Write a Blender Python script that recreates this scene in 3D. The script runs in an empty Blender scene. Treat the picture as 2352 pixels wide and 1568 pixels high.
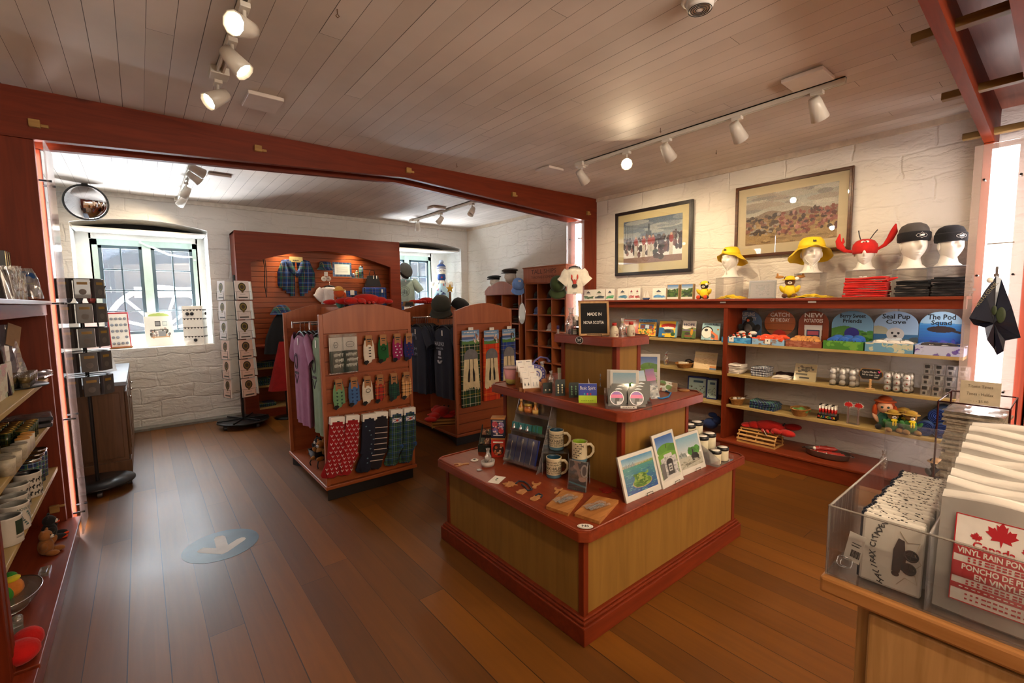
import bpy, math, random
import numpy as np
from mathutils import Vector, Matrix, Euler
random.seed(7); RNG=np.random.RandomState(5)
PI=math.pi
sc=bpy.context.scene; COL=sc.collection
# ---------------------------------------------------------------- camera, world, exposure
CAMZ=1.5; FPX=1050.4
_yaw,_pit,_rol=0.6809,0.08962,-0.0137
_cy,_sy,_cp,_sp=math.cos(_yaw),math.sin(_yaw),math.cos(_pit),math.sin(_pit)
_f=Vector((_sy*_cp,_cy*_cp,-_sp)); _r0=Vector((_cy,-_sy,0)); _u0=_r0.cross(_f)
_r=math.cos(_rol)*_r0+math.sin(_rol)*_u0; _u=-math.sin(_rol)*_r0+math.cos(_rol)*_u0
cam=bpy.data.cameras.new('camera'); camo=bpy.data.objects.new('camera',cam); COL.objects.link(camo)
cam.sensor_width=36; cam.lens=FPX*36/2352; cam.clip_start=.02; cam.clip_end=100
camo.matrix_world=Matrix((( _r.x,_u.x,-_f.x,0),(_r.y,_u.y,-_f.y,0),(_r.z,_u.z,-_f.z,CAMZ),(0,0,0,1)))
sc.camera=camo
sc.view_settings.view_transform='Standard'; sc.view_settings.look='None'
sc.view_settings.gamma=1; sc.view_settings.use_curve_mapping=False
sc.view_settings.exposure=0.7
w=bpy.data.worlds.new('daylight'); sc.world=w; w.use_nodes=True
bg=w.node_tree.nodes['Background']; bg.inputs[0].default_value=(.80,.90,1.0,1); bg.inputs[1].default_value=10.0
sn=bpy.data.lights.new('sun','SUN'); sn.energy=60; sn.angle=.02; sn.color=(1,.98,.94); sno=bpy.data.objects.new('sun',sn); COL.objects.link(sno)
sno.rotation_euler=Vector((-.15,.36,.93)).to_track_quat('Z','Y').to_euler()
def area(nm,loc,aim,sx,sy,en,col):
    l=bpy.data.lights.new(nm,'AREA'); l.shape='RECTANGLE'; l.size=sx; l.size_y=sy; l.energy=en; l.color=col
    o=bpy.data.objects.new(nm,l); COL.objects.link(o); o.location=loc; o.rotation_euler=(-Vector(aim)).to_track_quat('Z','Y').to_euler(); return o
# sky light just outside the two window openings, and an added fill uplight behind the camera
area('window_daylight',(.1,8.35,2.75),(0,-.9,-.62),1.6,1.2,330,(.86,.94,1.0))
area('window_daylight',(3.75,8.35,2.75),(0,-.9,-.62),1.6,1.2,330,(.86,.94,1.0))
area('courtyard_bounce',(.1,8.75,.35),(0,-1,.72),2.4,1.0,1600,(.86,.93,1.0))
area('courtyard_bounce',(3.75,8.75,.35),(0,-1,.72),2.4,1.0,1600,(.86,.93,1.0))
area('added_ceiling_uplight',(1.6,-2.6,1.9),(0,.30,1),3.4,1.2,190,(1.0,.87,.72))  # unseen warm fill lamp, added to brighten the ceiling by bounce
cy=sc.cycles
cy.max_bounces=9; cy.diffuse_bounces=5; cy.glossy_bounces=4; cy.transmission_bounces=8; cy.transparent_max_bounces=24
cy.caustics_reflective=False; cy.caustics_refractive=False; cy.sample_clamp_indirect=20.0
# a measuring aid: the point where the sight line through a photo pixel meets a real plane of the room
def _ray(px,py): return (px-1176)*_r-(py-784)*_u+FPX*_f
def PZ(px,py,z=0.0): d=_ray(px,py); return Vector((0,0,CAMZ))+d*((z-CAMZ)/d.z)
def PX(px,py,x): d=_ray(px,py); return Vector((0,0,CAMZ))+d*(x/d.x)
def PY(px,py,y): d=_ray(px,py); return Vector((0,0,CAMZ))+d*(y/d.y)
# ---------------------------------------------------------------- materials
MATS={}
def s2l(c):
    return tuple(((v/12.92) if v<=.04045 else ((v+.055)/1.055)**2.4) for v in c[:3])
def hx(h):
    return s2l(tuple(int(h[i:i+2],16)/255 for i in (0,2,4)))
def _new(name):
    m=bpy.data.materials.new(name); m.use_nodes=True; nt=m.node_tree
    return m,nt,nt.nodes['Principled BSDF']
def N(nt,t,**k):
    n=nt.nodes.new(t)
    for a,b in k.items():
        if a.startswith('i_'):
            key=a[2:]; n.inputs[int(key) if key.isdigit() else key.replace('_',' ')].default_value=b
        else: setattr(n,a,b)
    return n
def L(nt,a,b): nt.links.new(a,b)
def mth(nt,op,a,b=None,c=None):
    n=nt.nodes.new('ShaderNodeMath'); n.operation=op
    for i,v in enumerate((a,b,c)):
        if v is None: continue
        if isinstance(v,(int,float)): n.inputs[i].default_value=v
        else: nt.links.new(v,n.inputs[i])
    return n.outputs[0]
def ramp(nt,fac,stops,interp='LINEAR'):
    n=nt.nodes.new('ShaderNodeValToRGB'); n.color_ramp.interpolation=interp
    e=n.color_ramp.elements
    while len(e)<len(stops): e.new(.5)
    for i,(p,c) in enumerate(stops):
        e[i].position=p; e[i].color=(*c,1)
    nt.links.new(fac,n.inputs[0]); return n.outputs[0]
def mixc(nt,f,a,b,bt='MIX'):
    n=nt.nodes.new('ShaderNodeMix'); n.data_type='RGBA'; n.blend_type=bt
    for i,v in ((0,f),(6,a),(7,b)):
        if isinstance(v,(int,float)): n.inputs[i].default_value=v
        elif isinstance(v,tuple): n.inputs[i].default_value=(*v[:3],1)
        else: nt.links.new(v,n.inputs[i])
    return n.outputs[2]
def plain(h,rough=.6,metal=0,var=.12,sc_=18,bump=0,spec=.5,coat=0,sheen=0,em=0,bs=60):
    key=('p',h,rough,metal,var,sc_,bump,spec,coat,sheen,em,bs)
    if key in MATS: return MATS[key]
    c=hx(h); m,nt,b=_new('m_'+h)
    tc=N(nt,'ShaderNodeTexCoord'); no=N(nt,'ShaderNodeTexNoise'); no.inputs['Scale'].default_value=sc_; no.inputs['Detail'].default_value=3
    L(nt,tc.outputs['Object'],no.inputs['Vector'])
    lo=tuple(v*(1-var) for v in c); hi=tuple(min(1,v*(1+var)) for v in c)
    L(nt,ramp(nt,no.outputs[0],[(.3,lo),(.7,hi)]),b.inputs['Base Color'])
    b.inputs['Roughness'].default_value=rough; b.inputs['Metallic'].default_value=metal
    b.inputs['Specular IOR Level'].default_value=spec; b.inputs['Coat Weight'].default_value=coat
    b.inputs['Sheen Weight'].default_value=sheen*.18
    if em: b.inputs['Emission Color'].default_value=(*c,1); b.inputs['Emission Strength'].default_value=em
    if bump:
        n2=N(nt,'ShaderNodeTexNoise'); n2.inputs['Scale'].default_value=bs; n2.inputs['Detail'].default_value=4
        L(nt,tc.outputs['Object'],n2.inputs['Vector'])
        bp=N(nt,'ShaderNodeBump'); bp.inputs['Strength'].default_value=.6; bp.inputs['Distance'].default_value=bump
        L(nt,n2.outputs[0],bp.inputs['Height']); L(nt,bp.outputs[0],b.inputs['Normal'])
    MATS[key]=m; return m
def emis(h,s):
    key=('e',h,s)
    if key in MATS: return MATS[key]
    m,nt,b=_new('glow_'+h); b.inputs['Base Color'].default_value=(*hx(h),1)
    b.inputs['Emission Color'].default_value=(*hx(h),1); b.inputs['Emission Strength'].default_value=s
    MATS[key]=m; return m
def wood(h1,h2,axis='x',sc_=3.,rough=.5,knots=0,coat=0,bump=.0006,stretch=14,spec=.4):
    key=('w',h1,h2,axis,sc_,rough,knots,coat,stretch)
    if key in MATS: return MATS[key]
    m,nt,b=_new('wood_'+h1); tc=N(nt,'ShaderNodeTexCoord'); mp=N(nt,'ShaderNodeMapping')
    s=[stretch]*3; s['xyz'.index(axis)]=1; mp.inputs['Scale'].default_value=[v*sc_/3 for v in s]
    L(nt,tc.outputs['Object'],mp.inputs[0])
    no=N(nt,'ShaderNodeTexNoise'); no.inputs['Scale'].default_value=2.2; no.inputs['Detail'].default_value=7; no.inputs['Distortion'].default_value=.9
    L(nt,mp.outputs[0],no.inputs['Vector'])
    c=ramp(nt,no.outputs[0],[(.28,hx(h2)),(.72,hx(h1))])
    if knots:
        mp2=N(nt,'ShaderNodeMapping'); s2=[knots]*3; s2['xyz'.index(axis)]=knots*.55; mp2.inputs['Scale'].default_value=s2
        L(nt,tc.outputs['Object'],mp2.inputs[0])
        vo=N(nt,'ShaderNodeTexVoronoi'); vo.inputs['Scale'].default_value=1; L(nt,mp2.outputs[0],vo.inputs['Vector'])
        k=ramp(nt,vo.outputs['Distance'],[(.035,(0,0,0)),(.055,(.55,.55,.55)),(.07,(.35,.35,.35)),(.10,(1,1,1))])
        c=mixc(nt,k,tuple(v*.35 for v in hx(h2)),c)
    L(nt,c,b.inputs['Base Color']); b.inputs['Roughness'].default_value=rough; b.inputs['Coat Weight'].default_value=coat
    b.inputs['Coat Roughness'].default_value=.15; b.inputs['Specular IOR Level'].default_value=spec
    bp=N(nt,'ShaderNodeBump'); bp.inputs['Strength'].default_value=.5; bp.inputs['Distance'].default_value=bump
    L(nt,no.outputs[0],bp.inputs['Height']); L(nt,bp.outputs[0],b.inputs['Normal'])
    MATS[key]=m; return m
def planks(name,wd,ln,stops,gap,gapcol,rough,bumpd=.002,grain=.35,coat=0,axis_x=True):
    # boards run along y; random tone per board; end joints
    m,nt,b=_new(name); tc=N(nt,'ShaderNodeTexCoord'); sp=N(nt,'ShaderNodeSeparateXYZ'); L(nt,tc.outputs['Object'],sp.inputs[0])
    X,Y=sp.outputs[0],sp.outputs[1]
    xs=mth(nt,'DIVIDE',X,wd); ix=mth(nt,'FLOOR',xs); fx=mth(nt,'SUBTRACT',xs,ix)
    wn=N(nt,'ShaderNodeTexWhiteNoise',noise_dimensions='1D'); L(nt,ix,wn.inputs['W'])
    ys=mth(nt,'ADD',mth(nt,'DIVIDE',Y,ln),mth(nt,'MULTIPLY',wn.outputs[0],7.3)); iy=mth(nt,'FLOOR',ys); fy=mth(nt,'SUBTRACT',ys,iy)
    cmb=N(nt,'ShaderNodeCombineXYZ'); L(nt,ix,cmb.inputs[0]); L(nt,iy,cmb.inputs[1])
    w2=N(nt,'ShaderNodeTexWhiteNoise',noise_dimensions='3D'); L(nt,cmb.outputs[0],w2.inputs['Vector'])
    mp=N(nt,'ShaderNodeMapping'); mp.inputs['Scale'].default_value=(22,1.2,1); L(nt,tc.outputs['Object'],mp.inputs[0])
    ad=N(nt,'ShaderNodeVectorMath',operation='ADD'); L(nt,mp.outputs[0],ad.inputs[0]); L(nt,w2.outputs[1],ad.inputs[1])
    no=N(nt,'ShaderNodeTexNoise'); no.inputs['Scale'].default_value=1.6; no.inputs['Detail'].default_value=6; no.inputs['Distortion'].default_value=.6
    L(nt,ad.outputs[0],no.inputs['Vector'])
    t=mth(nt,'ADD',mth(nt,'MULTIPLY',w2.outputs[0],1-grain),mth(nt,'MULTIPLY',no.outputs[0],grain))
    c=ramp(nt,t,stops)
    # large worn patches
    n3=N(nt,'ShaderNodeTexNoise'); n3.inputs['Scale'].default_value=1.3; n3.inputs['Detail'].default_value=4; L(nt,tc.outputs['Object'],n3.inputs['Vector'])
    c=mixc(nt,1.0,c,ramp(nt,n3.outputs[0],[(.3,(.82,.82,.82)),(.7,(1.1,1.1,1.1))]),'MULTIPLY')
    # gap varies in strength per board
    g1=mth(nt,'LESS_THAN',fx,mth(nt,'MULTIPLY',mth(nt,'ADD',.35,w2.outputs[0]),gap/wd))
    g2=mth(nt,'LESS_THAN',fy,gap/ln*.8)
    g=mth(nt,'MAXIMUM',g1,g2)
    c=mixc(nt,mth(nt,'MULTIPLY',g,.85),c,gapcol)
    L(nt,c,b.inputs['Base Color'])
    rr=mth(nt,'ADD',rough,mth(nt,'MULTIPLY',n3.outputs[0],.18)); L(nt,rr,b.inputs['Roughness'])
    b.inputs['Coat Weight'].default_value=coat; b.inputs['Coat Roughness'].default_value=.25
    hgt=mth(nt,'SUBTRACT',mth(nt,'ADD',mth(nt,'MULTIPLY',no.outputs[0],.12),mth(nt,'MULTIPLY',n3.outputs[0],.6)),g)
    bp=N(nt,'ShaderNodeBump'); bp.inputs['Strength'].default_value=.8; bp.inputs['Distance'].default_value=bumpd
    L(nt,hgt,bp.inputs['Height']); L(nt,bp.outputs[0],b.inputs['Normal'])
    return m
def stone(name,h,dist=.03,scale=1.0,gr=.0,rough=.75):
    m,nt,b=_new(name); tc=N(nt,'ShaderNodeTexCoord'); sp=N(nt,'ShaderNodeSeparateXYZ'); L(nt,tc.outputs['Object'],sp.inputs[0])
    u=mth(nt,'ADD',sp.outputs[0],sp.outputs[1]); cb=N(nt,'ShaderNodeCombineXYZ'); L(nt,u,cb.inputs[0]); L(nt,sp.outputs[2],cb.inputs[1])
    nz=N(nt,'ShaderNodeTexNoise'); nz.inputs['Scale'].default_value=3.0; nz.inputs['Detail'].default_value=5; L(nt,tc.outputs['Object'],nz.inputs['Vector'])
    off=N(nt,'ShaderNodeVectorMath',operation='SCALE'); off.inputs[3].default_value=.14; L(nt,nz.outputs[1],off.inputs[0])
    ad=N(nt,'ShaderNodeVectorMath',operation='ADD'); L(nt,cb.outputs[0],ad.inputs[0]); L(nt,off.outputs[0],ad.inputs[1])
    br=N(nt,'ShaderNodeTexBrick'); br.inputs['Scale'].default_value=1.0*scale; br.inputs['Mortar Size'].default_value=.014; br.inputs['Mortar Smooth'].default_value=1.0
    br.inputs['Brick Width'].default_value=.52; br.inputs['Row Height'].default_value=.19; br.offset=.37
    br.inputs[1].default_value=(1,1,1,1); br.inputs[2].default_value=(.72,.72,.72,1); br.inputs[3].default_value=(.2,.2,.2,1)
    L(nt,ad.outputs[0],br.inputs['Vector'])
    mp=N(nt,'ShaderNodeMapping'); mp.inputs['Scale'].default_value=(1,1,2.6); L(nt,tc.outputs['Object'],mp.inputs[0])
    n2=N(nt,'ShaderNodeTexNoise'); n2.inputs['Scale'].default_value=4.5; n2.inputs['Detail'].default_value=7; n2.inputs['Distortion'].default_value=.25; L(nt,mp.outputs[0],n2.inputs['Vector'])
    n4=N(nt,'ShaderNodeTexNoise'); n4.inputs['Scale'].default_value=1.7; n4.inputs['Detail'].default_value=2; L(nt,tc.outputs['Object'],n4.inputs['Vector'])
    rid=mth(nt,'ABSOLUTE',mth(nt,'SUBTRACT',n2.outputs[0],.5))
    h1=mth(nt,'MULTIPLY',br.outputs[0],.26); h2=mth(nt,'MULTIPLY',n2.outputs[0],.8); h3=mth(nt,'MULTIPLY',mth(nt,'MINIMUM',rid,.06),1.6)
    H=mth(nt,'ADD',mth(nt,'ADD',h1,h2),mth(nt,'ADD',h3,mth(nt,'MULTIPLY',n4.outputs[0],1.5)))
    bp=N(nt,'ShaderNodeBump'); bp.inputs['Strength'].default_value=.75; bp.inputs['Distance'].default_value=dist
    L(nt,H,bp.inputs['Height']); L(nt,bp.outputs[0],b.inputs['Normal'])
    c=hx(h); L(nt,ramp(nt,n4.outputs[0],[(.3,tuple(v*.93 for v in c)),(.7,c)]),b.inputs['Base Color']); b.inputs['Roughness'].default_value=rough
    return m
def clear(h='ffffff',refl=.06,alpha=.06,rough=.03):
    # thin clear plastic or glass: lets light and sight through, reflects at grazing angles
    key=('c',h,refl,alpha,rough)
    if key in MATS: return MATS[key]
    m=bpy.data.materials.new('clear_'+h); m.use_nodes=True; nt=m.node_tree; nt.nodes.clear()
    o=N(nt,'ShaderNodeOutputMaterial'); tr=N(nt,'ShaderNodeBsdfTransparent'); gl=N(nt,'ShaderNodeBsdfGlossy'); gl.inputs['Roughness'].default_value=rough
    df=N(nt,'ShaderNodeBsdfDiffuse'); df.inputs[0].default_value=(*hx(h),1)
    tr.inputs[0].default_value=(.97,.97,.97,1)
    lw=N(nt,'ShaderNodeLayerWeight'); lw.inputs[0].default_value=.35
    f=mth(nt,'ADD',refl,mth(nt,'MULTIPLY',lw.outputs['Fresnel'],.5))
    m1=N(nt,'ShaderNodeMixShader'); m1.inputs[0].default_value=alpha; L(nt,tr.outputs[0],m1.inputs[1]); L(nt,df.outputs[0],m1.inputs[2])
    m2=N(nt,'ShaderNodeMixShader'); L(nt,f,m2.inputs[0]); L(nt,m1.outputs[0],m2.inputs[1]); L(nt,gl.outputs[0],m2.inputs[2]); L(nt,m2.outputs[0],o.inputs[0])
    MATS[key]=m; return m
def tartan(key,stops,size=.12,mixf=.5,rough=.85,axes='xz'):
    k=('t',key,size)
    if k in MATS: return MATS[k]
    m,nt,b=_new('tartan_'+key); tc=N(nt,'ShaderNodeTexCoord'); sp=N(nt,'ShaderNodeSeparateXYZ'); L(nt,tc.outputs['Object'],sp.inputs[0])
    def ax(o):
        f=mth(nt,'FRACT',mth(nt,'ADD',mth(nt,'DIVIDE',o,size),10.1))
        return ramp(nt,f,[(p,hx(c)) for p,c in stops],'CONSTANT')
    a=ax(mth(nt,'ADD',sp.outputs['xyz'.index(axes[0])],mth(nt,'MULTIPLY',sp.outputs['xyz'.index(({'x','y','z'}-set(axes)).pop())],.6))); c=ax(sp.outputs['xyz'.index(axes[1])])
    # twill: alternate threads
    tw=mth(nt,'GREATER_THAN',mth(nt,'FRACT',mth(nt,'MULTIPLY',mth(nt,'ADD',sp.outputs[0],mth(nt,'ADD',sp.outputs[1],sp.outputs[2])),260)),.5)
    L(nt,mixc(nt,mth(nt,'ADD',mixf-.12,mth(nt,'MULTIPLY',tw,.24)),a,c),b.inputs['Base Color'])
    b.inputs['Roughness'].default_value=rough; b.inputs['Sheen Weight'].default_value=.04
    MATS[k]=m; return m
def paint(rough=.5,coat=0):
    k=('paint',rough,coat)
    if k in MATS: return MATS[k]
    m,nt,b=_new('printed'); a=N(nt,'ShaderNodeAttribute',attribute_name='Col'); L(nt,a.outputs['Color'],b.inputs['Base Color'])
    b.inputs['Roughness'].default_value=rough; b.inputs['Coat Weight'].default_value=coat; b.inputs['Coat Roughness'].default_value=.08
    MATS[k]=m; return m
# ---------------------------------------------------------------- mesh builder
TXT={}
def text_mesh(s,font=None,spacing=1.0,bold=0):
    k=(s,spacing,bold)
    if k in TXT: return TXT[k]
    cu=bpy.data.curves.new('t','FONT'); cu.body=s; cu.size=1; cu.align_x='CENTER'; cu.align_y='CENTER'; cu.resolution_u=2; cu.space_character=spacing
    cu.offset=bold
    o=bpy.data.objects.new('t',cu); me=bpy.data.meshes.new_from_object(o)
    r=([v.co.copy() for v in me.vertices],[tuple(p.vertices) for p in me.polygons])
    bpy.data.objects.remove(o); bpy.data.curves.remove(cu); bpy.data.meshes.remove(me)
    TXT[k]=r; return r
def frame(o,x,z=None,y=None):
    """matrix with origin o, x axis x, z axis z (y = z cross x)"""
    X=Vector(x).normalized(); Z=Vector(z).normalized(); Y=Z.cross(X).normalized(); Z=X.cross(Y).normalized()
    M=Matrix.Identity(4)
    for i in range(3): M[i][0]=X[i]; M[i][1]=Y[i]; M[i][2]=Z[i]; M[i][3]=o[i]
    return M
I4=Matrix.Identity(4)
def TR(x=0,y=0,z=0,rx=0,ry=0,rz=0,s=1):
    return Matrix.Translation((x,y,z))@Euler((rx,ry,rz)).to_matrix().to_4x4()@Matrix.Scale(s,4)
class MB:
    def __init__(s,T=None): s.V=[];s.F=[];s.M=[];s.S=[];s.C={};s.T=T or I4
    def add(s,vs,fs,m=0,sm=False,T=None):
        T=s.T if T is None else s.T@T; b=len(s.V)
        s.V+= [T@Vector(v) for v in vs]
        for f in fs: s.F.append(tuple(b+i for i in f)); s.M.append(m); s.S.append(sm)
        return s
    def bx(s,x0,y0,z0,x1,y1,z1,m=0,T=None):
        return s.add([(x0,y0,z0),(x1,y0,z0),(x1,y1,z0),(x0,y1,z0),(x0,y0,z1),(x1,y0,z1),(x1,y1,z1),(x0,y1,z1)],
            [(0,3,2,1),(4,5,6,7),(0,1,5,4),(1,2,6,5),(2,3,7,6),(3,0,4,7)],m,False,T)
    def box(s,c,d,m=0,T=None): return s.bx(c[0]-d[0]/2,c[1]-d[1]/2,c[2]-d[2]/2,c[0]+d[0]/2,c[1]+d[1]/2,c[2]+d[2]/2,m,T)
    def ring(s,c,ax,ay,n): return [Vector(c)+ax*math.cos(2*PI*i/n)+ay*math.sin(2*PI*i/n) for i in range(n)]
    def cyl(s,p0,p1,r0,r1=None,n=12,m=0,cap=True):
        p0=Vector(p0);p1=Vector(p1); r1=r0 if r1 is None else r1; d=(p1-p0).normalized()
        a=d.orthogonal().normalized(); b=d.cross(a)
        vs=s.ring(p0,a*r0,b*r0,n)+s.ring(p1,a*r1,b*r1,n)
        s.add(vs,[(i,(i+1)%n,n+(i+1)%n,n+i) for i in range(n)],m,True)
        if cap: s.add(vs,[tuple(range(n))[::-1],tuple(range(n,2*n))],m,False)
        return s
    def lathe(s,prof,n=20,m=0,c=(0,0,0),sx=1,sy=1,mf=None,T=None):
        vs=[];fs=[]
        for r,z in prof:
            for i in range(n): a=2*PI*i/n; vs.append((c[0]+r*sx*math.cos(a),c[1]+r*sy*math.sin(a),c[2]+z))
        k=len(prof)
        for j in range(k-1):
            q=[(j*n+i,j*n+(i+1)%n,(j+1)*n+(i+1)%n,(j+1)*n+i) for i in range(n)]
            if mf: s.add(vs,q,mf(j),True,T) if False else fs.append((q,mf(j)))
            else: fs.append((q,m))
        T2=s.T if T is None else s.T@T; b=len(s.V); s.V+=[T2@Vector(v) for v in vs]
        for q,mm in fs:
            for f in q: s.F.append(tuple(b+i for i in f)); s.M.append(mm); s.S.append(True)
        for j,rev in ((0,True),(k-1,False)):
            if prof[j][0]>1e-4:
                f=tuple(b+j*n+i for i in range(n)); s.F.append(f[::-1] if rev else f); s.M.append(fs[0][1] if rev else fs[-1][1]); s.S.append(False)
        return s
    def prism(s,poly,d0,d1,ax='y',m=0,T=None,sm=False):
        # poly in the two axes other than ax (order: xz for y, xy for z, yz for x)
        def P(a,b,d): return {'y':(a,d,b),'z':(a,b,d),'x':(d,a,b)}[ax]
        n=len(poly); vs=[P(a,b,d0) for a,b in poly]+[P(a,b,d1) for a,b in poly]
        s.add(vs,[tuple(range(n)),tuple(range(2*n-1,n-1,-1))],m,False,T)
        return s.add(vs,[(i,n+i,n+(i+1)%n,(i+1)%n) for i in range(n)],m,sm,T)
    def tube(s,pts,r,n=8,m=0,closed=False,cap=True,flat=1.0):
        P=[Vector(p) for p in pts]; k=len(P); R=r if isinstance(r,(list,tuple)) else [r]*k
        vs=[]; up=None
        for i in range(k):
            d=((P[(i+1)%k]-P[i-1]) if closed else (P[min(i+1,k-1)]-P[max(i-1,0)]))
            d=d.normalized() if d.length>1e-9 else Vector((0,0,1))
            if up is None:
                up=Vector((0,1,0)).cross(d) if flat!=1.0 else d.orthogonal()
                up=up.normalized() if up.length>.2 else d.orthogonal().normalized()
            up=(up-d*up.dot(d)); up=up.normalized() if up.length>1e-6 else d.orthogonal().normalized()
            b=d.cross(up); vs+=s.ring(P[i],up*R[i],b*R[i]*flat,n)
        fs=[]
        for j in range(k if closed else k-1):
            a=j*n; b2=((j+1)%k)*n
            fs+=[(a+i,a+(i+1)%n,b2+(i+1)%n,b2+i) for i in range(n)]
        s.add(vs,fs,m,True)
        if cap and not closed: s.add(vs,[tuple(range(n))[::-1],tuple(range((k-1)*n,k*n))],m,False)
        return s
    def ell(s,c,r,m=0,n=14,k=9,T=None,f=None):
        vs=[];fs=[]
        for j in range(k+1):
            t=PI*j/k
            for i in range(n):
                a=2*PI*i/n; p=(math.sin(t)*math.cos(a),math.sin(t)*math.sin(a),math.cos(t))
                if f: p=f(p)
                vs.append((c[0]+r[0]*p[0],c[1]+r[1]*p[1],c[2]+r[2]*p[2]))
        for j in range(k): fs+=[(j*n+i,(j+1)*n+i,(j+1)*n+(i+1)%n,j*n+(i+1)%n) for i in range(n)]
        return s.add(vs,fs,m,True,T)
    def grid(s,fn,nu,nv,m=0,cu=False,sm=True,T=None,mf=None):
        vs=[fn(i/(nu if cu else nu-1) if nu>1 else 0,j/(nv-1)) for j in range(nv) for i in range(nu)]
        q=[(j*nu+i,j*nu+(i+1)%nu,(j+1)*nu+(i+1)%nu,(j+1)*nu+i) for j in range(nv-1) for i in range(nu if cu else nu-1)]
        return s.add(vs,q,m,sm,T)
    def text(s,st,o,size,x=(1,0,0),z=(0,-1,0),m=0,sp=1.0,wid=None,bold=0):
        """lettering facing z, reading along x, centred at o"""
        vs,fs=text_mesh(st,None,sp,bold)
        w=max(v.x for v in vs)-min(v.x for v in vs)
        sx=size if wid is None else wid/w
        M=frame(o,x,z); M=M@Matrix.Diagonal((sx,size,1,1))
        return s.add(vs,fs,m,False,M)
    def scrib(s,o,w,h,n=5,x=(1,0,0),z=(0,-1,0),m=0):
        """a row of small illegible strokes standing for fine print"""
        M=frame(o,x,z); rs=random.Random(int(w*1e5)+n); cw=w/n
        for i in range(n):
            k=cw*rs.uniform(.45,.85); s.bx(-w/2+cw*i,-h/2*rs.uniform(.6,1),-.0001,-w/2+cw*i+k,h/2*rs.uniform(.6,1),.0003,m,T=M)
        return s
    def pic(s,arr,o,x,up,m=0):
        """arr[h][w] of sRGB colours laid as a print; o = lower-left corner, x = width vector, up = height vector"""
        A=np.clip(np.round(np.asarray(arr)*31)/31,0,1); h,w=A.shape[:2]; o=Vector(o);x=Vector(x)/w;up=Vector(up)/h
        for j in range(h):
            row=A[h-1-j]; i=0
            while i<w:
                k=i+1
                while k<w and (row[k]==row[i]).all(): k+=1
                s.C[len(s.F)]=tuple(row[i])
                s.add([o+x*i+up*j,o+x*k+up*j,o+x*k+up*(j+1),o+x*i+up*(j+1)],[(0,1,2,3)],m)
                i=k
        return s
    def build(s,name,mats,parent=None,bevel=0,sub=0,loc=None):
        me=bpy.data.meshes.new(name)
        me.from_pydata([tuple(v) for v in s.V],[],s.F)
        if not isinstance(mats,(list,tuple)): mats=[mats]
        for mm in mats: me.materials.append(mm)
        me.polygons.foreach_set('material_index',s.M); me.polygons.foreach_set('use_smooth',s.S)
        if s.C:
            at=me.color_attributes.new('Col','FLOAT_COLOR','CORNER'); buf=np.ones((len(me.loops),4),dtype=np.float32)
            for p in me.polygons:
                c=s.C.get(p.index)
                if c is not None: buf[p.loop_start:p.loop_start+p.loop_total,:3]=s2l(c)
            at.data.foreach_set('color',buf.ravel())
        me.update()
        o=bpy.data.objects.new(name,me); COL.objects.link(o)
        if parent is not None: o.parent=parent
        if loc is not None: o.location=loc
        if bevel:
            md=o.modifiers.new('b','BEVEL'); md.width=bevel; md.segments=2; md.limit_method='ANGLE'
        if sub:
            md=o.modifiers.new('s','SUBSURF'); md.levels=sub; md.render_levels=sub
        return o
def tag(o,label,cat,group=None):
    o['label']=label; o['category']=cat
    if group: o['group']=group
    return o
def thing(name,label,cat,loc=(0,0,0),rz=0,group=None,rot=None):
    o=bpy.data.objects.new(name,None); o.empty_display_size=.05; COL.objects.link(o); o.location=loc
    o.rotation_euler=rot if rot else (0,0,rz)
    return tag(o,label,cat,group)
def one(name,mb,mats,label,cat,loc=(0,0,0),rz=0,group=None,rot=None,bevel=0,sub=0):
    o=mb.build(name,mats,None,bevel,sub); o.location=loc; o.rotation_euler=rot if rot else (0,0,rz)
    return tag(o,label,cat,group)
def struct(name,mb,mats,parent=None,bevel=0):
    o=mb.build(name,mats,parent,bevel)
    if parent is None: o['kind']='structure'
    return o
def dup(root,loc=None,rz=None,label=None,group=None,rot=None):
    r=root.copy(); COL.objects.link(r)
    if loc is not None: r.location=loc
    if rz is not None: r.rotation_euler=(0,0,rz)
    if rot is not None: r.rotation_euler=rot
    if label: r['label']=label
    if group: r['group']=group
    for ch in list(root.children):
        c=ch.copy(); COL.objects.link(c); c.parent=r
        for g in ch.children:
            d=g.copy(); COL.objects.link(d); d.parent=c
    return r
def jit(a): return random.uniform(-a,a)
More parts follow.
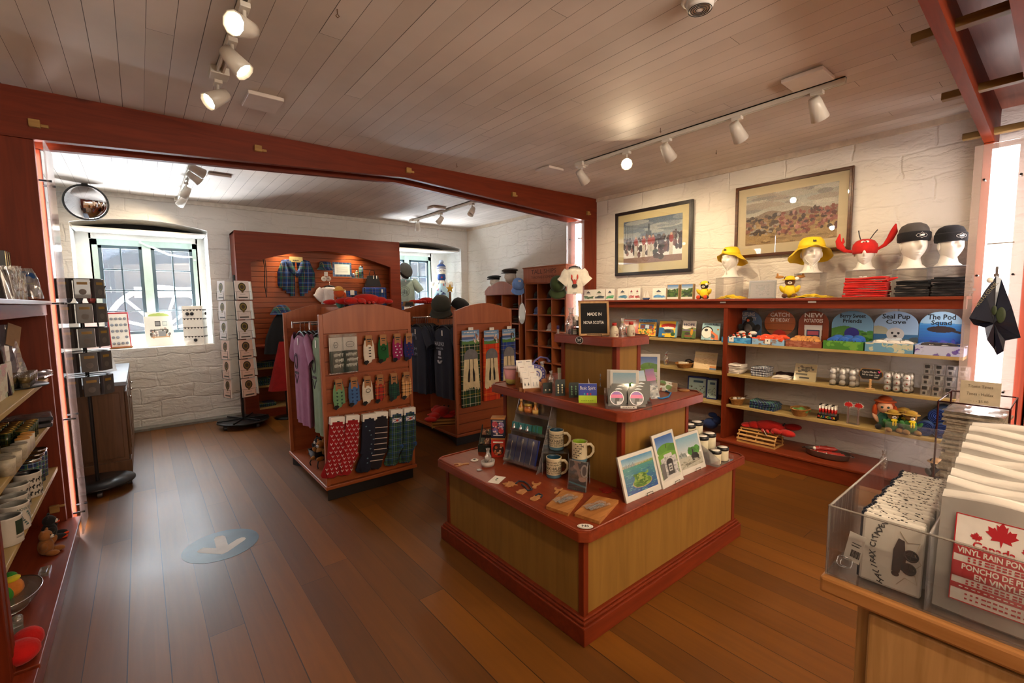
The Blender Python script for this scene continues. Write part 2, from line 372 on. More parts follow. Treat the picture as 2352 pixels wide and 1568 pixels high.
# raster painter for prints
class Cv:
    def __init__(s,w,h,c='ffffff'):
        w,h=w*2,h*2; s.w,s.h=w,h; s.a=np.zeros((h,w,3)); s.a[:]=s.c(c); s.y,s.x=np.mgrid[0:h,0:w]; s.x=(s.x+.5)/w; s.y=(s.y+.5)/h
    def c(s,h): return np.array([int(h[i:i+2],16)/255 for i in (0,2,4)])
    def put(s,m,c,op=1.0): s.a[m]=s.a[m]*(1-op)+s.c(c)*op; return s
    def rect(s,x0,y0,x1,y1,c,op=1.): return s.put((s.x>=x0)&(s.x<x1)&(s.y>=y0)&(s.y<y1),c,op)
    def ell(s,cx,cy,rx,ry,c,op=1.): return s.put(((s.x-cx)/rx)**2+((s.y-cy)/ry)**2<1,c,op)
    def tri(s,p,c):
        m=np.ones_like(s.x,bool); n=len(p)
        ar=sum(p[i][0]*p[(i+1)%n][1]-p[(i+1)%n][0]*p[i][1] for i in range(n))
        for i in range(n):
            (a,b),(e,f)=p[i],p[(i+1)%n]
            cr=(e-a)*(s.y-b)-(f-b)*(s.x-a); m&=(cr>=0) if ar>0 else (cr<=0)
        return s.put(m,c)
    def grad(s,x0,y0,x1,y1,c0,c1):
        m=(s.x>=x0)&(s.x<x1)&(s.y>=y0)&(s.y<y1); t=((s.y-y0)/(y1-y0))[m][:,None]; s.a[m]=s.c(c0)*(1-t)+s.c(c1)*t; return s
    def below(s,fn,c,op=1.): return s.put(s.y>fn(s.x),c,op)
    def dabs(s,n,x0,y0,x1,y1,cols,rx,ry):
        for i in range(n): s.ell(RNG.uniform(x0,x1),RNG.uniform(y0,y1),rx*RNG.uniform(.5,1.3),ry*RNG.uniform(.5,1.3),cols[RNG.randint(len(cols))],.85)
        return s
    def noise(s,a): s.a=np.clip(s.a+RNG.uniform(-a,a,(s.h,s.w,1)),0,1); return s
# ---------------------------------------------------------------- common materials
RED=wood('7a2c0e','622006','x',3,.5,knots=2.2,spec=.3); REDY=wood('7a2c0e','622006','y',3,.5,knots=2.2,spec=.3); REDZ=wood('7a2c0e','622006','z',3,.5,knots=2.2,spec=.3)
TOPRED=wood('88381c','702a12','y',3,.38,knots=0,coat=.15)
PINE=wood('8a652a','7a5720','z',2.2,.6,knots=2.4); SHELF=wood('b39a66','a1884f','y',3,.5)
CHERRY=wood('a65c33','8f4a26','z',2,.38,spec=.5); CHERRYX=wood('9c5028','85401d','x',2,.42)
OAK=wood('b07a48','91602f','y',3,.4); OAKZ=wood('b58a58','98703f','z',5,.45)
WALNUT=wood('6b4a30','523520','z',3,.4)
BLK=plain('141416',.45); BLKM=plain('16171a',.35,.2); CHR=plain('d8d8dc',.14,1,.03); WHT=plain('e9e7e2',.5,var=.03); PAPER=plain('e6e3dc',.6,var=.04)
ACR=clear('f4f6ff',.05,.04,.02); ACRE=clear('e8ecf5',.12,.30,.06); INK=plain('22201f',.6,var=.02); GREYM=plain('8a8a8c',.3,.6)
PWHITE=plain('dcd8cf',.35,var=.03); NAVY=plain('1a2133',.85,sheen=.3); DKB=plain('5a3a22',.6)
PR=paint(.5); PRG=paint(.35,.5)
WALLM=stone('whitewashed_stone','ddd6cb',.035); WALLB=stone('whitewashed_stone_back','dcdad6',.035)
CEILM=planks('painted_ceiling_boards',.1085,3.1,[(.2,hx('d2c6ba')),(.5,hx('d6cabf')),(.8,hx('dacfc4'))],.0026,hx('2c1d14'),.6,.0012,.2)
FLOORM=planks('oak_floor_boards',.142,2.6,[(.15,hx('573206')),(.45,hx('683c05')),(.8,hx('7a4806'))],.0035,hx('140803'),.42,.0009,.45,coat=.15)
# ---------------------------------------------------------------- room shell
YW=7.09; XR=4.72; CZ=2.80
f=MB().bx(-1.3,-3.6,-.06,5.2,7.09,0); struct('floor',f,FLOORM)
f=MB().bx(-1.3,-3.6,CZ,5.2,7.09,CZ+.06); struct('ceiling',f,CEILM)
f=MB().bx(XR,-3.6,0,XR+.4,YW,CZ); struct('wall_right',f,WALLM)
f=MB().bx(-1.3,-3.6,0,-.95,4.02,CZ).bx(-1.3,4.31,0,-.66,YW,CZ); struct('wall_left',f,WALLB)
f=MB().bx(-1.3,-3.8,0,5.2,-3.6,CZ); struct('wall_front',f,WALLM)
# back wall with two deep, splayed and arched window recesses
def arch(x0,x1,z0,zs,rise,n=14):
    P=[(x0,z0)]
    for i in range(n+1):
        t=i/n; P.append((x0+(x1-x0)*t, zs+rise*4*t*(1-t)))
    return P+[(x1,z0)]
WO=[(-.545,.735,.985,2.44,.075),(3.17,4.585,.985,2.44,.075)]
mb=MB()
def wallfill(x0,x1,z0,z1): mb.bx(x0,YW,z0,x1,YW+.5,z1)
wallfill(-1.3,WO[0][0],0,CZ); wallfill(WO[0][1],WO[1][0],0,CZ); wallfill(WO[1][1],5.2,0,CZ)
for x0,x1,z0,zs,ri in WO:
    mb.bx(x0,YW,0,x1,YW+.5,z0)
    A=arch(x0,x1,zs,zs,ri)[1:-1]
    for i in range(len(A)-1):
        (a,b),(c,d)=A[i],A[i+1]; mb.prism([(a,b),(c,d),(c,CZ),(a,CZ)],YW,YW+.5,'y')
struct('wall_back',mb,WALLB)
PLAS=plain('e8e8e4',.7,var=.04,bump=.006,bs=14); MINT=plain('b9cfc6',.55,var=.05); SASH=plain('3e525c',.5,var=.08)
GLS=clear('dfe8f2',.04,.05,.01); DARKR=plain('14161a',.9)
for k,(x0,x1,z0,zs,ri) in enumerate(WO):
    w_=MB()
    # reveal lining, flat soffit board and outer frame
    fx0,fx1=(x0+.12,x1-.07) if k==0 else (x0+.1,x1-.42)
    if k==1: fx0,fx1=x0+.1,4.25
    w_.bx(x0-.0,YW+.5,.9,fx0+.02,YW+.62,2.6,0).bx(fx1-.02,YW+.5,.9,x1,YW+.62,2.6,0).bx(fx0,YW+.5,.9,fx1,YW+.62,1.09,0).bx(fx0,YW+.5,2.32,fx1,YW+.62,2.6,0)
    w_.bx(x0+.012,YW+.07,zs-.055,x1-.012,YW+.5,zs-.035,0)
    w_.bx(x0+.012,YW+.07,zs-.035,x1-.012,YW+.075,zs+.02,1) if False else None
    root=struct('window_%d'%(k+1),w_,[PLAS,DARKR])
    fr=MB()
    for (a,b,c,d) in ((fx0,1.09,fx1,1.135),(fx0,2.245,fx1,2.32),(fx0,1.09,fx0+.075,2.32),(fx1-.065,1.09,fx1,2.32)): fr.bx(a,YW+.5,b,c,YW+.56,d)
    mid=(fx0+fx1)/2-.005; fr.bx(mid-.045,YW+.49,1.09,mid+.045,YW+.56,2.32)
    fr.build('window_frame',MINT,root,.004)
    dk=MB(); 
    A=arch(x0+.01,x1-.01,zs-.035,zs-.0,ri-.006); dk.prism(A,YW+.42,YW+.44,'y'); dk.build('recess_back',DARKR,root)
    for (a,b) in ((fx0+.075,mid-.045),(mid+.045,fx1-.065)):
        s=MB(); t=.036; z1,z2=1.135,2.245
        s.bx(a,YW+.5,z1,a+t,YW+.54,z2).bx(b-t,YW+.5,z1,b,YW+.54,z2).bx(a,YW+.5,z1,b,YW+.54,z1+t).bx(a,YW+.5,z2-t,b,YW+.54,z2)
        m_=(a+b)/2; s.bx(m_-.008,YW+.505,z1,m_+.008,YW+.535,z2)
        for i in (1,2,3): zz=z1+t+(z2-z1-2*t)*i/4; s.bx(a,YW+.505,zz-.008,b,YW+.535,zz+.008)
        so=s.build('sash',SASH,root,.003)
        g=MB().bx(a+.01,YW+.518,z1+.01,b-.01,YW+.521,z2-.01); g.build('window_pane',GLS,so)
    if k==0:
        h=MB().tube([(.06,YW+.48,2.30),(.12,YW+.44,2.26),(.2,YW+.47,2.235),(.35,YW+.49,2.16),(.5,YW+.49,2.14),(.6,YW+.49,2.14)],.011,8).cyl((.06,YW+.5,2.3),(.06,YW+.45,2.3),.014).cyl((.62,YW+.5,2.1),(.62,YW+.46,2.1),.014)
        h.build('window_handle',WHT,root)
# courtyard outside: paving, a dark stone rampart with arched casemate, a wagon wheel
EXT=stone('rampart_stone','20262f',.05); EXTD=plain('0e1116',.9)
g=MB().bx(-8,7.6,-.1,12,16,.0); struct('ground_1',g,plain('6a6e70',.9,var=.2,sc_=3))
g=MB().bx(-8,11,0,12,11.6,4.6); struct('wall_courtyard',g,EXT)
cm=MB().prism(arch(-.9,1.9,0,1.9,.7),10.95,11.2,'y').prism(arch(4.6,7.4,0,1.9,.7),10.95,11.2,'y'); struct('trim_1',cm,EXTD)
wh=thing('wagon_wheel','pale wooden wagon wheel leaning outside the left window','wheel',(PY(375,757,9.0).x,9.0,PY(375,757,9.0).z))
R=.66; mbw=MB(); mbw.tube([(R*math.cos(a),0,R*math.sin(a)) for a in [2*PI*i/36 for i in range(36)]],.035,8,closed=True); mbw.build('rim',plain('c9ced3',.6),wh)
mbw=MB(); [mbw.cyl((.07*math.cos(a),0,.07*math.sin(a)),(R*math.cos(a),0,R*math.sin(a)),.02,n=8) for a in [2*PI*i/12+.2 for i in range(12)]]; mbw.build('spokes',plain('c9ced3',.6),wh)
MB().cyl((0,-.07,0),(0,.07,0),.09,n=16).build('hub',plain('b9bfc4',.6),wh)
axh=PY(375,757,9.0).z; MB().bx(-.06,.0,-axh,.06,.12,-.0).build('stand',plain('8a8f94',.7),wh)
# grey plinth along the back wall
GREYC=plain('7d7c78',.8,var=.15,bump=.003)
struct('baseboard_back',MB().bx(-.66,6.93,0,XR,YW,.03),GREYC)
struct('trim_2',MB().bx(-.66,YW-.03,CZ-.05,XR,YW,CZ),plain('cfcbc3',.5))
struct('trim_3',MB().bx(XR-.025,4.31,CZ-.045,XR,YW,CZ).bx(XR-.025,.5,CZ-.045,XR,4.02,CZ),plain('cbbba6',.5))
# painted timber trusses (pairs of boards) with pegs
def truss(y0,y1,name,pegs,xl=-.95):
    m=MB(); P=[(xl,CZ),(xl,2.5),(-.43,2.508),(2.02,2.657),(4.47,2.508),(XR,2.5),(XR,CZ)]
    m.prism([(x,z) for x,z in P[::-1]],y0,y1,'y')
    o=struct(name,m,RED,bevel=.004)
    m=MB(); m.bx(xl,y0,0,-.43,y1,2.505); m.build('post',REDZ,o,.004)
    m=MB(); m.bx(4.47,y0,0,XR,y1,2.505); m.build('post',REDZ,o,.004)
    for px,pz in pegs:
        MB().box((px,y0-.014,pz),(.05,.03,.045)).box((px+.035,y0-.004,pz-.006),(.05,.016,.018)).build('peg',wood('b58c4e','94703a','x'),o,.003)
    return o
pg=[(PY(a,b,4.03).x,PY(a,b,4.03).z) for a,b in ((80,285),(592,342),(937,392),(1178,447),(1349,490))]
truss(4.03,4.08,'trim_4',pg); truss(4.25,4.30,'trim_5',[])
truss(.41,.46,'trim_6',[],-.95); truss(.185,.235,'trim_7',[],-.95)
PEG=wood('8a6f3e','6f5730','y')
for i,(a,b) in enumerate((((2.85,2.68)),(3.62,2.62),(4.40,2.56))):
    struct('trim_%d'%(8+i),MB().bx(a,.08,b-.02,a+.05,.56,b+.02),PEG,bevel=.003)
struct('trim_11',MB().bx(.5,.235,CZ-.03,XR,.41,CZ),wood('9c5a45','7c4030','x',2,.35))
# lit columns: acrylic sheets on stand-offs in front of tube lights between the paired posts
FROST=clear('f1dcd6',.10,.32,.1)
def column(nm,xp,sx,y0,y1,ly0,ly1,z0,z1,lab,st):
    t=thing('light_column',lab,'light column',(xp,(y0+y1)/2,0))
    c=(y0+y1)/2
    m=MB().bx(-.004,y0-c,z0,.004,y1-c,z1); m.build('acrylic_panel',FROST,t)
    m=MB()
    for zz in (z0+.12,z0+.75,z0+1.5,z1-.22):
        for yy in (ly0-c,ly1-c): m.cyl((-sx*.012,yy,zz),(sx*.05,yy,zz),.007,n=8)
    m.build('standoff',BLKM,t)
    m=MB().bx(min(sx*.07,sx*.10),ly0-c+.02,z0+.05,max(sx*.07,sx*.10),ly1-c-.02,z1-.02); m.build('light_tube',emis('fff4f2',st),t)
column('a',4.27,1,.222,.478,.265,.425,.12,2.45,'tall glowing acrylic light column at the right shelf end',10)
column('b',4.42,1,3.98,4.28,4.07,4.22,.3,2.5,'glowing light column on the post behind the tabletop letter board',15)
column('c',-.385,-1,4.0,4.33,4.09,4.26,.02,2.5,'edge-on glowing light column on the left post by the arrow',15)
# ---------------------------------------------------------------- convex mirror, vents, detector, hooks
c=PY(198,465,6.75); mt=thing('convex_mirror','round convex security mirror high in the left back corner','mirror',c,rot=(.12,0,.10))
R=.175
m=MB(); m.tube([(R*math.cos(a),0,R*math.sin(a)) for a in [2*PI*i/40 for i in range(40)]],.013,8,closed=True); m.box((0,.02,R+.012),(.05,.05,.03)); m.build('rim',BLK,mt)
m=MB(); m.lathe([(R*math.sin(t),.0+.075*math.cos(t)*1.0) for t in [PI/2*(1-i/8) for i in range(9)]],32,T=Matrix.Rotation(PI/2,4,'X')); m.build('mirror_dome',plain('d9d9dd',.03,1,.01),mt)
m=MB().cyl((0,.0,R),(0,.3,R+.02),.012).cyl((0,.0,0),(0,.33,0),.016); m.build('bracket',BLK,mt)
for i,(px,py,dx,dy,lab) in enumerate(((603,235,.2,.24,'white ceiling panel beside the left spotlight track'),(1855,183,.2,.22,'white ceiling panel behind the right spotlight track'),(1262,391,.2,.2,'flat white ceiling panel near the beam and right track'),(503,405,.2,.12,'white ceiling panel in the back room beside its left track'),(1003,479,.2,.18,'white ceiling panel over the back window display'))):
    p=PZ(px,py,CZ-.02); one('ceiling_panel',MB().box((0,0,-.005),(dx,dy,.022)).box((0,0,.009),(dx-.03,dy-.03,.01)),plain('d5c8bd',.45,var=.03),lab,'ceiling panel',(p.x,p.y,CZ-.015),bevel=.004)
p=PZ(1608,14,CZ-.04); sd=thing('smoke_detector','round white smoke detector on the ceiling','smoke detector',(p.x,p.y,CZ))
MB().lathe([(.075,0),(.078,-.012),(.066,-.02)],28).build('base',WHT,sd)
m=MB().lathe([(.058,-.02),(.055,-.045),(.04,-.055),(.0,-.056)],28); m.build('cap',WHT,sd)
m=MB(); 
for k in range(4): m.tube([((.018+.010*k)*math.cos(a),(.018+.010*k)*math.sin(a),-.0565) for a in [2*PI*i/20 for i in range(20)]],.0018,4,closed=True)
m.build('grille',INK,sd)
for i,(px,py,lab) in enumerate(((775,32,'small wire hook in the ceiling right of the left track'),(1049,380,'tiny ceiling hook just above the beam'),(1517,300,'tiny ceiling hook left of the right track'),(1645,350,'tiny ceiling hook between right track and wall'))):
    p=PZ(px,py,CZ-.02); one('ceiling_hook',MB().tube([(0,0,.02),(0,0,0),(.008,0,-.008),(0,0,-.016),(-.008,0,-.010),(-.003,0,-.004)],.0022,6),DKB,lab,'hook',(p.x,p.y,CZ-.02))
# ---------------------------------------------------------------- spotlight tracks
HEADW=plain('d6d0c4',.35,var=.03)
def track(lab,x,y0,y1,feed=True):
    t=thing('lighting_track',lab,'lighting track',(x,0,CZ))
    m=MB().bx(-.018,y0,-.035,-.008,y1,0).bx(.008,y0,-.035,.018,y1,0).bx(-.018,y0,-.008,.018,y1,0); m.build('rail',HEADW,t)
    m=MB().bx(-.045,y1-.02,-.04,.045,y1+.08,0); m.build('feed_box',HEADW,t,.004)
    return t
def spot(x,y,aim,lab,on=0,tilt=None,power=20,group=None,size=1.0,col=(1,.76,.48),ang=1.9):
    t=thing('track_spotlight',lab,'spotlight',(x,y,CZ-.035),group=group)
    MB().bx(-.02,-.035,-.022,.02,.035,0).build('adapter',HEADW,t,.003)
    MB().cyl((0,0,-.02),(0,0,-.075),.008,n=8).bx(-.012,-.01,-.10,.012,.01,-.07).build('arm',HEADW,t)
    d=Vector(aim).normalized(); p=Vector((0,0,-.09)); Q=d.to_track_quat('Z','Y').to_matrix().to_4x4(); T=Matrix.Translation(p)@Q
    m=MB(T); m.lathe([(.0,-.05*size),(.028*size,-.05*size),(.034*size,-.02*size),(.045*size,.07*size),(.041*size,.07*size),(.03*size,.02*size)],10); m.build('lamp_shade',HEADW,t)
    if on:
        m=MB(T); m.lathe([(0,.055*size),(.0395*size,.055*size),(.0395*size,.05*size)],10); m.build('bulb',emis('ffe9c4',on),t)
    lt=bpy.data.lights.new('spot_lamp','SPOT'); lt.energy=power; lt.color=col; lt.spot_size=ang; lt.spot_blend=.7; lt.shadow_soft_size=.03
    lo=bpy.data.objects.new('spot_lamp',lt); COL.objects.link(lo)
    lo.location=Vector((x,y,CZ-.035))+p+d*.085*size; lo.rotation_euler=(-d).to_track_quat('Z','Y').to_euler()
    return t
TRX=3.36
track('white spotlight track along the ceiling over the right shelves',TRX,.95,3.03)
for i,(px,py,aim,on,pw,lab) in enumerate(((1345,400,(.8,.0,-.75),0,55,'white track spotlight at the beam end of the right track'),(1462,372,(-.72,-.55,-.42),60,14,'lit track spotlight facing the camera on the right track'),(1556,345,(.8,-.05,-.75),0,30,'middle spotlight of the right track, pointing at the wall'),(1714,296,(.8,-.1,-.8),0,13,'right track spotlight above the large framed picture'),(1893,240,(.7,-.1,-.85),0,13,'spotlight nearest the light column on the right track'))):
    p=PZ(px,py-15,CZ-.04); spot(TRX,p.y,aim,lab,on,power=pw,size=1.15)
TLX=.43
track('white spotlight track on the ceiling at upper left',TLX,1.6,3.06)
for px,py,aim,on,pw,lab in ((580,22,(-.55,-.55,-.25),35,12,'large lit spotlight at the top edge of the photo'),(553,100,(.55,-.35,-.75),18,12,'cream spotlight pointing down right on the left track'),(508,190,(-.75,-.3,-.6),18,12,'spotlight nearest the beam on the left track')):
    p=PZ(px,py,CZ-.04); spot(TLX,p.y,aim,lab,on,power=pw,size=1.1)
track('spotlight track on the back room ceiling at left',.46,5.0,6.95)
for px,py,aim,on,pw,lab in ((455,380,(.8,.3,-.3),0,6,'spotlight just below the beam in the left back room'),(440,395,(.75,.2,-.6),0,8,'cream spotlight in the left back room, second from the beam'),(420,432,(-.4,.3,-.8),0,8,'upper of the two spotlights above the left window'),(420,455,(-.55,.65,-.8),0,24,'lower spotlight above the left window')):
    p=PZ(px,py-12,CZ-.04); spot(.46,min(p.y,6.85),aim,lab,on,power=pw)
track('spotlight track on the back room ceiling at right',3.46,4.45,6.7)
for px,py,aim,on,pw,lab in ((1155,455,(-.72,-.5,-.3),60,5,'glowing spotlight just below the beam at right'),(1088,475,(-.6,-.2,-.9),0,14,'back room spotlight right of the ceiling panel'),(1015,497,(-.6,.35,-.9),0,14,'back room spotlight in front of the right window'),(962,513,(.2,.5,-1),0,20,'spotlight at the far end of the right back track')):
    p=PZ(px,py-6,CZ-.04); spot(3.46,p.y,aim,lab,on,power=pw)
# lamps of the part of the shop behind the camera: same track spots
track('spotlight track on the ceiling behind the camera',2.2,-3.2,-.6)
track('spotlight track on the ceiling behind the camera at left',.43,-1.6,.1)
for y,aim in ((-.35,(.62,.42,-1)),(-1.2,(.3,.5,-1))):
    spot(.43,y,aim,'white track spotlight just behind the camera',0,power=26,group='spotlights just behind the camera',ang=1.5)
for y,aim in ((-2.8,(.3,.2,-1)),(-1.9,(-.3,.1,-1)),(-1.0,(.35,.3,-1))):
    spot(2.2,y,aim,'white track spotlight behind the camera',0,power=60,group='spotlights behind the camera',ang=2.2)
# ================================================================ fixtures
# ---- right wall shelving: base, uprights, three plank shelves, heavy top board
XF=4.30
def shelf_unit(nm,lab,x0,x1,ys,zb,zs,sgn,noend=False,dz=0):
    """x0 = front edge, x1 = wall; ys = upright positions"""
    t=thing(nm,lab,'shelf unit',(x1,ys[0],0))
    def q(mb,a,b,c,d,e,f_,m=0): mb.bx(min(a,d)-x1,b-ys[0],c,max(a,d)-x1,e-ys[0],f_,m)
    Y0,Y1=ys[0],ys[-1]
    m=MB(); q(m,x0-sgn*.05,Y0,0,x1,Y1,zb-.02); q(m,x0-sgn*.065,Y0,zb-.02,x1,Y1,zb); m.build('base',TOPRED,t,.004)
    for y in (ys[1:] if noend else ys):
        m=MB(); yy0,yy1=(y,y+.04) if y<Y1-.01 else (y-.04,y); q(m,x0,yy0,zb,x1,yy1,1.43+dz); m.build('upright',REDZ,t,.003)
    for z in zs:
        for a,b in zip(ys[:-1],ys[1:]):
            m=MB(); q(m,x0+sgn*.015,a+(0 if noend and a==Y0 else .04),z-.024,x1,b-(.04 if b==Y1 else 0),z); m.build('shelf',SHELF,t,.003)
    m=MB(); q(m,x0-sgn*.03,Y0,1.465+dz,x1,Y1,1.487+dz); m.build('top_board',TOPRED,t,.003)
    m=MB(); q(m,x0-sgn*.005,Y0,1.40+dz,x0+sgn*.02,Y1,1.465+dz); m.build('fascia',REDY,t,.003)
    return t
shelf_unit('wall_shelving','long red shelf unit with three plank levels along the right wall',XF,XR-.02,[.465,2.07,3.95],.145,[.477,.776,1.073],1,True)
for px,w,lab in ((1660,.055,'small white price strip on the red fascia above the shelf divider'),(1865,.06,'small white price strip on the red fascia below the wide sou\'wester')):
    p=PX(px,693,4.29); one('price_strip',MB().bx(-.001,p.y-w/2,1.447,0,p.y+w/2,1.460),PAPER,lab,'sign',(XF-.0065,0,0))
shelf_unit('wall_shelving','red shelf unit glimpsed beyond the bright column at right edge',4.36,XR-.02,[-1.2,.17],.145,[.477,.776,1.073],1)
# ---- left wall shelving
t=shelf_unit('wall_shelving','red shelf unit cropped by the left edge of the photo',-.452,-.93,[2.42,4.02],.14,[.50,.80,1.065],-1,False,.048)
t=shelf_unit('wall_shelving','neighbouring red shelf bay at the bottom left corner',-.452,-.93,[.9,2.40],.14,[.50,.80,1.065],-1,False,.048)
# ---- stepped centre display table
TX0,TX1,TY0,TY1=1.42,2.82,1.28,2.43
dt=None
def tier(x0,y0,x1,y1,z0,z1,th,ov,tag_,panel=True,ch=.05):
    global dt
    dt=thing(*panel,(x0,y0,0)); X=lambda a:a-x0; Y=lambda a:a-y0
    m=MB(); m.bx(X(x0+.006),Y(y0+.006),z0,X(x1-.006),Y(y1-.006),z1-th); m.build('panels',PINE,dt)
    w=.032
    for a,b in ((x0,y0),(x1-w,y0),(x0,y1-w),(x1-w,y1-w)): MB().bx(X(a),Y(b),z0,X(a+w),Y(b+w),z1-th).build('corner_post',REDZ,dt,.003)
    a,b,c,d=X(x0-ov),Y(y0-ov),X(x1+ov),Y(y1+ov)
    P=[(a+ch,b),(c-ch,b),(c,b+ch),(c,d-ch),(c-ch,d),(a+ch,d),(a,d-ch),(a,b+ch)]
    m=MB(); m.prism(P,z1-th,z1,'z'); m.build('top',TOPRED,dt,.006)
    m=MB(); k=.022; pts=[(p[0]*(1-k/abs(c-a)) + (a+c)/2*k/abs(c-a),p[1]*(1-k/abs(d-b))+(b+d)/2*k/abs(d-b),z1+.002) for p in P]
    m.tube(pts,.006,6,closed=True); m.build('edge_bead',TOPRED,dt)
T1,T2,T3=.520,.940,1.280
tier(TX0,TY0,TX1,TY1,.10,T1,.042,.048,'lower',('display_table','lowest and widest tier of the pine and red centre display table','display table'),ch=.035);dtl=dt
MX0,MX1,MY0,MY1=1.86,2.50,1.42,2.40
tier(MX0,MY0,MX1,MY1,T1,T2,.045,.075,'middle',('display_box','middle tier box with jewellery standing on the centre table','display box'))
UX0,UX1,UY0,UY1=2.07,2.30,1.62,2.06
tier(UX0,UY0,UX1,UY1,T2,T3,.045,.05,'upper',('display_box','smallest top tier box carrying the letter board','display box'),ch=.04)
m=MB(); m.bx(-.03,-.03,0,TX1-TX0+.03,TY1-TY0+.03,.085).bx(-.02,-.02,.085,TX1-TX0+.02,TY1-TY0+.02,.10).bx(-.012,-.012,.10,TX1-TX0+.012,TY1-TY0+.012,.112)
m.build('plinth',RED,dtl,.005)
# stickers on the edge of the table
def oval(nm,c,rx,rz,face,txt,lab,dark=False,sz=.02,dog=False):
    m=MB(frame(c,*face)); m.lathe([(rx,0),(rx,.0012)],28,0,sy=rz/rx); m.lathe([(rx*.88,.0012),(rx*.88,.0016)],28,1,sy=rz/rx)
    if not dark: m.lathe([(rx*.84,.0016),(rx*.84,.002)],28,0,sy=rz/rx)
    if txt: m.text(txt,(0,0,.0025),sz,(1,0,0),(0,0,1),1 if not dark else 0,bold=.02)
    if dog:
        for a,b,c_,d in ((-.3,-.02,.3,.22),(-.36,-.4,-.22,0),(.2,-.4,.34,0),(.2,.15,.5,.45),(-.42,.1,-.28,.5)): m.bx(a*rx,b*rz,.0016,c_*rx,d*rz,.0022,0)
    one(nm,m,[PAPER,INK],lab,'sticker')
s2=math.sqrt(.5)
p=PZ(1346,1203,T1+.001); oval('sticker',(TX0+.012,TY0+.002,T1+.003),.034,.021,((s2,-s2,0),(0,0,1)),'NS','white oval NS sticker on the front corner of the red tabletop',sz=.026)
oval('sticker',(UX0-.05-.0012,1.855,T3-.022),.030,.022,((0,-1,0),(-1,0,0)),'','black oval sticker with white dog on the upper tier edge',True,dog=True)
# ---- gondolas: arched slatwall ends on a shaped dark plinth
def slat(m,x0,x1,z0,z1,y,n,th=.018,mi=0):
    h=(z1-z0)/n
    for i in range(n): m.bx(x0,y,z0+i*h+.004,x1,y+th,z0+(i+1)*h-.004,mi)
def archpoly(x0,x1,z0,zs,zt,n=16):
    return [(x0,z0),(x1,z0)]+[(x1+(x0-x1)*i/n, zs+(zt-zs)*math.sin(PI*i/n)) for i in range(n+1)]
def gondola(lab,x0,x1,y0,y1,hs,ht,zb=.125):
    t=thing('slatwall_gondola',lab,'display stand',(x0,y0,0)); W=x1-x0; D=y1-y0
    for nm,ya,yb,front in (('front_panel',0,.03,True),('rear_panel',D-.03,D,True)):
        m=MB(); m.bx(0,ya,zb,.028,yb,hs).bx(W-.028,ya,zb,W,yb,hs)
        n=16; zt0=hs-.14
        P=archpoly(.028,W-.028,zt0,hs,ht); m.prism(P,ya,yb,'y')
        m.build(nm,CHERRY,t,.003)
        m=MB(); 
        if ya==0: slat(m,.028,W-.028,zb,zt0,ya+.007,11); m.bx(.028,ya+.02,zb,W-.028,yb-.002,zt0)
        else: m.bx(.028,ya+.005,zb,W-.028,yb-.005,zt0)
        m.build('slats',CHERRYX,t,.002)
    m=MB(); m.bx(-.01,-.012,zb-.03,W+.01,D+.012,zb); m.build('deck',CHERRYX,t,.006)
    c=W/2
    m=MB(); m.bx(c-.03,.03,zb,c+.03,D-.03,ht-.03); m.build('spine',CHERRY,t)
    m=MB(); 
    P=[(.04,.03)]
    for i in range(13): u=i/12; P.append((.04-(-.0)+.03*0+.13*math.sin(PI*u),.03+(D-.06)*u)) if i not in (0,12) else None
    P+=[(.04,D-.03),(W-.04,D-.03)]+[(W-.04-.13*math.sin(PI*u/12),.03+(D-.06)*(1-u/12)) for u in range(1,12)]+[(W-.04,.03)]
    m.prism([(a-.03 if a<c else a+.03,b) for a,b in P],0,zb-.03,'z',sm=False); m.build('kick_base',BLK,t)
    return t
G1=(1.005,1.735,3.47,4.56); G2=(2.455,3.20,3.95,5.15)
gondola('cherry slatwall gondola hung with novelty socks and pink shirts',*G1,1.415,1.49)
gondola('slatwall gondola with tartan towels and navy shirts',*G2,1.405,1.475)
# ---- arched red cabinet with lit slatwall against the back wall
CB=(.975,3.19,6.68,7.06)
cb=thing('arched_cabinet','tall red arched display cabinet with lit wooden slat back','display cabinet',(CB[0],CB[2],0)); W=CB[1]-CB[0]
H=2.42
m=MB(); m.bx(0,.0,0,.16,.035,2.03).bx(W-.16,0,0,W,.035,2.03); 
n=20; A=[(.16+(W-.32)*i/n, 2.03+.19*math.sin(PI*i/n)) for i in range(n+1)]
for i in range(n): (a,b),(c_,d)=A[i],A[i+1]; m.prism([(a,b),(c_,d),(c_,H),(a,H)],0,.035,'y')
m.bx(0,0,2.03,.16,.035,H).bx(W-.16,0,2.03,W,.035,H); m.build('arched_front',RED,cb)
m=MB(); m.bx(0,.035,0,.03,.38,H).bx(W-.03,.035,0,W,.38,H).bx(0,.035,H-.03,W,.38,H); m.build('carcass',REDZ,cb,.003)
m=MB(); slat(m,.03,W-.03,.95,2.36,.345,20,.02); m.bx(.03,.36,.05,W-.03,.375,2.38); m.build('slat_back',CHERRYX,cb,.002)
for z in (.13,.42,.66): MB().bx(.16,.02,z-.022,W-.16,.345,z).build('shelf',SHELF,cb,.003)
MB().bx(.03,-.04,.925,W-.03,.345,.95).build('counter_shelf',RED,cb,.003)
MB().bx(.0,.02,0,W,.05,.11).build('toe_board',RED,cb,.003)
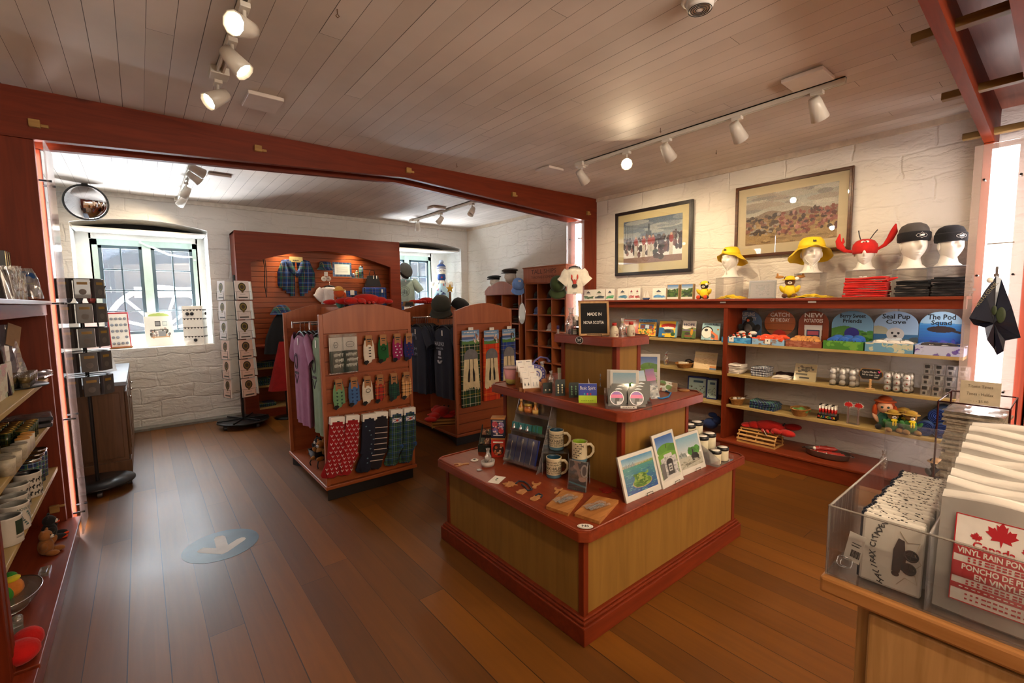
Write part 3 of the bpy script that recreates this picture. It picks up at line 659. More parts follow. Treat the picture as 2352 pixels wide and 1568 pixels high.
for lx in (.62,1.55):
    MB().cyl((lx,.18,2.385),(lx,.18,2.40),.05,n=18).build('downlight',emis('ffdca8',8),cb)
    lt=bpy.data.lights.new('cabinet_lamp','SPOT'); lt.energy=22; lt.color=(1,.74,.45); lt.spot_size=1.9; lt.spot_blend=.8; lt.shadow_soft_size=.03
    lo=bpy.data.objects.new('cabinet_lamp',lt); COL.objects.link(lo); lo.location=(CB[0]+lx,CB[2]+.19,2.375)
# ---- low wooden counter in the back left corner
oc=thing('wooden_counter','dark oak counter cabinet with grey top in the left back corner','counter',(-.62,5.27,0))
m=MB(); m.bx(0,0,0,.46,1.64,.80); m.build('carcass',WALNUT,oc,.004)
MB().bx(-.01,-.02,.80,.485,1.66,.835).build('worktop',plain('8d96a3',.35),oc,.004)
m=MB(); m.bx(.03,-.012,.16,.43,0,.74); m.bx(0,-.015,0,.47,.0,.13); m.bx(.46,0,0,.475,1.64,.13); m.build('end_panel',WALNUT,oc,.004)
for i in range(3):
    a=.04+i*.53; d_=MB().bx(.46,a,.16,.478,a+.5,.74).build('cabinet_door',WALNUT,oc,.005); MB().bx(.478,a+.05,.21,.481,a+.45,.69).build('door_panel',WALNUT,d_,.004); MB().ell((.492,a+.44,.62),(.012,.012,.012)).build('knob',CHR,d_)
# ---- cap cubby cabinets on the right wall of the back room
def cubby(lab,y0,y1,z0,z1,ztop,rows,cols,xf,scallop=False,sign=None):
    t=thing('cubby_cabinet',lab,'shelf cabinet',(XR-.01,y0,0)); D=XR-.01-xf; Wd=y1-y0
    m=MB(); m.bx(-D,0,0,0,.025,z1).bx(-D,Wd-.025,0,0,Wd,z1).bx(-.015,0,0,0,Wd,z1).bx(-D,0,0,0,Wd,z0)
    m.build('carcass',CHERRY,t,.003)
    for r in range(rows+1):
        z=z0+(z1-z0)*r/rows; MB().bx(-D+.005,.025,z-.018,-.015,Wd-.025,z).build('cubby_shelf',CHERRY,t,.002)
    for c in range(1,cols):
        y=Wd*c/cols; MB().bx(-D+.005,y-.009,z0,-.015,y+.009,z1-.02).build('cubby_divider',CHERRY,t,.002)
    m=MB()
    if scallop:
        n=30; P=[(0,z1)]
        def s(u): 
            v=abs(u-.5)*2
            return z1+.045+.145*max(0,math.cos(min(v*1.9,PI/2)))**.8*(1 if v<.82 else 1)+(.05*math.sin((v-.6)/.4*PI) if v>.6 else 0)
        P=[(0,z1-.01)]+[(Wd*i/n,s(i/n)) for i in range(n+1)]+[(Wd,z1-.01)]
        m.prism(P[::-1],-D-.012,-D+.012,'x'); m.build('scalloped_crest',CHERRY,t,.002)
    else:
        m.bx(-D-.01,-.01,z1,0,Wd+.01,ztop).bx(-D-.02,-.02,ztop,0,Wd+.02,ztop+.015); m.build('header',CHERRY,t,.003)
    if sign:
        m=MB()
        m.text(sign[0],(-D-.0125,Wd/2,ztop-.06),.085,(0,-1,0),(-1,0,0),0,wid=Wd*.60); m.build('lettering',plain('4a2412',.6),t); m=MB(); m.text(sign[1],(-D-.0125,Wd/2,ztop-.135),.05,(0,-1,0),(-1,0,0),0,wid=Wd*.62); m.build('lettering',plain('4a2412',.6),t)
    return t
c1_=PX(1205,700,4.30); c2_=PX(1300,700,4.30)
CU=(4.30,)
cubby('TALL SHIPS cubby cabinet filled with caps','' and 0 or c2_.y,c1_.y,.42,1.74,1.945,6,3,4.30,sign=('TALL SHIPS','TRADING COMPANY'))
s1_=PX(1115,690,4.30); s2_=PX(1195,690,4.30)
cubby('open hat cabinet with scalloped crest under two capped heads',s2_.y+.02,min(s1_.y,6.9),.5,1.60,1.7,5,2,4.30,scallop=True)
print('CUBBY',c1_,c2_,s1_,s2_)
# ---- oak counter at the lower right
KX,KY,KZ=1.065,.305,.92
kc=thing('oak_counter','light oak counter cabinet at the bottom right corner','counter',(KX,KY,0))
m=MB(); m.bx(.0,-1.6,KZ-.035,.62,0,KZ); m.build('countertop',OAK,kc,.006)
m=MB(); m.bx(.03,-1.58,0,.60,-.06,KZ-.035); m.build('carcass',OAKZ,kc,.003)
for i in range(3):
    a=-.075-(i+1)*.235
    MB().bx(.012,a,.06,.03,a+.228,KZ-.045).build('plank_door',OAKZ,kc,.004)
# ================================================================ generators
def setM(o,M):
    o.location=M.to_translation(); o.rotation_euler=M.to_euler(); return o
def lean(bl,br,tl,z=None,ang=.25,plane=None):
    """frame of a card standing on height z whose foot corners and top-left corner are seen at these pixels"""
    if plane: O=plane(*bl); B=plane(*br)
    else: O=PZ(*bl,z); B=PZ(*br,z)
    x=(B-O); w=x.length; x=x.normalized(); n=Vector((0,0,1)).cross(x)      # away from the viewer
    up=Vector((0,0,math.cos(ang)))+n*math.sin(ang)
    nn=x.cross(up); d=_ray(*tl); C0=Vector((0,0,CAMZ)); t=(O-C0).dot(nn)/d.dot(nn); P=C0+d*t
    h=(P-O).dot(up)
    M=Matrix.Identity(4); yv=up.cross(x)
    for i in range(3): M[i][0]=x[i]; M[i][1]=yv[i]; M[i][2]=up[i]; M[i][3]=O[i]
    return M,w,h
def card(nm,lab,cat,M,w,h,t,cv,mg=0,body=None,art=None,group=None,mb=0.0,wrap=False,part='artwork'):
    """a flat printed thing with its own thickness; front face towards -y of M"""
    o=setM(thing(nm,lab,cat,group=group),M)
    MB().bx(0,0,0,w,t,h).build('backing_board' if mg else 'body',body or PAPER,o,min(.0015,t*.3))
    m=MB(); mz=mb or mg; m.pic(cv.a,(mg,-.0006,mz),(w-2*mg,0,0),(0,0,h-mg-mz)); m.build(part,art or PR,o)
    if wrap: MB().bx(-.001,-.002,-.001,w+.001,t+.001,h+.001).build('clear_sleeve',SLEEVE,o)
    return o
SLEEVE=clear('ffffff',.05,.02,.06)
# ---- prints
def cv_island():
    c=Cv(64,56); c.grad(0,0,1,.25,'4f95c8','cfe0dc'); c.rect(0,.2,1,.27,'b9b79f')
    c.below(lambda x:.26-.10*np.clip(x-.45,0,1)+.012*np.sin(x*60),'8da45e'); c.below(lambda x:.27+.0*x,'3f8f8c'); c.grad(0,.28,1,1,'4a9a93','1d4fa0')
    for i in range(10): x=.05+i*.035; c.rect(x,.2-.05*((i*7)%3)/2,x+.02,.27,'7f97ad')
    c.dabs(140,0,.3,1,1,['2f78a0','57a8a4','1f5aa8','86bfc0'],.05,.008)
    c.ell(.53,.76,.31,.14,'c9a878'); c.ell(.53,.75,.29,.13,'5f8f2e'); c.ell(.5,.62,.2,.13,'76a238'); c.dabs(60,.3,.52,.76,.84,['3d6b20','8fb244','a6b860','4d7a2a'],.05,.03); return c.noise(.03)
def cv_gate():
    c=Cv(44,84); c.grad(0,0,1,.35,'2f63b4','9cbbe0'); c.ell(.5,.33,.5,.14,'5c9a2a'); c.ell(.85,.36,.3,.13,'4d8a24'); c.below(lambda x:.36+.1*np.abs(x-.5),'6fa832')
    c.rect(.1,.5,.95,1,'c9c9cc'); c.rect(.3,.42,.75,.52,'d8d8d8'); c.dabs(90,.05,.5,1,.98,['a5a7ab','8f9196','dcdcde','b9bcc0'],.08,.018)
    c.rect(.02,.6,.25,1,'6a6a6c'); c.rect(.36,.6,.72,.9,'3b3b3e'); c.ell(.54,.62,.18,.08,'2a2a2c'); c.rect(.44,.66,.64,.82,'c6c6c6'); c.rect(.48,.7,.60,.73,'333333'); c.rect(.48,.76,.60,.79,'333333')
    c.below(lambda x:.9+.1*np.abs(x-.6),'dad8d4'); c.rect(.5,.2,.53,.3,'333333'); return c.noise(.03)
def cv_cannon():
    c=Cv(56,60); c.grad(0,0,1,.55,'7fb3cf','d8dde0'); c.below(lambda x:.62+.02*np.sin(x*20),'bfc0b4'); c.rect(.0,.5,.3,.64,'a8b0b0'); c.dabs(14,.0,.48,.35,.62,['59696a','7b8c8c'],.02,.04)
    c.ell(.62,.52,.22,.13,'3f8f2c'); c.ell(.82,.5,.14,.14,'4fa033'); c.dabs(26,.45,.42,.95,.62,['2e6e20','5bab3d','3c7f2a'],.05,.04)
    c.ell(.68,.68,.16,.1,'23252a'); c.ell(.6,.76,.06,.07,'17181b'); c.ell(.8,.74,.07,.08,'17181b'); c.rect(.6,.46,.66,.62,'2a2c30')
    c.tri([(.1,.86),(.9,.80),(.9,.86),(.3,.92)],'6d6a5c'); c.dabs(60,0,.75,1,1,['c9c6b6','a9a796','8f8d7c'],.06,.02); return c.noise(.03)
def cv_pink():
    c=Cv(40,40,'141416'); c.ell(.5,.5,.4,.42,'f0eef2'); c.ell(.5,.5,.36,.38,'7d4a86')
    m=((c.x-.5)/.35)**2+((c.y-.5)/.37)**2<1; c.put(m&(c.y<.5),'d96a9c'); c.put(m&(c.y<.3),'8a5ab0'); c.put(m&(c.y>=.5),'6b7078'); c.put(m&(c.y>.5)&(np.abs(c.x-.5+.2*(c.y-.7))<.12),'26282c'); c.put(m&(c.y>.7)&(c.x>.5),'c4c6ca'); return c.noise(.03)
def cv_round(top,bot):
    c=Cv(36,36,'17181a'); c.ell(.5,.5,.38,.40,'dfe4ea'); m=((c.x-.5)/.33)**2+((c.y-.5)/.35)**2<1; c.put(m,top); c.put(m&(c.y>.48),bot); c.put(m&(c.y>.7),'5b6e5e'); return c.noise(.03)
def cv_lines(w,h,bg,ink,rows,x0=.12,x1=.88,y0=.15,y1=.9,dens=.6):
    c=Cv(w,h,bg)
    for i in range(rows):
        y=y0+(y1-y0)*i/rows; x=x0
        while x<x1:
            l=RNG.uniform(.03,.12)
            if RNG.rand()<dens+.2: c.rect(x,y,min(x+l,x1),y+(y1-y0)/rows*.5,ink,.8)
            x+=l+.03
    return c
def cv_blobs(w,h,bg,cols,n=40,r=.12):
    c=Cv(w,h,bg); c.dabs(n,0,0,1,1,cols,r,r); return c.noise(.04)
# ---- lobed objects
def blobs(nm,lab,cat,loc,rz,spec,s=1,group=None,rot=None):
    """soft toy or similar from rounded lobes: spec = [(part, material, [(centre, radii[, rot])...])]"""
    o=thing(nm,lab,cat,loc,rz,group,rot)
    for pn,mt,L_ in spec:
        m=MB(Matrix.Scale(s,4))
        for e in L_:
            T=None
            if len(e)>2: T=Matrix.Translation(e[0])@Euler(e[2]).to_matrix().to_4x4(); m.ell((0,0,0),e[1],T=T)
            else: m.ell(e[0],e[1])
        m.build(pn,mt,o)
    return o
def fz(h,b=.004): return plain(h,.95,sheen=.6,bump=b,bs=90,var=.18)
REDF=fz('b3160c'); ORF=fz('d2451c'); BLKF=fz('1a1a1c'); YELF=fz('d9b414'); TANF=fz('a8743a'); WHF=fz('d9d4cb'); BLUF=fz('1f56a8'); BRNF=fz('5c3719'); SKINF=fz('e2b190',.001); GRNF=fz('2f7a4a')
def lobster(lab,loc,rz,s=1,tagc=True,mat=None,group=None):
    mt=mat or REDF
    sp=[('body',mt,[((0,0,.04),(.055,.10,.04)),((0,-.10,.03),(.04,.05,.028)),((0,-.16,.022),(.05,.035,.018))]),
        ('claw',mt,[((.10,.13,.03),(.035,.06,.024),(0,0,-.5)),((.09,.06,.03),(.02,.05,.018),(0,0,-.8))]),
        ('claw',mt,[((-.10,.13,.03),(.035,.06,.024),(0,0,.5)),((-.09,.06,.03),(.02,.05,.018),(0,0,.8))]),
        ('legs',mt,[((sx*.07,y,.015),(.04,.010,.010),(0,0,sx*.4)) for sx in (1,-1) for y in (-.03,0,.03)])]
    o=blobs('plush_lobster',lab,'plush toy',loc,rz,sp,s,group)
    m=MB(Matrix.Scale(s,4)); m.ell((.02,.09,.065),(.007,.007,.007)).ell((-.02,.09,.065),(.007,.007,.007)); m.build('eyes',BLK,o)
    if tagc: MB(Matrix.Scale(s,4)@TR(.09,-.02,.02,rx=.5,rz=.3)).bx(0,0,-.035,.035,.002,.012).build('hang_tag',PAPER,o)
    return o
def bear(lab,loc,rz,s=1,fur=TANF,coat=None,hat=None,nm='teddy_bear',group=None,extra=None):
    sp=[('body',coat or fur,[((0,0,.055),(.045,.04,.055))]),('head',fur,[((0,-.005,.125),(.036,.034,.034)),((.028,0,.155),(.013,.008,.013)),((-.028,0,.155),(.013,.008,.013))]),
        ('muzzle',WHF if fur is not WHF else TANF,[((0,-.036,.117),(.015,.012,.012))]),
        ('arm',coat or fur,[((.05,-.015,.07),(.017,.02,.033),(.4,.5,0))]),('arm',coat or fur,[((-.05,-.015,.07),(.017,.02,.033),(.4,-.5,0))]),
        ('leg',fur,[((.033,-.045,.018),(.02,.038,.018))]),('leg',fur,[((-.033,-.045,.018),(.02,.038,.018))]),
        ('eyes',BLK,[((.013,-.036,.132),(.004,.003,.004)),((-.013,-.036,.132),(.004,.003,.004)),((0,-.047,.120),(.005,.004,.004))])]
    if hat: sp.append(('hat',hat,[((0,.0,.152),(.036,.036,.022)),((0,-.002,.143),(.056,.056,.006))]))
    if extra: sp+=extra
    return blobs(nm,lab,'plush toy',loc,rz,sp,s,group)
# ---- mannequin head (white foam/gloss)
def headf(female=False):
    def f(p):
        x,y,z=p   # unit sphere, face towards -y
        t=max(0,-z); w=1-.42*t**1.6-(.06 if female else 0)
        X=x*w; Y=y*(1-.12*t) if y>0 else y*(1-.10*t**2)
        if y<0:
            fx=math.exp(-(x/.16)**2)
            Y-=.30*fx*math.exp(-((z+.12)/.17)**2)                 # nose
            Y-=.09*fx*math.exp(-((z-.12)/.2)**2)
            for s_ in (1,-1): Y+=.19*math.exp(-((x-s_*.36)/.17)**2)*math.exp(-((z-.10)/.12)**2)   # eye sockets
            Y-=.09*math.exp(-((abs(x)-.3)/.3)**2)*math.exp(-((z-.28)/.07)**2)                     # brow
            Y-=.11*math.exp(-(x/.26)**2)*math.exp(-((z+.45)/.05)**2)                            # upper lip
            Y-=.10*math.exp(-(x/.22)**2)*math.exp(-((z+.57)/.05)**2)
            Y+=.05*math.exp(-(x/.25)**2)*math.exp(-((z+.51)/.03)**2)
            Y-=.08*math.exp(-(x/.25)**2)*math.exp(-((z+.83)/.13)**2)                             # chin
            Y-=.04*math.exp(-((abs(x)-.55)/.2)**2)*math.exp(-((z+.15)/.2)**2)
        return (X,Y,z)
    return f
FOAM=plain('e3dfd6',.38,var=.02); FOAMR=plain('dcd7cc',.5,var=.02)
def head(lab,loc,rz,s=1,female=False,neck=.11,extra=None,nm='display_mannequin'):
    """origin under the neck foot"""
    o=thing(nm,lab,'mannequin head',loc,rz); zc=neck+.115
    m=MB(Matrix.Scale(s,4)); m.ell((0,0,zc),(.078,.098,.125),0,72,64,f=headf(female))
    for sx in (1,-1): m.ell((0,0,0),(.010,.022,.032),0,10,8,T=TR(sx*.076,.012,zc-.005,rx=-.15,rz=sx*.3))
    m.build('head',FOAM,o)
    m=MB(Matrix.Scale(s,4)); m.lathe([(.098 if not female else .088,0),(.085,.006),(.062,.03),(.052,.07),(.05,.11),(.055,neck+.06)],28,0,(0,.015,0),1,1.05); m.build('neck',FOAM,o)
    return o
def hat_obj(nm,lab,cat,loc,rz,build,rot=None):
    o=thing(nm,lab,cat,loc,rz,rot=rot); build(o); return o
YEL=plain('e6c413',.62,var=.08,bump=.002,bs=25,sheen=.2)
def souwester(o,s=1,flip=.0):
    def br(u,v):
        a=2*PI*u; back=.5+.5*math.sin(a)        # +y back
        r=(.088+v*(.030+.045*back+.004*math.sin(5*a)))
        z=.0-v*(-.004+.115*back**.8)+.005*math.sin(7*a)*v
        return (r*math.cos(a)*s,(r*1.12*math.sin(a)+.01)*s,z*s)
    m=MB(); m.grid(br,40,5,0,cu=True); m.build('brim',YEL,o)
    m=MB(Matrix.Scale(s,4)); m.lathe([(.088,-.004),(.085,.02),(.076,.05),(.055,.072),(.0,.080)],32,0,(0,.008,0),1,1.12)
    m.build('crown',YEL,o)
    m=MB(TR(0,-.088*s,.04*s,rx=-.3)); m.bx(-.012,-.002,-.006,.012,.004,.004).bx(-.010,-.002,.004,-.004,.004,.012).bx(.004,-.002,.003,.010,.004,.010); m.build('emblem',INK,o)
def beanie(o,col,s=1,pom=None,cuffcol=None,emblem=True,cuffh=.062,top=.135,slouch=0):
    K=plain(col,.95,sheen=.3,bump=.003,bs=120); C=plain(cuffcol or col,.95,sheen=.3,bump=.003,bs=120)
    m=MB(Matrix.Scale(s,4))
    m.lathe([(.088,.02),(.091,.045),(.087,top-.05),(.072,top-.022),(.042,top-.004),(.0,top)],32,0,(0,.01+slouch,0),1,1.15); m.build('crown',K,o)
    m=MB(Matrix.Scale(s,4)); m.lathe([(.086,-.02),(.095,-.018),(.099,.005),(.098,cuffh-.018),(.090,cuffh-.01)],36,0,(0,.004,0),1,1.16); m.build('cuff',C,o)
    if emblem:
        m=MB(Matrix.Scale(s,4)@TR(0,-.1145,.018))
        m.tube([(-.035,.0065,.0),(-.026,.003,.011),(-.012,.0,.012),(0,-.0,.022),(.012,.0,.012),(.026,.003,.011),(.035,.0065,0),(.026,.003,-.011),(.012,0,-.012),(0,0,-.02),(-.012,0,-.012),(-.026,.003,-.011)],.0011,4,closed=True)
        m.ell((0,0,0),(.017,.002,.006)).ell((.006,0,.006),(.01,.002,.003))
        m.build('embroidered_badge',PAPER,o)
    if pom: m=MB(); m.ell((0,.01*s,(top+.018)*s),(.034*s,.034*s,.032*s)); m.build('pompom',pom,o)
def ballcap(o,col,s=1,emb=None):
    K=plain(col,.85,sheen=.2)
    m=MB(Matrix.Scale(s,4)); m.lathe([(.085,0),(.087,.03),(.08,.065),(.058,.092),(.02,.104),(0,.106)],24,0,(0,0,0),1,1.12); m.build('crown',K,o)
    def br(u,v):
        a=PI+PI*.14+PI*.72*u; r=.088+v*.075*math.sin(PI*u)**.6
        return (r*math.cos(a)*s,(r*math.sin(a)*1.05)*s,(.004-.018*math.cos(2*(u-.5)*PI/1.6)*0-.02*v+ -.02*(abs(u-.5)*2)**2*v)*s)
    m=MB(); m.grid(br,16,4); b=m.build('peak',K,o); md=b.modifiers.new('s','SOLIDIFY'); md.thickness=.004*s
    if emb: m=MB(Matrix.Scale(s,4)@TR(0,-.094,.045,rx=-.35)); m.box((0,0,0),(.03,.004,.022)).box((0,0,.016),(.016,.004,.01)); m.build('embroidery',plain(emb,.8),o)
def flatcap(o,K,s=1):
    def f(p):
        x,y,z=p; return (x,y,z*(.55 if z>0 else .35)+(.18*(y) if y>0 else 0)-.12*max(0,-y))
    m=MB(Matrix.Scale(s,4)); m.ell((0,-.005,.03),(.108,.135,.06),0,28,12,f=f); m.build('crown',K,o)
    m=MB(Matrix.Scale(s,4)@TR(0,-.098,.0,rx=.25)); m.ell((0,0,0),(.075,.052,.007),0,20,8); m.build('peak',K,o)
    m=MB(Matrix.Scale(s,4)); m.lathe([(.082,-.012),(.086,.0),(.086,.02)],24,0,(0,0,0),1,1.15); m.build('band',K,o)
# ---- T-shirt hanging: origin at collar, shirt plane xz, front -y
def shirt(nm,lab,col,w=.50,L_=.70,loc=(0,0,0),rz=0,group=None,printer=None,hanger=True,sleeve=.2,fold=.012,mat=None,hang='black'):
    o=thing(nm,lab,'shirt',loc,rz,group); K=mat or plain(col,.9,sheen=.3,bump=.002,bs=9,var=.10)
    sh=w/2
    ph=random.uniform(0,6)
    def tor(u,v):
        a=2*PI*u; t=v
        hw=(.085+(sh*.82-.085)*min(1,t/.10)**.7) if t<.10 else sh*(.82-.04*math.sin(min(1,(t-.1)/.3)*PI)+.03*t)
        th=.012+.030*min(1,t/.18)-.012*t
        x=hw*math.cos(a); y=th*math.sin(a)+fold*t*math.sin(9*x/sh*1.2+ph+t*1.5)*(1 if True else 0)
        return (x,y,-L_*t-.008*(math.cos(a)**2)*0 - (.030 if t==0 and math.sin(a)<0 else 0)-.05*(abs(x)/sh)**1.5*(1-min(1,t/.12)))
    m=MB(); m.grid(tor,36,16,0,cu=True); m.build('torso',K,o)
    for sx in (1,-1):
        m=MB(); pts=[(sx*sh*.66,0,-.055),(sx*sh*.86,0,-.09),(sx*sh*1.0,0,-.15),(sx*(sh*1.02+sleeve*.30),0,-.10-sleeve*.72)]
        m.tube(pts,[.058,.066,.070,.074],12,cap=False,flat=.38); b=m.build('sleeve',K,o)
    if hanger:
        m=MB(); m.tube([(-sh*.7,0,-.055),(-.06,0,-.008),(0,0,.004),(.06,0,-.008),(sh*.7,0,-.055)],.008,8); m.tube([(0,0,0),(0,0,.05),(.014,0,.07),(.004,0,.088),(-.016,0,.078)],.002,6,m=1); m.build('hanger',[BLK,CHR],o)
    MB(TR(.02,-.035,-.05)).bx(0,0,-.06,.022,.0015,0).build('size_tag',PAPER,o)
    if printer: m=MB(); printer(m); m.build('print',printer.mat,o)
    return o
# ---- mug, origin base centre
def wrap(m,st,R,ang,z,size,mi=0,bold=.02,wid=None,ks=1):
    vs,fs=text_mesh(st,None,1.0,bold); w=max(v.x for v in vs)-min(v.x for v in vs); k=size if wid is None else wid/w
    m.add([((R)*math.sin(v.x*k/R+ang),-(R)*math.cos(v.x*k/R+ang),z+v.y*size) for v in vs],fs,mi)
CREAM=plain('d6c8a8',.3,var=.06,coat=.3)
def mug(lab,loc,rz,s=1,body=None,inner='22485f',foot='51788c',deco=None,group=None,h=.112,r=.042):
    o=thing('mug',lab,'mug',loc,rz,group); B=body or CREAM
    m=MB(Matrix.Scale(s,4))
    pr=[(0,0),(r*.92,0),(r,.004),(r,.02),(r,.0201),(r,h-.006),(r+.0015,h),(r-.003,h),(r-.005,h-.01),(r-.006,.012),(0,.010)]
    m.lathe(pr,36,0,mf=lambda j:(1 if (j<3 and foot) else (2 if j>=7 else 0))); m.build('body',[B,plain(foot or 'cccccc',.3,coat=.3),plain(inner,.3,coat=.3)],o)
    m=MB(Matrix.Scale(s,4)); m.tube([(r-.003,0,h*.82),(r+.018,0,h*.84),(r+.034,0,h*.68),(r+.034,0,h*.45),(r+.02,0,h*.25),(r-.002,0,h*.16)],[.009,.0085,.008,.0075,.007,.0075],10,flat=.8); m.build('handle',B,o)
    if deco: m=MB(Matrix.Scale(s,4)); deco(m,r,h); m.build('decoration',deco.mat if hasattr(deco,'mat') else INK,o)
    return o
def jar(nm,lab,cat,loc,prof,mats,mf=None,group=None,lid=None,rz=0,rot=None):
    o=thing(nm,lab,cat,loc,rz,group,rot); MB().lathe(prof,24,0,mf=mf).build('body',mats,o)
    if lid: MB().lathe(lid[0],24,0).build('lid',lid[1],o)
    return o
def basket(nm,lab,loc,rx=.12,ry=.085,h=.055,mat=None,rz=0,group=None):
    K=mat or wood('a8763c','7d5224','x',8,.7,bump=.004)
    o=thing(nm,lab,'basket',loc,rz,group)
    m=MB(); n=36
    def g(u,v):
        a=2*PI*u; k=.72+.28*v+.012*math.sin(18*a)*(1 if int(v*8)%2 else -1); return (rx*k*math.cos(a),ry*k*math.sin(a),h*v)
    m.grid(g,n*2,9,0,cu=True); m.prism([(rx*.72*math.cos(2*PI*i/n),ry*.72*math.sin(2*PI*i/n)) for i in range(n)],.002,.005,'z'); m.build('weave',K,o)
    m=MB(); m.tube([(rx*math.cos(2*PI*i/n),ry*math.sin(2*PI*i/n),h) for i in range(n)],.006,6,closed=True); m.build('rim',K,o)
    return o
def acr(m,x0,y0,z0,x1,y1,z1): m.bx(x0,y0,z0,x1,y1,z1)
TART_BL=tartan('blue',[(0,'14285c'),(.18,'0e1c40'),(.25,'2b6a58'),(.38,'14324a'),(.46,'b7a43a'),(.485,'14285c'),(.65,'0b1430'),(.74,'1d4f9a'),(.90,'c9d4dc'),(.915,'14285c')],.14)
TART_BS=tartan('small',[(0,'16306a'),(.2,'0e1c40'),(.3,'2b6a58'),(.5,'b7a43a'),(.54,'14285c'),(.75,'0b1430'),(.92,'9fb4cc')],.05)
TART_GR=tartan('green',[(0,'0f3a22'),(.30,'0a1f14'),(.42,'d8d4b8'),(.46,'0f3a22'),(.62,'d4b22a'),(.655,'0f3a22'),(.85,'0a1c12'),(.95,'d8d4b8')],.15)
TART_OR=tartan('orange',[(0,'c8340c'),(.32,'a82408'),(.45,'e08a20'),(.475,'c8340c'),(.55,'e8a030'),(.575,'c8340c'),(.8,'7a1a06'),(.84,'c8340c')],.15)
TART_NV=tartan('navy',[(0,'17398a'),(.3,'123a4a'),(.45,'0f2a5c'),(.6,'b09a30'),(.62,'17398a'),(.82,'10234a'),(.9,'a8bcc8'),(.92,'17398a')],.15)
# ================================================================ centre table goods
def facecam(p,off=0.): return math.atan2(-p[0],p[1])+off
def cardM(p,rz,w,tilt=.15,roll=0): return Matrix.Translation(p)@Matrix.Rotation(rz,4,'Z')@Matrix.Rotation(-tilt,4,'X')@Matrix.Rotation(roll,4,'Y')@Matrix.Translation((-w/2,0,0))
def easel(lab,p,rz,w=.07,h=.07,group=None,mat=None):
    m=MB(); 
    for s_ in (-1,1): m.tube([(s_*w/2,-.006,.014),(s_*w/2,-.008,0),(s_*w/2,.03,.001),(s_*w/2*.6,.045,h),(s_*w/2*.6,.075,.0)],.0014,5)
    m.tube([(-w/2,-.006,.014),(w/2,-.006,.014)],.0014,5).tube([(-w*.3,.045,h),(w*.3,.045,h)],.0014,5)
    return one('wire_easel',m,mat or INK,lab,'easel',p,rz,group)
# matted watercolours on the right edge
for bl,br,tl,cv,mg,lab in (((1440,1157),(1520,1123),(1408,1054),cv_island(),.018,'white matted print of a green island in blue harbour'),
                        ((1524,1124),(1571,1100),(1478,1008),cv_gate(),.017,'tall narrow matted print of a fort gate, middle of three leaning prints'),
                        ((1566,1095),(1622,1071),(1534,1008),cv_cannon(),.016,'matted print of a black cannon on lower tier, beside the candle jars')):
    M,w_,h_=lean(bl,br,tl,T1,.28); print('PRINT',round(w_,3),round(h_,3))
    card('matted_print',lab,'print',M,w_,h_,.010,cv,mg,wrap=True,mb=.03)
    c_=M@Vector((w_*.62,-.0,0)); 
    easel('small wire easel holding the '+{'i':'island','g':'fort gate','c':'cannon'}[ 'i' if 'island' in lab else ('g' if 'gate' in lab else 'c')]+' print on the lower tier',(c_.x,c_.y,T1+.001),M.to_euler().z,.045,.08)
# two print packs on the middle tier
M,w_,h_=lean((1421,868),(1464,862),(1403,814),T2,.22); print('PACK',w_,h_)
pk=[]
def pack(nm,lab,M,w,h,n,cv,mg,group):
    for i in range(n):
        card(nm,lab if i==0 else lab.split(',')[0]+', stacked behind the front one','print',M@TR(-.004*i,.0075*i,0),w,h,.0055,cv if i==0 else cv,mg,wrap=(i==0),mb=mg*1.5,group=group)
pA=Vector((1.985,1.50,T2));  pack('matted_print','small cannon print in clear sleeve, front of its pack on middle tier',cardM((pA.x,pA.y,T2),facecam(pA,.05),.15,.12),.15,.18,5,cv_cannon(),.015,'cannon prints in a pack on the middle tier')
pB=PZ(1490,878,T2);  pack('matted_print','narrow fort gate print in clear sleeve, front of its pack on middle tier',cardM((pB.x-.25,pB.y-.17,T2),facecam(pB,.05),.13,.1),.13,.225,6,cv_gate(),.016,'fort gate prints in a pack on the middle tier')
# bookmarks
for px,py,cv,lab,roll in ((1482,922,('9cc4e4','8fae5a'),'blue sky bookmark leaning beside the round coasters',-.12),(1506,916,('6a4a90','c86aa0'),'purple bookmark leaning beside the round coasters',-.15)):
    c=Cv(12,44); c.grad(0,0,1,.4,cv[0],'d8e4ee' if 'blue' in lab else 'd0609a'); c.grad(0,.4,1,.6,'7f9a4a' if 'blue' in lab else '4a3a50','b9c0c4'); c.grad(0,.6,1,1,'c9cbc6','8f949a'); c.dabs(20,0,.5,1,1,['55606a','e4e6e8'],.2,.03)
    p=PZ(px,py,T2); card('bookmark',lab,'bookmark',cardM(p,facecam(p,.2),.05,.42,roll),.05,.175,.002,c,0,art=PRG,wrap=True)
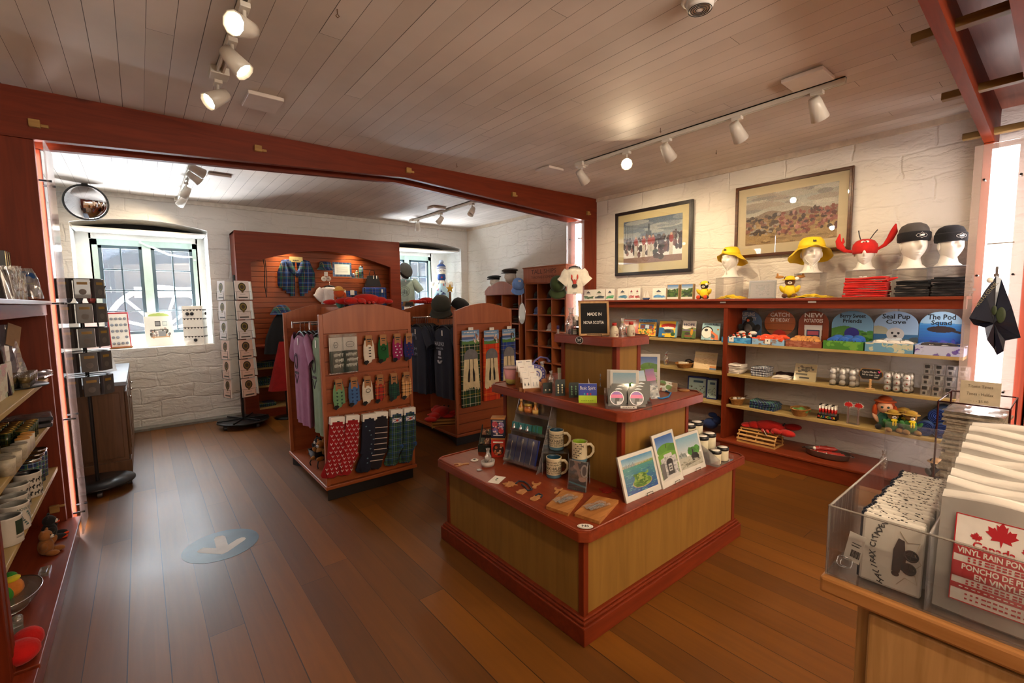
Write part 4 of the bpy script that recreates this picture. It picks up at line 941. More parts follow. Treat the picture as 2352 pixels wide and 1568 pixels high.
# round coasters in black sleeves, in a clear holder
p0=PZ(1438,932,T2); rz=facecam(p0,.1); HM=Matrix.Translation(p0)@Matrix.Rotation(rz,4,'Z')
m=MB(HM@TR(0,0,0)); m.bx(-.11,-.075,0,.12,.075,.003).bx(-.11,-.078,0,.12,-.075,.025).bx(-.11,.072,0,.12,.075,.08).bx(-.11,-.078,0,-.107,.075,.035).bx(.117,-.078,0,.12,.075,.035)
one('coaster_rack',m,ACR,'clear rack of round coasters on the middle tier corner','rack')
k=0
for row,(dy,dz) in enumerate(((.045,.036),(.015,.026),(-.015,.016),(-.045,.006))):
    for sx in (-1,1):
        cv=cv_pink() if row==3 else cv_round(*(('8fb8d4','7f9ab0'),('7fb0c8','3f6f8c'),('a8c4d0','9fc02a'))[row])
        lab=['silver-grey','blue harbour','lime green','pink sunset'][row]+' round coaster in black sleeve, '+('left' if sx<0 else 'right')+' side of rack'
        Mx=HM@TR(sx*.050-.044+(.012*(3-row)),dy,dz,rx=-.38); card('coaster',lab,'coaster',Mx,.088,.090,.010,cv,0,body=BLK,art=PRG)
m=MB(HM@TR(.0,-.0795,.012,rx=0)); m.bx(-.035,-.001,-.006,.045,0,.006).scrib((.005,-.0015,0),.06,.004,7,m=1); one('price_label',m,[PAPER,INK],'tiny white label on the front of the coaster rack','label')
# BASIC SPIRIT sign
p=PZ(1350,925,T2); o=setM(thing('counter_sign','blue and lime Basic Spirit tent sign on the middle tier','sign'),cardM(p,facecam(p,.05),.098,.12))
m=MB(); m.bx(0,0,.04,.098,.002,.105,0).bx(0,0,0,.098,.002,.04,1); m.text('Basic Spirit',(.049,-.0006,.080),.026,(1,0,0),(0,-1,0),2,wid=.082).scrib((.049,-.0006,.012),.07,.004,6,m=3)
for i,c_ in enumerate((4,5,6)): m.bx(.028+.016*i,-.0008,.042,.036+.016*i,-.0002,.054,c_)
m.build('panel',[plain('2a3f9c',.4),plain('a8c828',.4),PAPER,plain('5f7a1a',.5),plain('3f9ab8',.5),plain('c8307a',.5),plain('a02828',.5)],o); MB(TR(0,.002,.105,rx=.5)).bx(0,0,-.11,.098,.002,0).build('back_flap',PAPER,o)
# earring cards on little wooden steps
st=PZ(1207,902,T2); rz=facecam(st,.3); SM=Matrix.Translation(st+Vector((.07,.04,0)))@Matrix.Rotation(rz,4,'Z')
m=MB(SM); 
for i in range(4): m.bx(-.055,-.05+i*.045,0,.055,-.005+i*.045,.02+.028*i)
one('card_steps',m,wood('9a5f30','7a4520','x',4),'wooden stepped stand for white earring cards on the middle tier','display stand')
def ecard(M,lab,ink,kind,group=None,w=.045,h=.062,bg='e6e2dc'):
    o=setM(thing('earring_card',lab,'earring card',group=group),M@TR(-w/2*1.18,0,0,s=1.18)); o.scale=(1.18,1.18,1.18)
    MB().bx(0,0,0,w,.0012,h).build('card',plain(bg,.6),o)
    m=MB(); m.text('MAPLE',(w/2,-.0004,h*.86),h*.10,(1,0,0),(0,-1,0)) if False else m.bx(w*.25,-.0004,h*.82,w*.75,0,h*.86)
    for sx in (-1,1):
        x=w/2+sx*w*.22
        if kind==0: m.ell((x,-.002,h*.42),(w*.09,.002,w*.09))
        elif kind==1: m.prism([(x-w*.07,h*.3),(x,h*.2),(x+w*.07,h*.3),(x,h*.5)],-.002,0,'y')
        else: m.bx(x-w*.045,-.002,h*.15,x+w*.045,0,h*.5)
    m.build('earrings',plain(ink,.3,.3),o); return o
for i in range(4):
    for sx in (-1,1):
        ecard(SM@TR(sx*.027,-.03+.045*i,.02+.028*i,rx=-.2),'white earring card, '+('left' if sx<0 else 'right')+' column, '+['front','second','third','back'][i]+' step of the wooden stand',['22242c','8a8a8c','6a4a3a','23306a'][(i+(sx>0))%4],(1,2,0,1)[(i+(sx>0))%4])
# wooden disc earrings, dark pendant cards, others along the long edge
for i,(px,py) in enumerate(((1238,893),(1250,886),(1262,880),(1246,874),(1232,883))):
    p=PZ(px,py,T2); rz=facecam(p,.2)
    m=MB(cardM(p,rz,.04,.2)@TR(0,0,0)); m.lathe([(.019,0),(.019,.004)],20,0,T=TR(.02,0,.03,rx=PI/2)); m.bx(.017,-.002,0,.023,0,.014)
    one('wooden_disc',m,wood('a8682c','8a4f1e','x',10),'round stained wood pendant disc in the small brown cluster','pendant',group='wooden pendant discs')
for j,(px,py,n,ink) in enumerate(((1258,903,5,'d8d4c0'),(1287,909,6,'cfc9a8'),(1318,913,6,'6f9a7a'))):
    p=PZ(px,py,T2); rz=facecam(p,.25); u=Matrix.Rotation(rz,4,'Z')
    for i in range(n):
        q=Matrix.Translation(p)@u@TR(.004*i,.013*i,.0,rx=-.12)
        o=setM(thing('pendant_card',('dark green jewellery card, front of the %s bunch'%['left','middle','right'][j]) if i==0 else 'dark green jewellery card filed behind another on the middle tier','jewellery card',group='filed dark jewellery cards' if i else None),q)
        h_=(.055,.085,.075)[j]; MB().bx(-.028,0,0,.028,.0012,h_).build('card',plain('12201a',.5),o)
        m=MB()
        for sx in (-1,1):
            for k in range(1 if j==0 else 4): m.ell((sx*.012,-.002,.02+.014*k),(.005,.002,.006))
        m.build('pendant',plain(ink,.3,.3),o)
for px,py,w_,h_,c1c,lab in ((1290,888,.075,.115,'c9d6b8','tall pale green card with small earrings'),(1325,893,.08,.095,'d9b4ac','pink-topped jewellery card on the middle tier'),(1352,896,.075,.10,'e4dcd4','wide white jewellery card beside the upper tier'),(1358,906,.05,.085,'e8e4de','white card with round and long earrings by the sign')):
    p=PZ(px,py,T2)+Vector((.05,.03,0)); c=Cv(20,26,'e8e3db'); c.rect(0,0,1,.28,c1c); c.rect(.35,.4,.5,.75,'2f8aa8') if 'green' in lab else None; c.ell(.62,.6,.07,.06,'6a6a6c'); c.ell(.82,.6,.07,.06,'6a6a6c')
    card('jewellery_card',lab,'jewellery card',cardM(p,facecam(p,.15),w_,.2),w_,h_,.002,c)
m=MB(); p=PZ(1190,898,T2); m.bx(-.055,-.02,0,.055,.02,.022); one('wood_block','m' and m,wood('a06a3a','7f4d26','x',4),'small wooden block near the left corner of the middle tier','wood block',(p.x+.05,p.y-.03,T2),facecam(p,.2),bevel=.002)
m=MB(); p=PZ(1172,883,T2); m.lathe([(.0,0),(.022,.003),(.024,.008),(.02,.006),(0,.004)],18); one('trinket_dish',m,DKB,'tiny dark dish at the left corner of the middle tier','dish',(p.x,p.y,T2))
# acrylic riser with pewter figures beside sign
p=PZ(1386,905,T2); m=MB(); m.bx(-.035,-.03,.045,.035,.03,.048).bx(-.035,-.03,0,-.032,.03,.045).bx(.032,-.03,0,.035,.03,.045); one('acrylic_riser',m,ACR,'small clear riser under pewter figures on the middle tier','riser',(p.x,p.y,T2),facecam(p))
for i,(dx,h_) in enumerate(((-.018,.085),(.0,.055),(.02,.06))):
    m=MB(); m.lathe([(.008,0),(.005,.004),(.003,h_*.4),(.007,h_*.5),(.003,h_*.6),(.006,h_*.8),(.001,h_)],10); one('pewter_figure',m,GREYM,'slim pewter figure on the clear riser, '+['tallest','middle','rightmost'][i],'figurine',(p.x+dx*.9,p.y-dx*.4,T2+.0482))
# pouch with blue cord and odds at the far right corner
p=PZ(1535,900,T2); c=cv_blobs(26,20,'d8ddd4',['7a5a3a','5d8a4a','b8c4bc','8c3a2a'],16,.2); card('photo_pouch','clear pouch with photo card and blue cord on middle tier','pouch',cardM(p,facecam(p,.3),.10,.75,.25),.10,.075,.004,c,wrap=True)
pts=[PZ(a,b,T2+.006) for a,b in ((1505,912),(1520,915),(1535,911),(1541,902),(1530,898),(1538,892))]; m=MB(); m.tube([tuple(q) for q in pts],.005,6); one('blue_cord',m,plain('1f6fb0',.5),'bright blue cord lying on the middle tier edge','cord')
p=PZ(1570,884,T2); one('wooden_coin',MB().lathe([(.0,0),(.032,0),(.034,.004),(.032,.007),(0,.007)],24),wood('a8743c','6f4420','x',8),'flat wooden disc at the right corner of the middle tier','ornament',(min(p.x,2.525),min(p.y,1.47),T2+.0))
p=PZ(1527,880,T2); one('ring_box',MB().bx(-.02,-.02,0,.02,.02,.045),plain('a86a58',.5),'small pinkish box behind the photo pouch','box',(min(p.x,2.48),1.55,T2),.3)
# far left of middle tier: tub, purple round tag, cellophane bags
p=Vector((MX0+.07,MY1-.02,T2)); o=thing('candy_tub','pink and yellow candy floss tub on the middle tier back corner','tub',p)
MB().lathe([(.045,0),(.052,.035),(.060,.105)],28,0,mf=lambda j:j).build('tub',[plain('d9d27a',.4),plain('dc9aa0',.4)],o); MB().lathe([(.063,.103),(.064,.112),(.060,.116),(0,.114)],28).build('lid',clear('f4dce0',.08,.4,.1),o)
PUR=plain('6a66a8',.5); p=PZ(1251,842,T2)
q=Vector((1.99,2.22,T2)); o=thing('round_gift_tin','round violet gift tin with white C emblem and strap','tin',q,facecam(q,.35))
m=MB(TR(0,0,.075,rx=PI/2)); m.lathe([(0,-.02),(.062,-.02),(.066,-.015),(.066,.02),(0,.02)],32,0).lathe([(.042,.0205),(.042,.022)],28,1).lathe([(.026,.022),(.026,.0235)],24,0).lathe([(.018,.0235),(.018,.0245)],20,1).lathe([(.009,.0245),(.009,.0255)],20,0); m.build('tin',[PUR,PAPER],o)
m=MB(TR(0,-.021,.075)); 
for i in range(16): a=2*PI*i/16; m.bx(.052*math.cos(a)-.003,-.001,.052*math.sin(a)-.004,.052*math.cos(a)+.003,.0,.052*math.sin(a)+.004)
m.build('rim_lettering',PAPER,o)
m=MB(); m.tube([(-.02,0,.138),(.0,0,.165),(.04,.01,.185),(.09,.02,.175),(.11,.02,.15)],.006,6,flat=2); m.build('strap',PUR,o)
CEL=clear('ffffff',.22,.12,.12)
def cello(lab,p,s,fill,nm='cellophane_bag',tie='c8a23c',fh=.5):
    o=thing(nm,lab,'gift bag',p)
    def g(u,v):
        a=2*PI*u; r=(.5+.1*math.sin(9*a+6*v)*v)*( (1-.72*max(0,(v-.5)/.28)) if v<.78 else .28+1.1*(v-.78)); r=max(r,.1); return (r*math.cos(a)*s*.75,r*math.sin(a)*s*.55,v*s*1.7)
    MB().grid(g,26,18,0,cu=True,sm=False).build('wrapping',CEL,o)
    m=MB(); 
    for i in range(14): m.ell((jit(.22)*s,jit(.14)*s,(.12+random.random()*fh)*s),(.11*s,.1*s,.09*s),i%len(fill),8,6)
    m.build('sweets',[plain(c,.5) for c in fill],o); MB().tube([(.15*s*math.cos(a),.12*s*math.sin(a),1.34*s) for a in [2*PI*i/12 for i in range(12)]],.02*s,5,closed=True).build('tie',plain(tie,.4),o); return o
cello('clear bag of pale treats behind the violet tin',(2.10,2.27,T2),.085,['d8d0c8','b0a498','e8e4e0'])
cello('second clear bag of treats with brown tie near the upper tier',(2.04,2.12,T2),.06,['c8c0b8','7f6a50','e8e4e0'],tie='6a4a2a')
# ---- upper tier
p1=PZ(1336,768,T3); p2=PZ(1398,775,T3); print('SIGN',p1,p2)
q=Vector((UX0+.03,1.79,T3)); lb=Matrix.Translation((UX0-.01,UY0+.17,T3))@Matrix.Rotation(math.atan2(-(UX0),UY0+.17)+.12,4,'Z')@Matrix.Rotation(-.22,4,'X')
W_,H_=.18,.208
o=setM(thing('letter_board','framed black letter board reading MADE IN NOVA SCOTIA','sign'),lb@TR(-W_/2+.012,0,.006))
m=MB(); t=.013
for a,b,c_,d in ((0,0,W_,t),(0,H_-t,W_,H_),(0,0,t,H_),(W_-t,0,W_,H_)): m.bx(a,0,b,c_,.018,d)
m.build('frame',wood('c29a68','a67f4e','z',4),o,.0015)
m=MB(); m.bx(t,.005,t,W_-t,.015,H_-t,0); 
for i in range(28): m.bx(t,.0038,t+.006*i+.002,W_-t,.005,t+.006*i+.0045,0)
m.build('felt',plain('121214',.9),o)
m=MB(); m.text('MADE IN',(W_*.52,.003,H_*.62),.026,(1,0,0),(0,-1,0),wid=W_*.46,bold=.01).text('NOVA SCOTIA',(W_*.49,.003,H_*.38),.026,(1,0,0),(0,-1,0),wid=W_*.66,bold=.01); m.build('letters',PAPER,o)
e=lb@Vector((.012,-.0,0)); easel('black easel carrying the letter board on the upper tier',(e.x,e.y,T3+.001),lb.to_euler().z,.085,.06,mat=BLK)
def syrup(lab,p):
    o=jar('syrup_jug',lab,'bottle',p,[(0,0),(.022,0),(.024,.004),(.024,.045),(.014,.062),(.011,.072)],plain('cfc3a8',.4),None,lid=([(.013,.068),(.0135,.084),(0,.085)],plain('b3231a',.4)))
    m=MB(); wrap(m,'PURE',.0243,-.5,.035,.007); wrap(m,'MAPLE',.0243,-.5,.026,.007); m.bx(-.012,-.0245,.010,.0,-.0235,.022) ; m.build('label_print',plain('7a5a50',.6),o); return o
syrup('small syrup jug with red cap right of the letter board',(2.105,PX(1411,777,2.105).y,T3))
syrup('second red-capped syrup jug at the right of the upper tier',(2.245,PX(1449,772,2.245).y,T3))
o=cello('amber sweets in cellophane between the two syrup jugs',(UX0+.145,UY0+.07,T3),.062,['a8501c','7a2a12','c8781c'],tie='a8b82c')
o=cello('purple sweets in ringed cellophane left of the letter board',(UX0+.02,UY1-.07,T3),.10,['4a2a5c','7a5a8c','2a1a34'],tie='c8c8cc')
c=Cv(20,20,'1a1416'); c.dabs(20,0,0,1,1,['8c2a2a','2a5a34','1a1416'],.08,.08); c.rect(.2,.2,.8,.8,'141012')
for y in (.25,.42,.58,.72): c.rect(.28,y,.72,y+.07,'e8e4e0')
q=Vector((UX0-.02,UY0+.30,T3)); card('magnet_card','small floral black sign with white words on upper tier','sign',cardM(q,facecam(q,.2),.05,.15),.05,.05,.006,c)
q=Vector((UX0-.025,UY1+.0,T3)); one('lip_balm',MB().lathe([(.0,0),(.008,0),(.008,.035),(.0085,.035),(.0085,.058),(0,.058)],16,0,mf=lambda j:0 if j<3 else 1),[WHT,plain('3a2a6a',.4)],'white lip balm tube at the left edge of the upper tier','lip balm',q)
# ---- lower tier goods
def acrylic_table(lab,p,rz,w,d,h):
    o=thing('acrylic_riser',lab,'riser',p,rz); t=.003
    MB().bx(-w/2,-d/2,h-t,w/2,d/2,h).build('top',ACR,o); 
    for s_ in (-1,1): MB().bx(s_*w/2-(t if s_>0 else 0),-d/2,0,s_*w/2+(t if s_<0 else 0),d/2,h-t).build('side',ACRE,o)
    return o
def deco_h(m,r,h):
    for z,s_,st in ((.80,.010,'POINT PLEASANT PARK CITADEL'),(.68,.011,'Citadel Hill CITADEL HILL'),(.50,.021,'HALIFAX HALIFAX'),(.37,.010,'Chebucto CHEBUCTO'),(.26,.009,'BARRINGTON ST. NORTHWEST ARM')):
        wrap(m,st,r+.0006,-.25,h*z,s_*1.15,wid=.155)
def deco_f(m,r,h):
    for i in range(7):
        a=-1.0+.28*(i%3)+.3*(i//3); z=h*(.28+.11*i)
        for k in range(1): 
            vs=[];n=12
            for j in range(n): t=2*PI*j/n; vs.append((.016*math.cos(t),.0038*math.sin(t)))
            P=[((r+.0007)*math.sin(a+x/r),-(r+.0007)*math.cos(a+x/r),z+y) for x,y in vs]; m.add(P,[tuple(range(n))],0)
            P=[((r+.0007)*math.sin(a+x/r),-(r+.0007)*math.cos(a+x/r),z+y) for x,y in ((.013,0),(.024,.007),(.021,0),(.024,-.007))]; m.add(P,[(0,1,2,3)],0)
pm=PZ(1278,1098,T1); mug('cream mug lettered HALIFAX standing on the lower tier',(pm.x+.01,pm.y+.03,T1),facecam(pm,-.1),1.,deco=deco_h)
pr=PZ(1287,1092,T1)+Vector((.045,.075,0)); acrylic_table('clear riser under the upper HALIFAX mug',(pr.x-.01,pr.y,T1),facecam(pr),.15,.13,.125)
pm2=PY(1285,1036,pr.y); mug('cream mug lettered HALIFAX raised on the clear riser',(pr.x+.0,pr.y,T1+.126),facecam(pr,-.1),1.,deco=deco_h)
pr=PZ(1342,1108,T1)+Vector((.012,.045,0)); acrylic_table('clear riser under the fish mug',(pr.x,pr.y,T1),facecam(pr),.11,.10,.105)
mug('cream mug with black fish and lime inside',(pr.x,pr.y,T1+.106),facecam(pr,.15),.98,inner='8fb02a',deco=deco_f)
c=Cv(40,56,'3c2a26'); c.dabs(26,0,0,1,.6,['8a6258','5c3f38','c49a8c','2a1c1a'],.16,.07); c.tri([(.2,0),(.4,0),(.75,.6),(.6,.6)],'b08476'); c.ell(.85,.3,.2,.22,'c9b4ac'); c.ell(.85,.3,.12,.16,'4a2f2c'); c.ell(.75,.6,.2,.08,'d0a498'); c.below(lambda x:.66+.05*x,'241c20'); c.tri([(0,.72),(1,.80),(1,.86),(0,.77)],'3f8a9c'); c.below(lambda x:.84+.04*x,'18181c'); c.dabs(3,.2,.9,.6,1,['3f6a3a'],.03,.03)
M,w_,h_=lean((1305,1122),(1345,1131),(1306,1055),T1,.18); print('OYS',w_,h_)
o=card('jewellery_print','dark photo card of hands in clear holder before the fish mug','photo card',M,w_,h_,.003,c,art=PRG)
m=MB(M); m.bx(-.004,-.004,0,w_+.004,-.0015,h_+.004).bx(-.004,.004,0,w_+.004,.006,h_+.004).bx(-.004,-.004,0,w_+.004,.05,.003); one('sign_holder',m,ACR,'clear upright holder around the dark photo card','holder')
# clear four-step cutlery display
A0=PZ(1155,1066,T1);B0=PZ(1232,1090,T1); ax=(B0-A0); W_=ax.length; ax.normalize(); n_=Vector((0,0,1)).cross(ax)
SM=Matrix.Identity(4)
for i in range(3): SM[i][0]=ax[i]; SM[i][1]=n_[i]; SM[i][2]=(0,0,1)[i]; SM[i][3]=A0[i]
print('STEP W',W_)
o=setM(thing('acrylic_display','clear stepped display with pewter spoons and small bottles','display stand'),SM)
m=MB(); Hs=.41; D=.17; t=.003
for x in (0,W_-t): m=MB(); m.prism([(0,0),(D,0),(D+.035,Hs),(D+.0,Hs),(.02,.03)],x,x+t,'x'); m.build('side',ACRE,o)
m=MB()
for i,(y,z) in enumerate(((.0,.025),(.07,.195),(.115,.29))): m.bx(0,y,z,W_,y+.05,z+t); m.bx(0,y,z,W_,y+t,z+.02)
m.bx(0,D-.005,0,W_,D,Hs); m.build('shelf',ACR,o)
NVB=plain('1c2a6e',.45); 
for i in range(3):
    q=thing('boxed_spoon','pewter '+['fork','teaspoon','butter knife'][i]+' in navy box on the clear display, '+['left','middle','right'][i],'cutlery'); setM(q,SM@TR(.008+i*(W_-.02)/3,.006,.03,rx=-.3)); wq=(W_-.03)/3-.003
    MB().bx(0,0,0,wq,.010,.155).build('box',NVB,q,.001)
    m=MB(); m.tube([(wq/2,-.003,.012),(wq/2+.002,-.004,.07),(wq/2,-.003,.12)],[.0045,.0022,.003],6).ell((wq/2,-.003,.13 if i else .02),(.009,.003,.016)); m.build('handle',CHR,q); MB().bx(-.0005,-.008,0,wq+.0005,-.0072,.155).build('clear_lid',SLEEVE,q)
TEAL=plain('2f6f74',.4)
for i in range(3):
    q=thing('boxed_bell','small pewter bell in teal box on clear display, '+['left','middle','right'][i],'ornament'); setM(q,SM@TR(.006+i*.052,.074,.20,rx=-.2)); MB().bx(0,0,0,.047,.012,.05).build('box',TEAL,q,.001)
    MB().lathe([(.0,.042),(.004,.038),(.009,.02),(.014,.008),(.0,.008)],14,0,(.023,-.004,0)).build('bell',CHR,q)
for i in range(5):
    q=one('boxed_pin',MB().bx(0,0,0,.009,.03,.05),[TEAL if i%2 else plain('2f6a50',.4)],'slim teal box in the row right of the bells','box',group='slim teal boxes on the clear display'); setM(q,SM@TR(.165+i*.0105,.076,.20,rx=-.15)) if W_>.21 else setM(q,SM@TR(W_-.055+i*.0105,.076,.20,rx=-.15))
for i,(x,h_) in enumerate(((.03,.085),(.085,.07),(.14,.085))):
    q=thing('flavour_bottle',['slim amber bottle with cork, left on the clear display','squat honey jar with gold lid on the clear display','slim cork-topped bottle, right on the clear display'][i],'bottle'); setM(q,SM@TR(x,.142,.2935))
    if i==1: MB().lathe([(0,0),(.024,0),(.026,.01),(.026,.045),(.022,.052)],20).build('body',plain('8a4a1c',.2,coat=.5),q); MB().lathe([(.023,.05),(.024,.062),(0,.063)],20).build('lid',plain('c8a850',.3,.6),q); MB().lathe([(.0263,.012),(.0263,.04)],20).build('label',plain('b86a30',.5),q)
    else: MB().lathe([(0,0),(.017,0),(.018,.005),(.018,.04),(.007,.055),(.007,.072)],18).build('body',plain('b8742a',.2,coat=.5),q); MB().lathe([(.0075,.068),(.0085,.084),(0,.085)],12).build('cork',wood('c8a06a','a8804a','z',20),q); MB().lathe([(.0183,.008),(.0183,.036)],18).build('label',plain('cfa85c',.5),q)
# tea/lobster tins, black display of magnets, cellophane basket
p=PZ(1165,1052,T1)+Vector((.0,.13,0))
def tin(lab,p,rz,w,d,h,cv,top,body):
    o=thing('gift_tin',lab,'gift box',p,rz); MB().bx(-w/2,-d/2,0,w/2,d/2,h).build('box',body,o,.002); m=MB(); m.pic(cv.a,(-w/2+.002,-d/2-.0006,.003),(w-.004,0,0),(0,0,h-.006)); m.build('front_print',PR,o); MB().bx(-w/2-.001,-d/2-.001,h,w/2+.001,d/2+.001,h+.009).build('lid',top,o,.001)
def cvb(): 
    c=Cv(24,36,'1c1f3a'); c.ell(.28,.25,.22,.17,'a84050'); c.ell(.75,.28,.2,.16,'8a78a8'); c.ell(.3,.6,.2,.16,'6a5a8c'); c.ell(.74,.62,.2,.16,'b0303a'); c.dabs(20,.1,.1,.9,.8,['d0a0a0','e0c8b8','8c2a3a'],.06,.05); c.rect(.1,.04,.9,.07,'e8e4e0'); c.rect(.15,.85,.85,.89,'d8d4e0'); return c
WT=wood('b07c48','8f5f32','x',5)
tin('red boxed lobster game under the wooden-lidded tin',(p.x-.01,p.y-.06,T1),facecam(p,-.15),.088,.07,.115,(lambda c:(c.ell(.5,.55,.42,.35,'3a1c18'),c.dabs(14,.2,.3,.8,.8,['c86a3a','e8c8a8','1a1412'],.12,.08),c.rect(.12,.08,.88,.16,'f0ece8'),c)[-1])(Cv(24,30,'b8281c')),WT,plain('a8281c',.4))
tin('dark wooden-lidded tin with berry pictures stacked above red box',(p.x-.01,p.y-.06,T1+.125),facecam(p,-.15),.088,.07,.118,cvb(),WT,plain('1c1f3a',.4))
p=PZ(1120,1040,T1); o=thing('magnet_display','black slanted display box of dark souvenir magnets on lower tier','display box',(p.x+.04,p.y+.05,T1),facecam(p,-.25))
m=MB(); m.prism([(-.045,0),(.06,0),(.07,.15),(.062,.15),(-.03,.045),(-.045,.045)],-.055,-.050,'x').prism([(-.045,0),(.06,0),(.07,.15),(.062,.15),(-.03,.045),(-.045,.045)],.050,.055,'x').bx(-.055,-.05,0,.055,-.045,.045).bx(-.055,-.045,0,.055,.06,.004); m.build('box',plain('16241f',.5),o)
for i in range(6):
    c=cv_blobs(10,10,['2a3a2c','7a4a3c','2f2a4a','8c5a40','3a4a3a','a06a50'][i],['8c6a3a','c8a080','1a1a1a'],8,.15); q=MB(TR(-.045+.032*(i%3),-.03+.05*(i//3),.05+.045*(i//3),rx=-.75)); q.bx(0,0,0,.028,.004,.042,0); q.pic(c.a,(0,-.0005,0),(.028,0,0),(0,0,.042),1); q.build('magnet',[BLK,PR],o)
p=PZ(1128,1072,T1); o=cello('small basket in crinkled cellophane on the lower tier',(p.x,p.y+.03,T1),.062,['8a6a5a','b8a090','5c4a44'],tie='b8b8bc',fh=.3,nm='gift_basket')
m=MB(); m.lathe([(.036,0),(.044,.03),(.046,.032),(.040,.0)],24,0,sy=.75); m.build('tray',plain('b0a8a4',.6),o)
# small flat pieces
WDO=wood('c08a5c','9a6638','x',12)
def flat(lab,px,py,poly,t=.004,mat=None,rz=0,nm='wooden_ornament',cat='ornament',s=1):
    p=PZ(px,py,T1); m=MB(Matrix.Scale(s,4)); m.prism(poly,.0005,t,'z'); return one(nm,m,mat or WDO,lab,cat,(p.x,p.y,T1+.001),rz)
def star(n,r0,r1,rot=0): return [((r0 if i%2 else r1)*math.cos(PI*i/n+rot),(r0 if i%2 else r1)*math.sin(PI*i/n+rot)) for i in range(2*n)]
MAPLE=[(0,-.042),(.004,-.02),(.026,-.024),(.022,-.014),(.04,.002),(.032,.006),(.034,.022),(.022,.018),(.018,.024),(.012,.012),(.014,.034),(.008,.030),(0,.046),(-.008,.030),(-.014,.034),(-.012,.012),(-.018,.024),(-.022,.018),(-.034,.022),(-.032,.006),(-.04,.002),(-.022,-.014),(-.026,-.024),(-.004,-.02)]
LOB=[(0,-.05),(.012,-.045),(.008,-.01),(.02,.0),(.026,.03),(.016,.04),(.012,.02),(.006,.015),(-.006,.015),(-.012,.02),(-.016,.04),(-.026,.03),(-.02,0),(-.008,-.01),(-.012,-.045)]
flat('pale wooden lobster cut-out nearest the left table corner',1059,1067,LOB,rz=1.2)
flat('silver snowflake pin lying left of the spoon display',1101,1080,star(8,.012,.018),.004,GREYM,nm='pewter_pin',cat='pin')
one('badge',MB().lathe([(0,0),(.024,0),(.025,.003),(.02,.006),(0,.006)],24,0).bx(-.010,-.006,.006,.010,.006,.0075,1),[PAPER,INK],'round white badge near the left corner of the lower tier','badge',tuple(PZ(1090,1057,T1+.001)),.4)
p=PZ(1141,1102,T1); one('earring_card',MB().bx(-.05,-.032,0,.05,.032,.002,0).ell((-.008,0,.003),(.006,.006,.002),1).ell((.012,.002,.003),(.006,.006,.002),1),[PAPER,plain('4a5a4a',.4)],'white earring card lying flat on the lower tier','earring card',(p.x,p.y,T1+.001),.5)
flat('wooden maple leaf ornament before the spoon display',1172,1113,MAPLE,rz=.6)
flat('wooden house-shaped ornament with dark cord',1199,1130,[(-.03,-.02),(.03,-.02),(.034,.008),(.02,.012),(.012,.026),(-.004,.02),(-.012,.03),(-.03,.012)],rz=.3,nm='wooden_ornament')
flat('wooden bear ornament, nearest of the cut-outs to the front edge',1230,1144,[(-.036,-.012),(-.02,-.02),(.02,-.022),(.036,-.01),(.032,.012),(.016,.02),(.0,.014),(-.016,.02),(-.034,.01)],rz=.25)
flat('wooden anchor ornament behind the house-shaped cut-out',1230,1114,LOB,rz=-.9)
flat('wooden lobster ornament between mug and cutting board',1281,1127,LOB,rz=-1.0,s=.9)
flat('red maple leaf ornament near the middle tier panel',1396,1127,MAPLE,.006,plain('8c1c14',.5),rz=.5)
m=MB(); m.tube([tuple(PZ(a,b,T1+.006)) for a,b in ((1185,1110),(1192,1104),(1205,1106),(1214,1113),(1222,1124),(1212,1126),(1206,1118),(1198,1112))],.004,6); one('braided_cord',m,NAVY,'dark braided cord loop among the wooden ornaments','cord')
m=MB(); m.tube([tuple(PZ(a,b,T1+.007)) for a,b in ((1230,1138),(1238,1133),(1246,1137),(1242,1142))],.004,6); one('braided_cord',m,NAVY,'short dark cord on the bear ornament','cord')
for (q,lab) in ((((1254,1169),(1305,1186),(1340,1140),(1293,1131)),'small wooden board with bagged lobster cracker, left of the two'),(((1319,1186),(1377,1205),(1421,1155),(1363,1144)),'larger wooden board with bagged lobster cracker near the NS sticker')):
    P=[PZ(a,b,T1) for a,b in q]; c=sum(P,Vector())/4; o=thing('serving_board',lab,'serving board',(c.x,c.y,T1))
    m=MB(); m.prism([(p.x-c.x,p.y-c.y) for p in P],.001,.016,'z'); m.build('board',wood('b9804a','8f5a2a','x',5,.45),o,.003)
    d=(P[2]-P[0]).normalized(); d2=(P[3]-P[0]).normalized(); M=frame((0,0,.019),d,(0,0,1))
    m=MB(M); m.tube([(-.045,.004,0),(0,.006,.003),(.02,.004,.002)],.004,6).tube([(-.045,-.010,0),(0,-.002,.003),(.02,.004,.002)],.004,6).ell((.03,.002,.001),(.016,.012,.005)); m.build('lobster_cracker',GREYM,o)
    m=MB(M); m.grid(lambda u,v:((u-.5)*.12,(v-.5)*.06,.006+.006*math.sin(13*u+4*v)*math.sin(9*v)),16,10,0,sm=False); m.build('plastic_bag',CEL,o)
